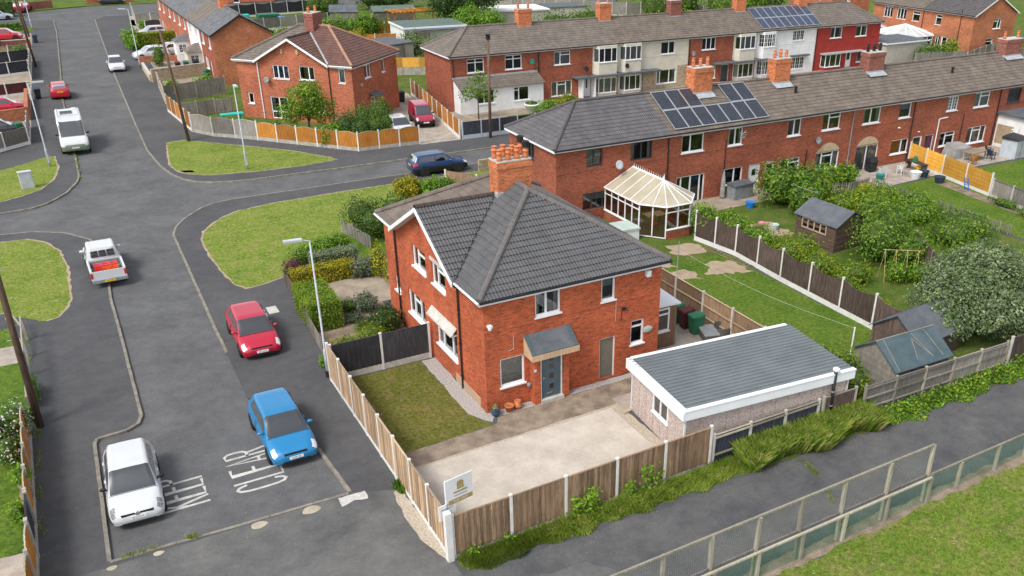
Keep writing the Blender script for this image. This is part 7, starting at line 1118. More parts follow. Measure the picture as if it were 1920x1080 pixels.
pg = thing('pergola', 'orange timber pergola behind the far garden fence', 'pergola', (34, 104.5, 0)); m = MB()
for x in (0, 3, 6): MB().box(x, 0, 0, x+.15, .15, 2.4).build('post', 'wood_orange', pg); MB().box(x, 3, 0, x+.15, 3.15, 2.4).build('post', 'wood_orange', pg)
MB().box(-.3, -.1, 2.4, 6.5, .15, 2.6).box(-.3, 2.95, 2.4, 6.5, 3.2, 2.6).build('beam', 'wood_orange', pg)
for i in range(11): MB().box(-.2+i*.62, -.4, 2.6, -.1+i*.62, 3.5, 2.72).build('rafter', 'wood_orange', pg)
for lb, x, y, w_, d_, h_, mt in (('green tarpaulin container in the far back garden', 17.5, 118, 3, 2, 1.6, 'plastic_green'), ('cream garden bench box below the far dark fence', 14.5, 116.5, 2.6, 1.2, .9, 'render_cream'), ('turquoise play table in the far back garden', 15, 120.5, 1.6, 1.2, 1.4, 'turquoise'), ('blue slide in the far back garden', 19.8, 114.5, .8, 1.6, 1.5, 'plastic_blue')):
    t = thing('garden_box', lb, 'garden item', (x, y, 0)); MB().box(0, 0, 0, w_, d_, h_*.8).build('body', mt, t); MB().box(-.06, -.06, h_*.8, w_+.06, d_+.06, h_).build('lid', mt, t)
# patio sofa, pots, furniture
sf = thing('outdoor_sofa', 'dark rattan corner sofa on the patio beside the new fence', 'sofa', (11.9, .55, 0), R(-20)); MB().box(0, 0, .05, .75, 1.2, .42).build('ottoman', 'rattan', sf); MB().box(-.02, -.02, .42, .77, 1.22, .46).build('seat', 'plastic_grey', sf); c = MB(); c.add([(.9+.55*math.cos(a)*(1+.0), .35+.5*math.sin(a), z) for z in (.05, .8) for a in np.linspace(-1.9, 1.9, 14)]+[(.9+.45*math.cos(a), .35+.4*math.sin(a), z) for z in (.05, .8) for a in np.linspace(-1.9, 1.9, 14)], [(i, i+1, 15+i, 14+i) for i in range(13)]+[(28+i, 42+i, 43+i, 29+i) for i in range(13)]+[(14+i, 15+i, 43+i, 42+i) for i in range(13)]); c.build('backrest', 'rattan', sf); MB().lathe([(.42, .05), (.42, .42)], (.95, .35, 0), 14).build('seat_base', 'rattan', sf)
def pot(label, x, y, r, h, mat, plant=None, prof=None):
    t = thing('plant_pot', label, 'plant pot', (x, y, L3)); MB().lathe(prof or [(r*.7, 0), (r*.95, h*.8), (r*1.08, h*.82), (r*1.08, h), (r*.9, h), (r*.88, h*.85), (.01, h*.84)], n=16).build('pot', mat, t, True, False)
    if plant: foliage('plant', [(0, 0, h+.05, r*.8, r*.8, .12)], plant[0], plant[1], [plant[2]], t, 3)
pot('round blue glazed pot with a small plant at the house corner', .22, -.32, .2, .36, 'glaze_blue', (60, .09, 'leaf_straw'), [(.13, 0), (.2, .12), (.21, .22), (.17, .33), (.19, .36), (.15, .36), (.14, .3), (.01, .29)]); pot('wide terracotta pot with dry compost by the brick wall', .88, -.3, .2, .3, 'terracotta', (25, .06, 'leaf_straw')); pot('tall orange strawberry pot beside the porch', 1.28, -.28, .17, .4, 'terracotta', None, [(.1, 0), (.17, .12), (.17, .22), (.12, .28), (.15, .4), (.12, .4), (.1, .3), (.01, .28)])
pot('white urn planter by the white extension across the road', 27.5, 48.5, .7, .8, 'render_white', (300, .2, 'leaf_mid'))
def pchair(label, x, y, rz, mat='plastic_white', group=None):
    t = thing('garden_chair', label, 'chair', (x, y, L4), rz, group); MB().box(-.24, -.22, .4, .24, .24, .44).build('seat', mat, t); b = MB(); b.add([(-.24+.08*0, .24, .44), (.24, .24, .44), (.22, .36, .78), (.12, .38, .88), (-.12, .38, .88), (-.22, .36, .78), (-.24, .26, .44), (.24, .26, .44), (.22, .38, .78), (.12, .4, .88), (-.12, .4, .88), (-.22, .38, .78)], [(0, 1, 2, 3, 4, 5), (11, 10, 9, 8, 7, 6), (1, 7, 8, 2), (2, 8, 9, 3), (3, 9, 10, 4), (4, 10, 11, 5), (5, 11, 6, 0)]); b.build('backrest', mat, t)
    for sx in (-.26, .22): MB().box(sx, -.2, .62, sx+.05, .3, .66).box(sx, -.2, .44, sx+.05, -.15, .62).build('armrest', mat, t)
    for sx in (-.23, .18):
        for sy in (-.21, .18): MB().box(sx, sy, 0, sx+.05, sy+.05, .4).build('leg', mat, t)
pchair('white plastic garden chair nearest the black barbecue on the patio', 41.3, 16.4, R(150)); pchair('white plastic garden chair by the back door beside the yellow fence', 43.2, 16.3, R(190)); pchair('tan garden chair at the table beyond the yellow fence', 50.5, 15.3, R(180), 'wood_orange'); pchair('blue and dark folding chair right of the garden table', 53.2, 15.6, R(90), 'plastic_navy'); pchair('dark folding chair behind the garden table', 54.0, 16.4, R(60), 'plastic_black')
gt_ = thing('garden_table', 'brown wooden table on the patio beyond the yellow fence', 'table', (51.8, 16.2, L4), R(10)); MB().box(-1, -.55, .7, 1, .55, .76).build('tabletop', 'wood_tan', gt_)
for sx in (-.9, .85):
    for sy in (-.48, .42): MB().box(sx, sy, 0, sx+.06, sy+.06, .7).build('leg', 'wood_tan', gt_)
bq = thing('barbecue', 'black kettle cabinet barbecue against the terrace wall', 'barbecue', (41.6, 17.9, L4)); MB().box(-.35, -.3, .1, .35, .3, .8).build('cabinet', 'plastic_black', bq); MB().add([(-.4, -.35, .8), (.4, -.35, .8), (.4, .35, .8), (-.4, .35, .8), (-.35, -.15, 1.15), (.35, -.15, 1.15), (.35, .25, 1.1), (-.35, .25, 1.1)], [(4, 5, 6, 7), (0, 1, 5, 4), (1, 2, 6, 5), (2, 3, 7, 6), (3, 0, 4, 7)]).build('lid', 'plastic_black', bq)
bx = thing('storage_box', 'blue grey plastic storage shed with dark lid at the right edge', 'storage box', (54.9, 14.6, L4), R(12)); MB().box(0, 0, 0, 1.9, 1.3, 1.5).build('body', 'lamp_grey', bx); MB().add([(-.08, -.08, 1.5), (1.98, -.08, 1.5), (1.98, 1.38, 1.5), (-.08, 1.38, 1.5), (-.05, -.05, 1.56), (1.95, -.05, 1.56), (1.95, 1.35, 1.72), (-.05, 1.35, 1.72)], [(4, 5, 6, 7), (0, 1, 5, 4), (1, 2, 6, 5), (2, 3, 7, 6), (3, 0, 4, 7)]).build('lid', 'plastic_black', bx); MB().box(.93, -.012, .05, .97, 0, 1.45).build('door_gap', 'plastic_black', bx)
cs = thing('covered_furniture', 'grey tarpaulin covered furniture under the terrace window', 'cover', (51.5, 17.7, L4)); MB().add([(-1.1, -.7, 0), (1.1, -.7, 0), (1.1, .7, 0), (-1.1, .7, 0), (-1, -.6, .75), (1, -.6, .8), (.9, .6, 1.0), (-.8, .6, 1.1)], [(4, 5, 6, 7), (0, 1, 5, 4), (1, 2, 6, 5), (2, 3, 7, 6), (3, 0, 4, 7)]).build('tarpaulin', 'tarp', cs)
st_ = thing('storage_box', 'grey garden storage box with dark lid under the terrace kitchen window', 'storage box', (27.4, 17.3, L3), R(2)); MB().box(0, 0, 0, 1.7, .9, .95).build('body', 'plastic_grey', st_); MB().box(-.06, -.06, .95, 1.76, .96, 1.08).build('lid', 'felt', st_)
ps = thing('parasol', 'closed striped parasol leaning on the terrace wall', 'parasol', (27.0, 18.2, L3)); MB().lathe([(.2, .1), (.16, 1.2), (.05, 2.0), (.01, 2.1)], n=8).build('canopy', 'tarp', ps)
for lb, x, y, mt, sz in (('blue plastic basin by the storage box behind the garden shrubs', 27.4, 15.6, 'plastic_blue', .35), ('pink toy standing in the overgrown garden', 25.6, 12.3, 'pink', .22), ('pale blue tub lying in the overgrown garden', 25.9, 11.4, 'mint', .3), ('dark planter on the patio by the yellow fence', 44.2, 14.9, 'plastic_navy', .42), ('second dark planter further along the yellow fence', 44.0, 13.2, 'plastic_navy', .42), ('yellow plastic tub on the patio bench', 44.9, 15.8, 'plastic_yellow', .38), ('white cloth covered heap on the patio', 43.3, 14.9, 'plastic_white', .45), ('red and green toy box by the terrace door', 40.6, 16.0, 'plastic_teal', .33)):
    t = thing('garden_clutter', lb, 'garden item', (x, y, L4)); MB().lathe([(sz*.75, 0), (sz, sz*1.1), (sz*1.06, sz*1.15), (sz*.9, sz*1.2), (sz*.8, sz*1.0), (.01, sz*.95)], n=10).build('body', mt, t)
bn = thing('potting_bench', 'cluttered brown potting bench against the yellow fence', 'bench', (44.8, 16.2, L4), R(80)); MB().box(-1, -.3, .7, 1, .3, .76).build('top', 'wood_dark', bn)
for sx in (-.95, .88): MB().box(sx, -.28, 0, sx+.07, .28, .7).build('leg', 'wood_dark', bn)
MB().lathe([(.25, .76), (.2, 1.0), (.1, 1.15)], (.2, 0, 0), 8).build('green_tub', 'plastic_green', bn)
lad = thing('step_stool', 'small blue step ladder leaning on the yellow fence', 'ladder', (44.3, 10.9, L4), R(80)); m = MB()
for sx in (-.2, .17): m.obox((sx, 0, 0), (.04, 0, 0), (0, .06, 0), (0, .25, 1.0))
m.build('rail', 'plastic_blue', lad)
for i in range(4): MB().box(-.2, .05+.06*i, .2+.22*i, .2, .13+.06*i, .23+.22*i).build('tread', 'plastic_blue', lad)
cbn2 = thing('water_butt', 'dark green compost bin beside the brown timber shed', 'bin', (29.0, 7.2, 0)); MB().lathe([(.42, 0), (.36, .8), (.38, .82), (.38, .9), (.1, .98)], n=14).build('body', 'plastic_teal', cbn2, True)
mt_ = thing('hot_tub_cover', 'mint green topped box beside the conservatory', 'box', (15.0, 14.2, 0), R(-3)); MB().box(0, 0, 0, 2.1, 1.5, .7).build('body', 'render_white', mt_); MB().box(-.05, -.05, .7, 2.15, 1.55, .82).build('cover', 'mint', mt_)
wp = thing('clothes_post', 'white clothes line post with line across the back lawn', 'post', (16.9, -4.15, 0)); MB().tube((0, 0, 0), (0, 0, 1.75), .035, None, 8).build('post', 'upvc', wp); q = [Vector((0, 0, 1.7)).lerp(Vector((-1.1, 12.4, 1.6)), k/12)-Vector((0, 0, .35*math.sin(math.pi*k/12))) for k in range(13)]; MB().path(q, .005, 4).build('line', 'rope', wp)
wp2 = thing('clothes_post', 'grey metal clothes post in the worn grass near the conservatory', 'post', (15.8, 8.25, 0)); MB().tube((0, 0, 0), (.1, .1, 2.0), .03, None, 8).build('post', 'galv', wp2)
tl = thing('lying_trellis', 'pale trellis strip lying along the foot of the dipped fence', 'trellis', (19.7, 11.2, .02), R(-84)); m = MB()
for i in range(14): m.box(i*.3, 0, 0, i*.3+.03, .4, .02)
m.box(0, 0, .021, 4.2, .03, .04).box(0, .37, .021, 4.2, .4, .04); m.build('slats', 'wood_tan', tl)
ho = thing('garden_hose', 'pale hose curling from the conservatory base onto the grass', 'hose', (20.9, 13.1, 0)); MB().path([(0, 0, .5), (.0, -.5, .1), (-.3, -1.3, .03), (-.2, -2.2, .03), (-.6, -3, .03)], .03, 6).build('hose', 'hose', ho)
cn = thing('bean_canes', 'wigwam row of bamboo canes in the vegetable patch', 'canes', (25.5, 2.0, 0)); m = MB()
for i in range(4): m.tube((i*.5, -.35-i*.35, 0), (i*.5+.1, -i*.35, 1.9), .014, None, 4); m.tube((i*.5+.2, .35-i*.35, 0), (i*.5+.1, -i*.35, 1.9), .014, None, 4)
m.tube((0, 0.1, 1.85), (1.8, -1.15, 1.85), .014, None, 4); m.build('cane', 'bamboo', cn); cn2 = thing('bean_canes', 'second smaller cane frame nearer the silver green tree', 'canes', (27.3, -.6, 0)); m = MB()
for i in range(3): m.tube((i*.45, -.3-i*.3, 0), (i*.45+.1, -i*.3, 1.7), .014, None, 4); m.tube((i*.45+.2, .3-i*.3, 0), (i*.45+.1, -i*.3, 1.7), .014, None, 4)
m.tube((0, 0.1, 1.65), (1.1, -.65, 1.65), .014, None, 4); m.build('cane', 'bamboo', cn2)
sb = thing('paving_slab', 'loose sandstone slab lying by the garage corner on gravel', 'slab', (5.0, -2.6, .02), R(12)); MB().box(-.1, -.35, 0, .6, .35, .06).build('slab', 'stone_slab', sb)
ln_ = thing('clothes_line', 'white rope strung across the overgrown garden to the shed', 'rope', (30.6, 17.9, 0)); MB().path([Vector((0, 0, 1.9)).lerp(Vector((-1.8, -7.2, 2.2)), k/10)-Vector((0, 0, .25*math.sin(math.pi*k/10))) for k in range(11)], .009, 4).build('rope', 'rope', ln_); MB().tube((0, 0, 0), (0, 0, 2.1), .05, None, 6).build('post', 'wood_tan', ln_)
ra_ = thing('rotary_dryer', 'turquoise covered garden item behind the grey arched fence', 'garden item', (1.3, 57.5, 0)); MB().box(-1, -.4, .7, 1, .4, .8).build('top', 'turquoise', ra_); MB().box(-.8, -.3, 0, -.7, .3, .7).box(.7, -.3, 0, .8, .3, .7).build('leg', 'turquoise', ra_)
# ---------------------------------------------------------------- planting
def hedge(label, box, n, size, mats, seed=1, w=None, cat='hedge', loc=None, rz=0, inner='leaf_core'):
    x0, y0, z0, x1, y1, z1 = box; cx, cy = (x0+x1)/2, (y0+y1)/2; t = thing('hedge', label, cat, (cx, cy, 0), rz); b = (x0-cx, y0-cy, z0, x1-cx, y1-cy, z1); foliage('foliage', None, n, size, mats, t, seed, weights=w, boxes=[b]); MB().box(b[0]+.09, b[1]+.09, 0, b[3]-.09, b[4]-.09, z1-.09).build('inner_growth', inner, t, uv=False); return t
hedge('square clipped bright green hedge by the street lamp', (-4.35, 10.9, .05, -2.75, 14.1, 1.55), 9000, .085, ['leaf_lime', 'leaf_bright'], 1, [.6, .4])
hedge('yellow variegated hedge in front of the silvery one', (-3.75, 16.75, .05, -.15, 17.65, .95), 5200, .09, ['leaf_yellow', 'leaf_gold'], 2, [.7, .3]); hedge('silvery variegated hedge behind the yellow one', (-2.3, 17.95, .05, .4, 18.8, 1.25), 3600, .09, ['leaf_sage', 'leaf_lavender'], 3, [.8, .2])
bush('bush', 'bright green rounded bush behind the silvery hedge', [(-2.0, 20.3, .6, 1.2, .8, .75), (-.9, 20.6, .75, 1.3, .9, .8), (.1, 20.9, .65, .9, .8, .7)], 4200, .1, ['leaf_bright'], 4); bush('bush', 'dull purple barberry bush beside the bright green one', [(-3.1, 19.1, .45, .7, .6, .5)], 900, .09, ['leaf_purple'], 5, coremat='plastic_maroon')
bush('holly_bush', 'large dark green and gold holly beside the verge', [(3.0, 22.3, 1.1, 1.5, 1.3, 1.2), (4.4, 23.0, 1.2, 1.5, 1.3, 1.3), (2.4, 23.8, 1.3, 1.2, 1.1, 1.1), (4.6, 21.6, .8, 1.2, 1.0, .9)], 7500, .12, ['leaf_dark', 'leaf_mid', 'leaf_lime'], 6, None, [.55, .33, .12])
bush('conifer_bush', 'golden barrel shaped conifer at the roof edge', [(7.2, 28.3, .8, 1.0, .95, .85), (7.2, 28.3, 1.15, .85, .85, .7)], 5200, .12, ['leaf_yellow', 'leaf_gold'], 7, None, [.5, .5], coremat='leaf_core'); bush('laurel_bush', 'glossy green laurel right of the golden conifer', [(9.0, 27.9, .7, 1.1, .9, .85), (9.9, 28.0, .65, .9, .8, .75)], 3600, .16, ['leaf_bright', 'leaf_mid'], 8, None, [.5, .5]); fence('panel_fence', 'short brown fence behind the golden conifer by the SUV', [(10.9, 30.4), (12.4, 28.2)], 1.1, 'wood_weather', 'concrete_white', side=1, pw=1.8, gravel=.2)
bush('bush', 'yellow flowered shrub at the corner of the brown roofed semi', [(.9, 16.2, 1.0, .5, .7, 1.1), (1.1, 14.9, .8, .4, .6, .8)], 1500, .1, ['leaf_yellow', 'leaf_lime'], 9, None, [.7, .3]); bush('lavender_bush', 'tall grey green lavender by the grey palings', [(.3, 16.7, .5, .9, .45, .55)], 1300, .13, ['leaf_lavender'], 10)
for lb, x, y, r_, h_, mt, n_, sz in (('rounded grey green shrub by the concrete yard', -1.15, 12.3, .62, .62, 'leaf_lavender', 1600, .1), ('small dark green shrub left of the grey green one', -1.95, 12.7, .48, .42, 'leaf_mid', 900, .08), ('low grey lavender clump in the soil bed', -2.1, 11.4, .5, .28, 'leaf_lavender', 700, .09), ('dark rose bush with orange blooms by the front window', -.95, 9.7, .85, .75, 'leaf_dark', 1500, .13), ('feathery lime green perennial next to the black fence', -2.1, 8.6, .95, .55, 'leaf_lime', 2400, .07), ('yellow tinged perennial behind the black fence', -3.4, 8.4, .8, .4, 'leaf_lime', 1300, .09), ('yellow green perennial by the rose bush', -1.9, 10.2, .55, .4, 'leaf_lime', 800, .08), ('weedy green growth at the foot of the street lamp', -4.75, 7.4, .28, .4, 'leaf_bright', 350, .09)):
    b_ = bush('shrub', lb, [(x, y, h_*.75, r_, r_*.95, h_)], n_, sz, [mt] if 'rose' not in lb else ['leaf_dark', 'petal_orange'], int(x*10) % 97+1, None, None if 'rose' not in lb else [.97, .03], cat='shrub')
# corner garden jungle at the brown roofed semi
tree('garden_tree', 'light green tree in front of the brown roofed semi', (5.9, 48.3, 0), 2.2, .12, [(0, 0, 3.2, 1.7, 1.6, 1.5), (-1.2, .3, 2.4, 1.2, 1.2, 1.1), (1.1, -.2, 2.5, 1.3, 1.2, 1.2), (.2, -.5, 4.2, 1.1, 1.1, .9)], 6500, .17, ['leaf_bright', 'leaf_lime', 'leaf_mid'], 11, None, 6, [.4, .3, .3])
for i, (lb, bl_, mt) in enumerate((('dark dense shrub in the middle of the corner garden', [(8.5, 46.5, 1.2, 1.4, 1.2, 1.3), (9.4, 45.5, 1.0, 1.3, 1.1, 1.1)], 'leaf_dark'), ('mid green shrub by the white back door of the corner semi', [(10.3, 47.3, 1.4, 1.2, 1.2, 1.4), (10.8, 45.6, 1.0, 1.1, 1.0, 1.1)], 'leaf_mid'), ('pale flowering shrub behind the orange fence', [(7.0, 45.2, .9, 1.2, 1.0, .95)], 'leaf_bright'), ('tall leafy shrub next to the half hidden car', [(12.3, 48.2, 1.5, 1.1, 1.0, 1.5), (12.0, 46.3, .9, .8, .8, .9)], 'leaf_mid'), ('low shrub behind the grey and orange fence joint', [(3.6, 50.4, .6, .8, .7, .6)], 'leaf_mid'))): bush('shrub', lb, bl_, 2600, .15, [mt, 'leaf_mid'], 30+i, None, [.7, .3], cat='shrub')
tree('young_tree', 'thin leafed young tree before the white extension', (21.7, 48.2, 0), 2.4, .07, [(0, 0, 3.0, 1.3, 1.2, 1.1), (-.9, .2, 2.3, .9, .8, .7), (1.0, 0, 2.2, 1.0, .9, .7), (.3, 0, 3.9, .8, .8, .6)], 900, .2, ['leaf_mid', 'leaf_bright'], 12, None, 9, [.6, .4])
bush('bush', 'yellow green bush under the terrace window across the road', [(31.5, 48.5, .7, 1.5, .9, .8)], 1200, .16, ['leaf_gold', 'leaf_lime'], 13, None, [.6, .4]); bush('bush', 'bright green clipped bush beside the yellow green one', [(28.9, 47.6, .6, 1.2, .9, .7)], 1000, .15, ['leaf_bright'], 14); bush('bush', 'round box bush near the white urn', [(26.6, 45.6, .5, .6, .6, .6)], 500, .1, ['leaf_mid'], 15)
# overgrown garden between the dipped fence and the picket fence
WG = [('tall dark green laurel behind the terrace storage box', [(29.6, 15.2, 1.6, 1.9, 1.6, 1.7), (31.2, 14.0, 1.5, 1.7, 1.5, 1.6), (30.2, 12.8, 1.1, 1.6, 1.3, 1.2)], 'leaf_mid', 6000, .19), ('wall shrub below the arched terrace window', [(34.8, 16.2, .9, 2.2, 1.0, 1.0), (37.0, 16.4, .8, 1.5, .9, .9)], 'leaf_bright', 2600, .18), ('ivy and bramble mass over the top of the dipped fence', [(20.9, 12.5, 1.3, .9, 1.3, 1.1), (21.6, 10.6, 1.3, 1.0, 1.5, .95), (22.0, 8.6, 1.1, 1.1, 1.6, .85)], 'leaf_bright', 4600, .14), ('yellowish bramble further along the dipped fence', [(22.3, 6.4, .9, 1.1, 1.5, .8), (22.6, 4.2, .8, 1.2, 1.4, .75), (23.8, 6.8, .8, 1.2, 1.2, .8)], 'leaf_lime', 4400, .13), ('large rounded shrub behind the bamboo canes', [(27.6, 4.2, 1.5, 1.9, 1.7, 1.6), (29.2, 5.0, 1.6, 1.7, 1.6, 1.7), (28.6, 2.6, 1.1, 1.6, 1.4, 1.2), (30.2, 6.6, 1.5, 1.5, 1.5, 1.5)], 'leaf_mid', 9000, .15), ('pale flowering shrub behind the timber shed', [(31.6, 8.4, 1.2, 1.8, 1.6, 1.3), (33.2, 10.2, 1.1, 1.7, 1.5, 1.2), (31.8, 11.0, .9, 1.5, 1.3, 1.0)], 'leaf_lime', 5600, .15), ('low green growth by the picket fence', [(35.8, 11.8, .7, 2.0, 1.5, .8), (37.0, 9.4, .7, 1.4, 1.6, .8), (35.4, 8.2, .6, 2.0, 1.6, .7)], 'leaf_bright', 4200, .15), ('bean plants growing up the canes', [(26.3, 1.4, .6, .9, .8, .7), (27.3, .7, .6, .9, .8, .7)], 'leaf_bright', 1800, .12), ('weedy shrub below the canes by the dipped fence', [(22.2, 1.6, .5, 1.1, 1.3, .55), (22.0, -.8, .4, 1.0, 1.2, .45), (24.0, 2.6, .6, 1.2, 1.2, .6)], 'leaf_lime', 3200, .12), ('mixed growth at the end of the picket fence', [(36.6, 5.0, .6, 1.6, 2.2, .7), (34.0, 4.2, .7, 1.6, 1.8, .8), (32.4, 1.2, .6, 1.8, 1.8, .7)], 'leaf_mid', 4200, .16)]
for i, (lb, bl_, mt, n_, sz) in enumerate(WG): bush('shrub', lb, bl_, n_, sz, [mt, 'leaf_bright', 'leaf_lime'], 50+i, None, [.6, .25, .15], cat='shrub')
for i, (lb, x, y) in enumerate((('yellow broom bush left of the pair in the overgrown garden', 33.2, 14.4), ('yellow broom bush right of the pair in the overgrown garden', 35.3, 12.6))): bush('broom_bush', lb, [(x, y, .8, .6, .6, .75)], 700, .13, ['leaf_yellow'], 70+i)
tree('silver_tree', 'big silver green willow leaved tree at the right edge', (24.6, -5.2, 0), 1.6, .16, [(0, 0, 2.5, 2.4, 2.2, 1.6), (-2.1, .7, 2.0, 1.7, 1.6, 1.35), (2.2, .2, 2.4, 2.0, 1.9, 1.5), (.2, -1.3, 1.7, 2.4, 1.3, 1.2), (-.6, 1.4, 2.7, 1.8, 1.6, 1.3), (3.8, -.8, 1.9, 1.8, 1.5, 1.4), (.8, .6, 3.6, 1.6, 1.5, .9), (-2.4, -.3, 1.3, 1.2, 1.1, .9)], 46000, .13, ['leaf_olive', 'leaf_sage', 'leaf_mid'], 16, None, 9, [.74, .10, .16])
bush('bush', 'green bush below the silver tree at the right edge', [(27.8, -7.2, 1.0, 1.4, .9, 1.1), (29.6, -7.0, 1.2, 1.4, 1.0, 1.2)], 2600, .16, ['leaf_bright', 'leaf_mid'], 17, None, [.6, .4]); bush('bush', 'reddish green bush between garage and pale shed', [(14.6, -6.6, .7, .8, .9, .85), (15.2, -5.4, .8, .6, .9, .9), (14.4, -4.9, 1.0, .4, .5, 1.0)], 2600, .11, ['leaf_mid', 'leaf_lime', 'petal_orange'], 18, None, [.6, .38, .02])
bush('bush', 'purple leaved shrub by the blue grey storage shed', [(57.0, 13.2, .7, 1.0, 1.0, .9)], 700, .14, ['leaf_purple'], 19, coremat='plastic_maroon'); bush('bush', 'green row of plants along the lower yellow fence bed', [(43.4, 7.0, .3, .5, 1.4, .35), (42.9, 4.0, .35, .6, 1.8, .4)], 1500, .12, ['leaf_mid'], 20)
# left edge
bush('flowering_shrub', 'white flowered shrub at the left edge by the telegraph pole', [(-16.9, 7.3, .8, .6, 1.0, .9), (-17.8, 7.0, .8, .9, 1.1, .9), (-17.2, 5.7, .6, .6, .7, .7)], 3600, .1, ['leaf_dark', 'leaf_mid', 'petal'], 21, None, [.5, .35, .15]); bush('bush', 'light green bush growing over the orange left fence', [(-16.75, 2.8, 1.1, .35, .5, .45), (-17.0, 1.2, .6, .3, .6, .5)], 900, .09, ['leaf_bright'], 22); bush('bush', 'weedy ivy at the foot of the left mesh fence', [(-16.3, 10.6, .4, .3, 1.6, .45), (-16.4, 8.6, .5, .35, .7, .5)], 1100, .09, ['leaf_mid'], 23)
# far street planting
hedge('yellow privet hedge in the far street behind the white cars', (-1.2, 103.2, .1, 4.0, 104.8, 1.9), 2600, .22, ['leaf_gold', 'leaf_lime'], 24, [.5, .5]); bush('bush', 'bright green bush at the end of the yellow hedge', [(-1.6, 104.6, 1.2, 1.4, 1.6, 1.4), (-1.4, 103.0, .9, 1.1, 1.1, 1.0)], 1700, .22, ['leaf_bright'], 25); bush('shrub', 'small dark tree shaped shrub before the white cars', [(-.3, 90.6, 1.2, .8, .8, 1.3), (-.6, 89.6, .7, .7, .7, .7)], 900, .16, ['leaf_mid'], 26, cat='shrub'); bush('bush', 'green bush over the grey lap fence left end', [(-1.7, 71.0, 1.2, .9, .7, .7)], 500, .16, ['leaf_bright'], 27); bush('bush', 'green bush by the bin below the slate gable', [(1.8, 72.6, 1.0, 1.5, .7, .8)], 700, .16, ['leaf_bright'], 28); bush('bush', 'round shrub by the left telegraph pole', [(-14.4, 102.2, .8, 1.1, 1.0, .9)], 600, .18, ['leaf_mid'], 29); bush('bush', 'purple shrub at the far left edge', [(-17.4, 108.5, 1.2, 1.2, 2.5, 1.4)], 900, .2, ['leaf_purple'], 31, coremat='plastic_maroon'); hedge('dark clipped hedge at the far left junction', (-24, 144.6, .1, -14.2, 147.0, 2.2), 2200, .3, ['leaf_dark', 'leaf_mid'], 32, [.7, .3]); hedge('low green hedge behind the railings at the far left', (-24, 127.8, .05, -13.6, 128.8, 1.0), 1500, .22, ['leaf_mid', 'leaf_bright'], 33, [.6, .4]); bush('bush', 'green bush by the far grey fence corner', [(1.9, 122.5, .6, .9, .9, .7)], 400, .2, ['leaf_bright'], 34)
# trees at the top
tree('conifer', 'tall dark spreading conifer behind the far garages', (44.5, 100.5, 0), 4, .3, [(0, 0, 4.5, 4.6, 4.2, 2.4), (-3.2, .5, 3.4, 3.0, 2.8, 1.8), (2.8, 0, 5.5, 3.6, 3.2, 2.0), (0, 0, 7.4, 3.2, 3.0, 2.2), (-4.6, -1, 4.4, 2.4, 2.2, 1.6)], 9000, .34, ['leaf_dark'], 35, None, 8); bush('bush', 'bright green round tree in front of the dark conifer', [(43.4, 91.5, 2.2, 2.6, 2.2, 2.1), (40.6, 92.5, 2.6, 2.4, 2.2, 2.2)], 4200, .26, ['leaf_bright'], 36, cat='tree'); bush('bush', 'pale grey green shrub beside the white garage', [(29.3, 84.5, 1.4, 2.0, 1.8, 1.6)], 2200, .2, ['leaf_olive'], 37); bush('bush', 'second grey green shrub nearer the yellow fence', [(30.6, 80.2, 1.3, 2.2, 2.0, 1.5)], 2200, .2, ['leaf_olive', 'leaf_mid'], 38, None, [.5, .5])
for i, (lb, x, y, rx, ry, rz_, mt) in enumerate((('green garden hedge behind the second terrace roof left part', 55, 88, 7, 2.2, 2.2, 'leaf_mid'), ('green garden hedge behind the second terrace roof middle', 68, 84, 7, 2.2, 1.9, 'leaf_lime'), ('leafy trees above the purple chimney', 78, 96, 6.5, 4, 3.4, 'leaf_mid'), ('leafy trees right of the purple chimney at the top', 88, 92, 6, 4, 3.2, 'leaf_bright'), ('tree mass at the top before the blue roofed shed', 97, 95, 5, 3.5, 3.2, 'leaf_mid'), ('yellow shrub behind the hip roofed terrace', 31.8, 74.5, 1.2, 1.2, 1.8, 'leaf_yellow'), ('yellow shrub by the grey flat roof behind the semi', 24.6, 84.6, 1.4, 1.2, .9, 'leaf_yellow'), ('yellow flowered shrub at the nearer orange fence', 24.2, 91.5, 1.3, 1.0, 1.4, 'leaf_yellow'), ('green climbing plants on the far orange fence', 26.5, 101.4, 5.5, 1.2, 1.7, 'leaf_bright'), ('green shrub behind the grey old tiled roof', 14.5, 95, 2.6, 2, 1.6, 'leaf_bright'), ('small tree at the top by the far sheds', 30, 127, 3.2, 2.5, 2.4, 'leaf_mid'), ('dark hedge at the top between far gardens', 42, 130, 6, 2.5, 2.6, 'leaf_dark'), ('leafy tree beside the white fronted far house', 54, 133, 4, 3, 3.2, 'leaf_mid'), ('climber on the pale wall behind the stub chimney', 85.5, 49.5, 2.4, 1.2, 1.3, 'leaf_mid'), ('flowering climber left of the orange brick house doors', 90.3, 50.3, 1.5, 1.2, 1.4, 'leaf_lime'), ('hedge beside the orange brick gable', 101, 48.2, 3.5, 1.2, 1.2, 'leaf_bright'))): bush('shrub', lb, [(x-rx*.45, y, rz_*.8, rx*.55, ry, rz_), (x+rx*.4, y+.3, rz_*.9, rx*.6, ry*.9, rz_*1.05), (x, y-.4, rz_*.7, rx*.5, ry, rz_*.8)], int(1200+260*rx), .16+.03*min(rx, 5), [mt], 80+i, cat='shrub')
gy = thing('grey_lean_to', 'grey flat roofed lean-to behind the brown roofed semi', 'outbuilding', (21.3, 77.5, 0), R(20)); MB().box(0, 0, 0, 6.5, 5, 2.2).build('wall', 'render_grey', gy); MB().box(-.2, -.2, 2.2, 6.7, 5.2, 2.35).build('roof', 'felt', gy)
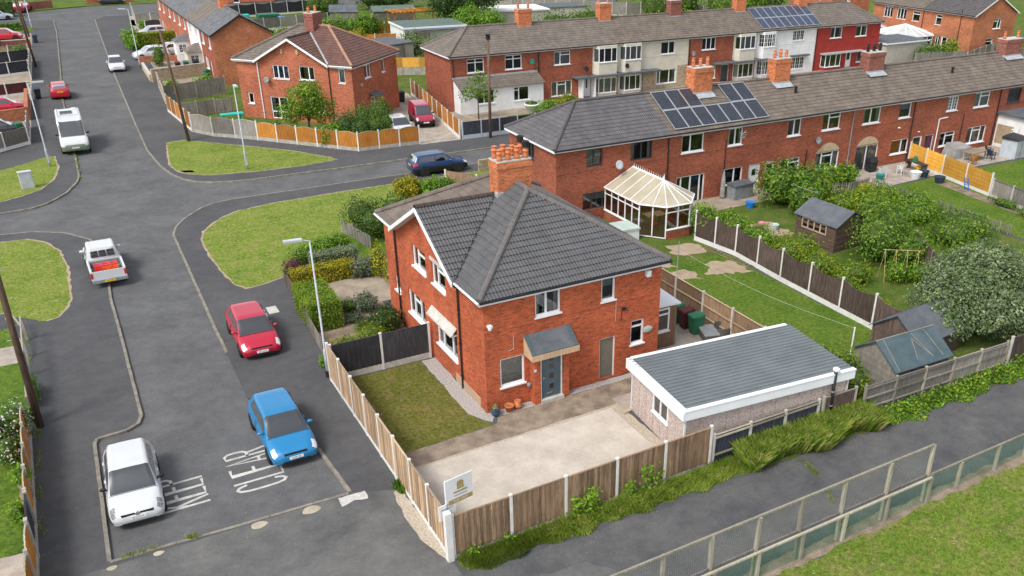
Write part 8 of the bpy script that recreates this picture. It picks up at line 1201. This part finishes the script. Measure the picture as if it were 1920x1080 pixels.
# wild grass and weeds
def scatter(poly_x, yfun, n, seed):
    r = np.random.default_rng(seed); x = r.uniform(*poly_x, n); lo, hi = yfun(x); y = lo+(hi-lo)*r.random(n); return np.stack([x, y, np.full(n, .01)], 1)
yv = lambda x: (np.where(x < 10, -8.75-.01*x, -9.15)+.12*np.sin(x*2.3)+.1*np.sin(x*5.1), np.full_like(x, -7.85)); p1 = scatter((-4.7, 7.2), yv, 17000, 1); tag(blades('grass', p1, .22, .013, ['leaf_grass', 'leaf_straw', 'leaf_bright'], 1, .7, None, [.6, .2, .2]), 'short wild grass and weeds at the foot of the brown board fence', 'grass', kind='stuff')
p2 = scatter((7.0, 13.7), yv, 26000, 2); p2 = p2[(p2[:, 1] > -9.05+.35*np.sin(p2[:, 0]*1.7))]; tag(blades('tall_grass', p2, .72, .006, ['leaf_grass', 'leaf_straw', 'leaf_bright'], 2, .7, None, [.38, .37, .25]), 'tall swaying grass in front of the pebbledash garage', 'grass', kind='stuff')
p3 = scatter((13.2, 36), lambda x: (np.full_like(x, -9.35)+.2*np.sin(x*1.9)+.12*np.sin(x*4.3), np.full_like(x, -8.35)), 9000, 3); r_ = np.random.default_rng(4); Pn = p3.copy(); Pn[:, 2] = .04+.5*r_.random(len(Pn))**1.4*np.clip((Pn[:, 1]+9.5)/1.0, .15, 1); Nn = r_.normal(size=Pn.shape)*.6+np.array([0, -.2, .8]); Nn /= np.linalg.norm(Nn, axis=1)[:, None]; V, k = leaf_arrays(Pn, Nn, .13, r_); me = mesh_np('brambles', V, k, r_.random(len(Pn)), ['leaf_bright', 'leaf_mid', 'leaf_lime'], r_.choice(3, len(Pn), p=[.45, .3, .25])); ob = bpy.data.objects.new('brambles', me); col.objects.link(ob); tag(ob, 'brambles and nettles along the footpath below the grey fence', 'brambles', kind='stuff')
for i, (x, h_, n_) in enumerate(((-.2, .9, 160), (.35, 1.05, 220), (1.95, .8, 120), (2.7, 1.3, 110), (3.25, .9, 50), (-4.3, .5, 60), (-2.9, .35, 50))):
    r_ = np.random.default_rng(200+i); P = np.stack([x+.16*r_.normal(size=n_), -7.95+.09*r_.normal(size=n_), r_.random(n_)**.9*h_], 1); N = r_.normal(size=P.shape); N[:, 2] += .3; N /= np.linalg.norm(N, axis=1)[:, None]; V, k = leaf_arrays(P, N, .13, r_); me = mesh_np('tall_weed', V, k, .4+.6*r_.random(n_), ['leaf_bright']); o_ = bpy.data.objects.new('tall_weed', me); col.objects.link(o_); tag(o_, ('leafy weed clump at the second bay of the brown fence, left one', 'tallest leafy weed clump at the second bay of the brown fence', 'weed clump at the foot of the third brown fence post', 'slim tall weed against the third bay of the brown fence', 'small weed right of the slim tall one on the brown fence', 'weed at the foot of the thick corner post', 'low weed in the first bay of the brown fence')[i], 'weed', 'weeds along the brown board fence')
fx_ = scatter((1.2, 30), lambda x: (np.full_like(x, -26.), np.full_like(x, -13.9)), 26000, 6); tag(blades('field_grass', fx_, .075, .014, ['leaf_grass', 'leaf_bright'], 6, .8, None, [.6, .4]), 'mown grass of the sports field at the bottom right', 'grass', kind='stuff'); dz = scatter((2, 28), lambda x: (np.full_like(x, -24.), np.full_like(x, -14.2)), 900, 7); dz = dz[np.sin(dz[:, 0]*1.1)*np.cos(dz[:, 1]*1.3+dz[:, 0]*.4) > .45]; dz[:, 2] = .08; r_ = np.random.default_rng(8); N = np.tile([0, 0, 1.], (len(dz), 1)); V, k = leaf_arrays(dz, N, .05, r_); me = mesh_np('daisies', V, k, r_.random(len(dz)), ['petal']); o_ = bpy.data.objects.new('daisies', me); col.objects.link(o_); tag(o_, 'scattered white daisies in the sports field grass', 'flowers', kind='stuff')
def edge_weeds(name, label, pts, n, h, seed, mats=('leaf_grass', 'leaf_straw'), spread=.06):
    r_ = np.random.default_rng(seed); seg = np.array(pts, float); k = r_.integers(0, len(seg)-1, n); u = r_.random(n)[:, None]; P = seg[k]*(1-u)+seg[k+1]*u+r_.normal(size=(n, 2))*spread; keep = np.sin(P[:, 0]*3.1+P[:, 1]*2.7) > -.2; P = P[keep]; return tag(blades(name, np.column_stack([P, np.full(len(P), .0)]), h, .012, list(mats), seed, .6, None, [.6, .4]), label, 'weeds', kind='stuff')
edge_weeds('kerb_weeds', 'weeds in the joint of the front kerb beside the white hatchback', [(-14.5, -2.25), (-12.6, -2.3), (-11.9, -2.35)], 420, .16, 9); edge_weeds('kerb_weeds', 'grassy weeds along the far left kerb', [(-12.1, 45), (-12.0, 52), (-11.6, 75), (-10.8, 95)], 1500, .12, 10); edge_weeds('kerb_weeds', 'weeds growing in the crack across the footpath', [(9.2, -9.2), (8.9, -10.6), (8.2, -12.0), (7.6, -13.1)], 900, .10, 11); edge_weeds('kerb_weeds', 'weeds at the foot of the pale fence by the gravel', [(-5.05, -2.9), (-5.1, -3.6)], 260, .3, 12, ('leaf_bright', 'leaf_mid'), .08); edge_weeds('kerb_weeds', 'weeds at the foot of the left edge fences', [(-16.4, 18), (-16.3, 8), (-16.45, 0)], 700, .14, 13)
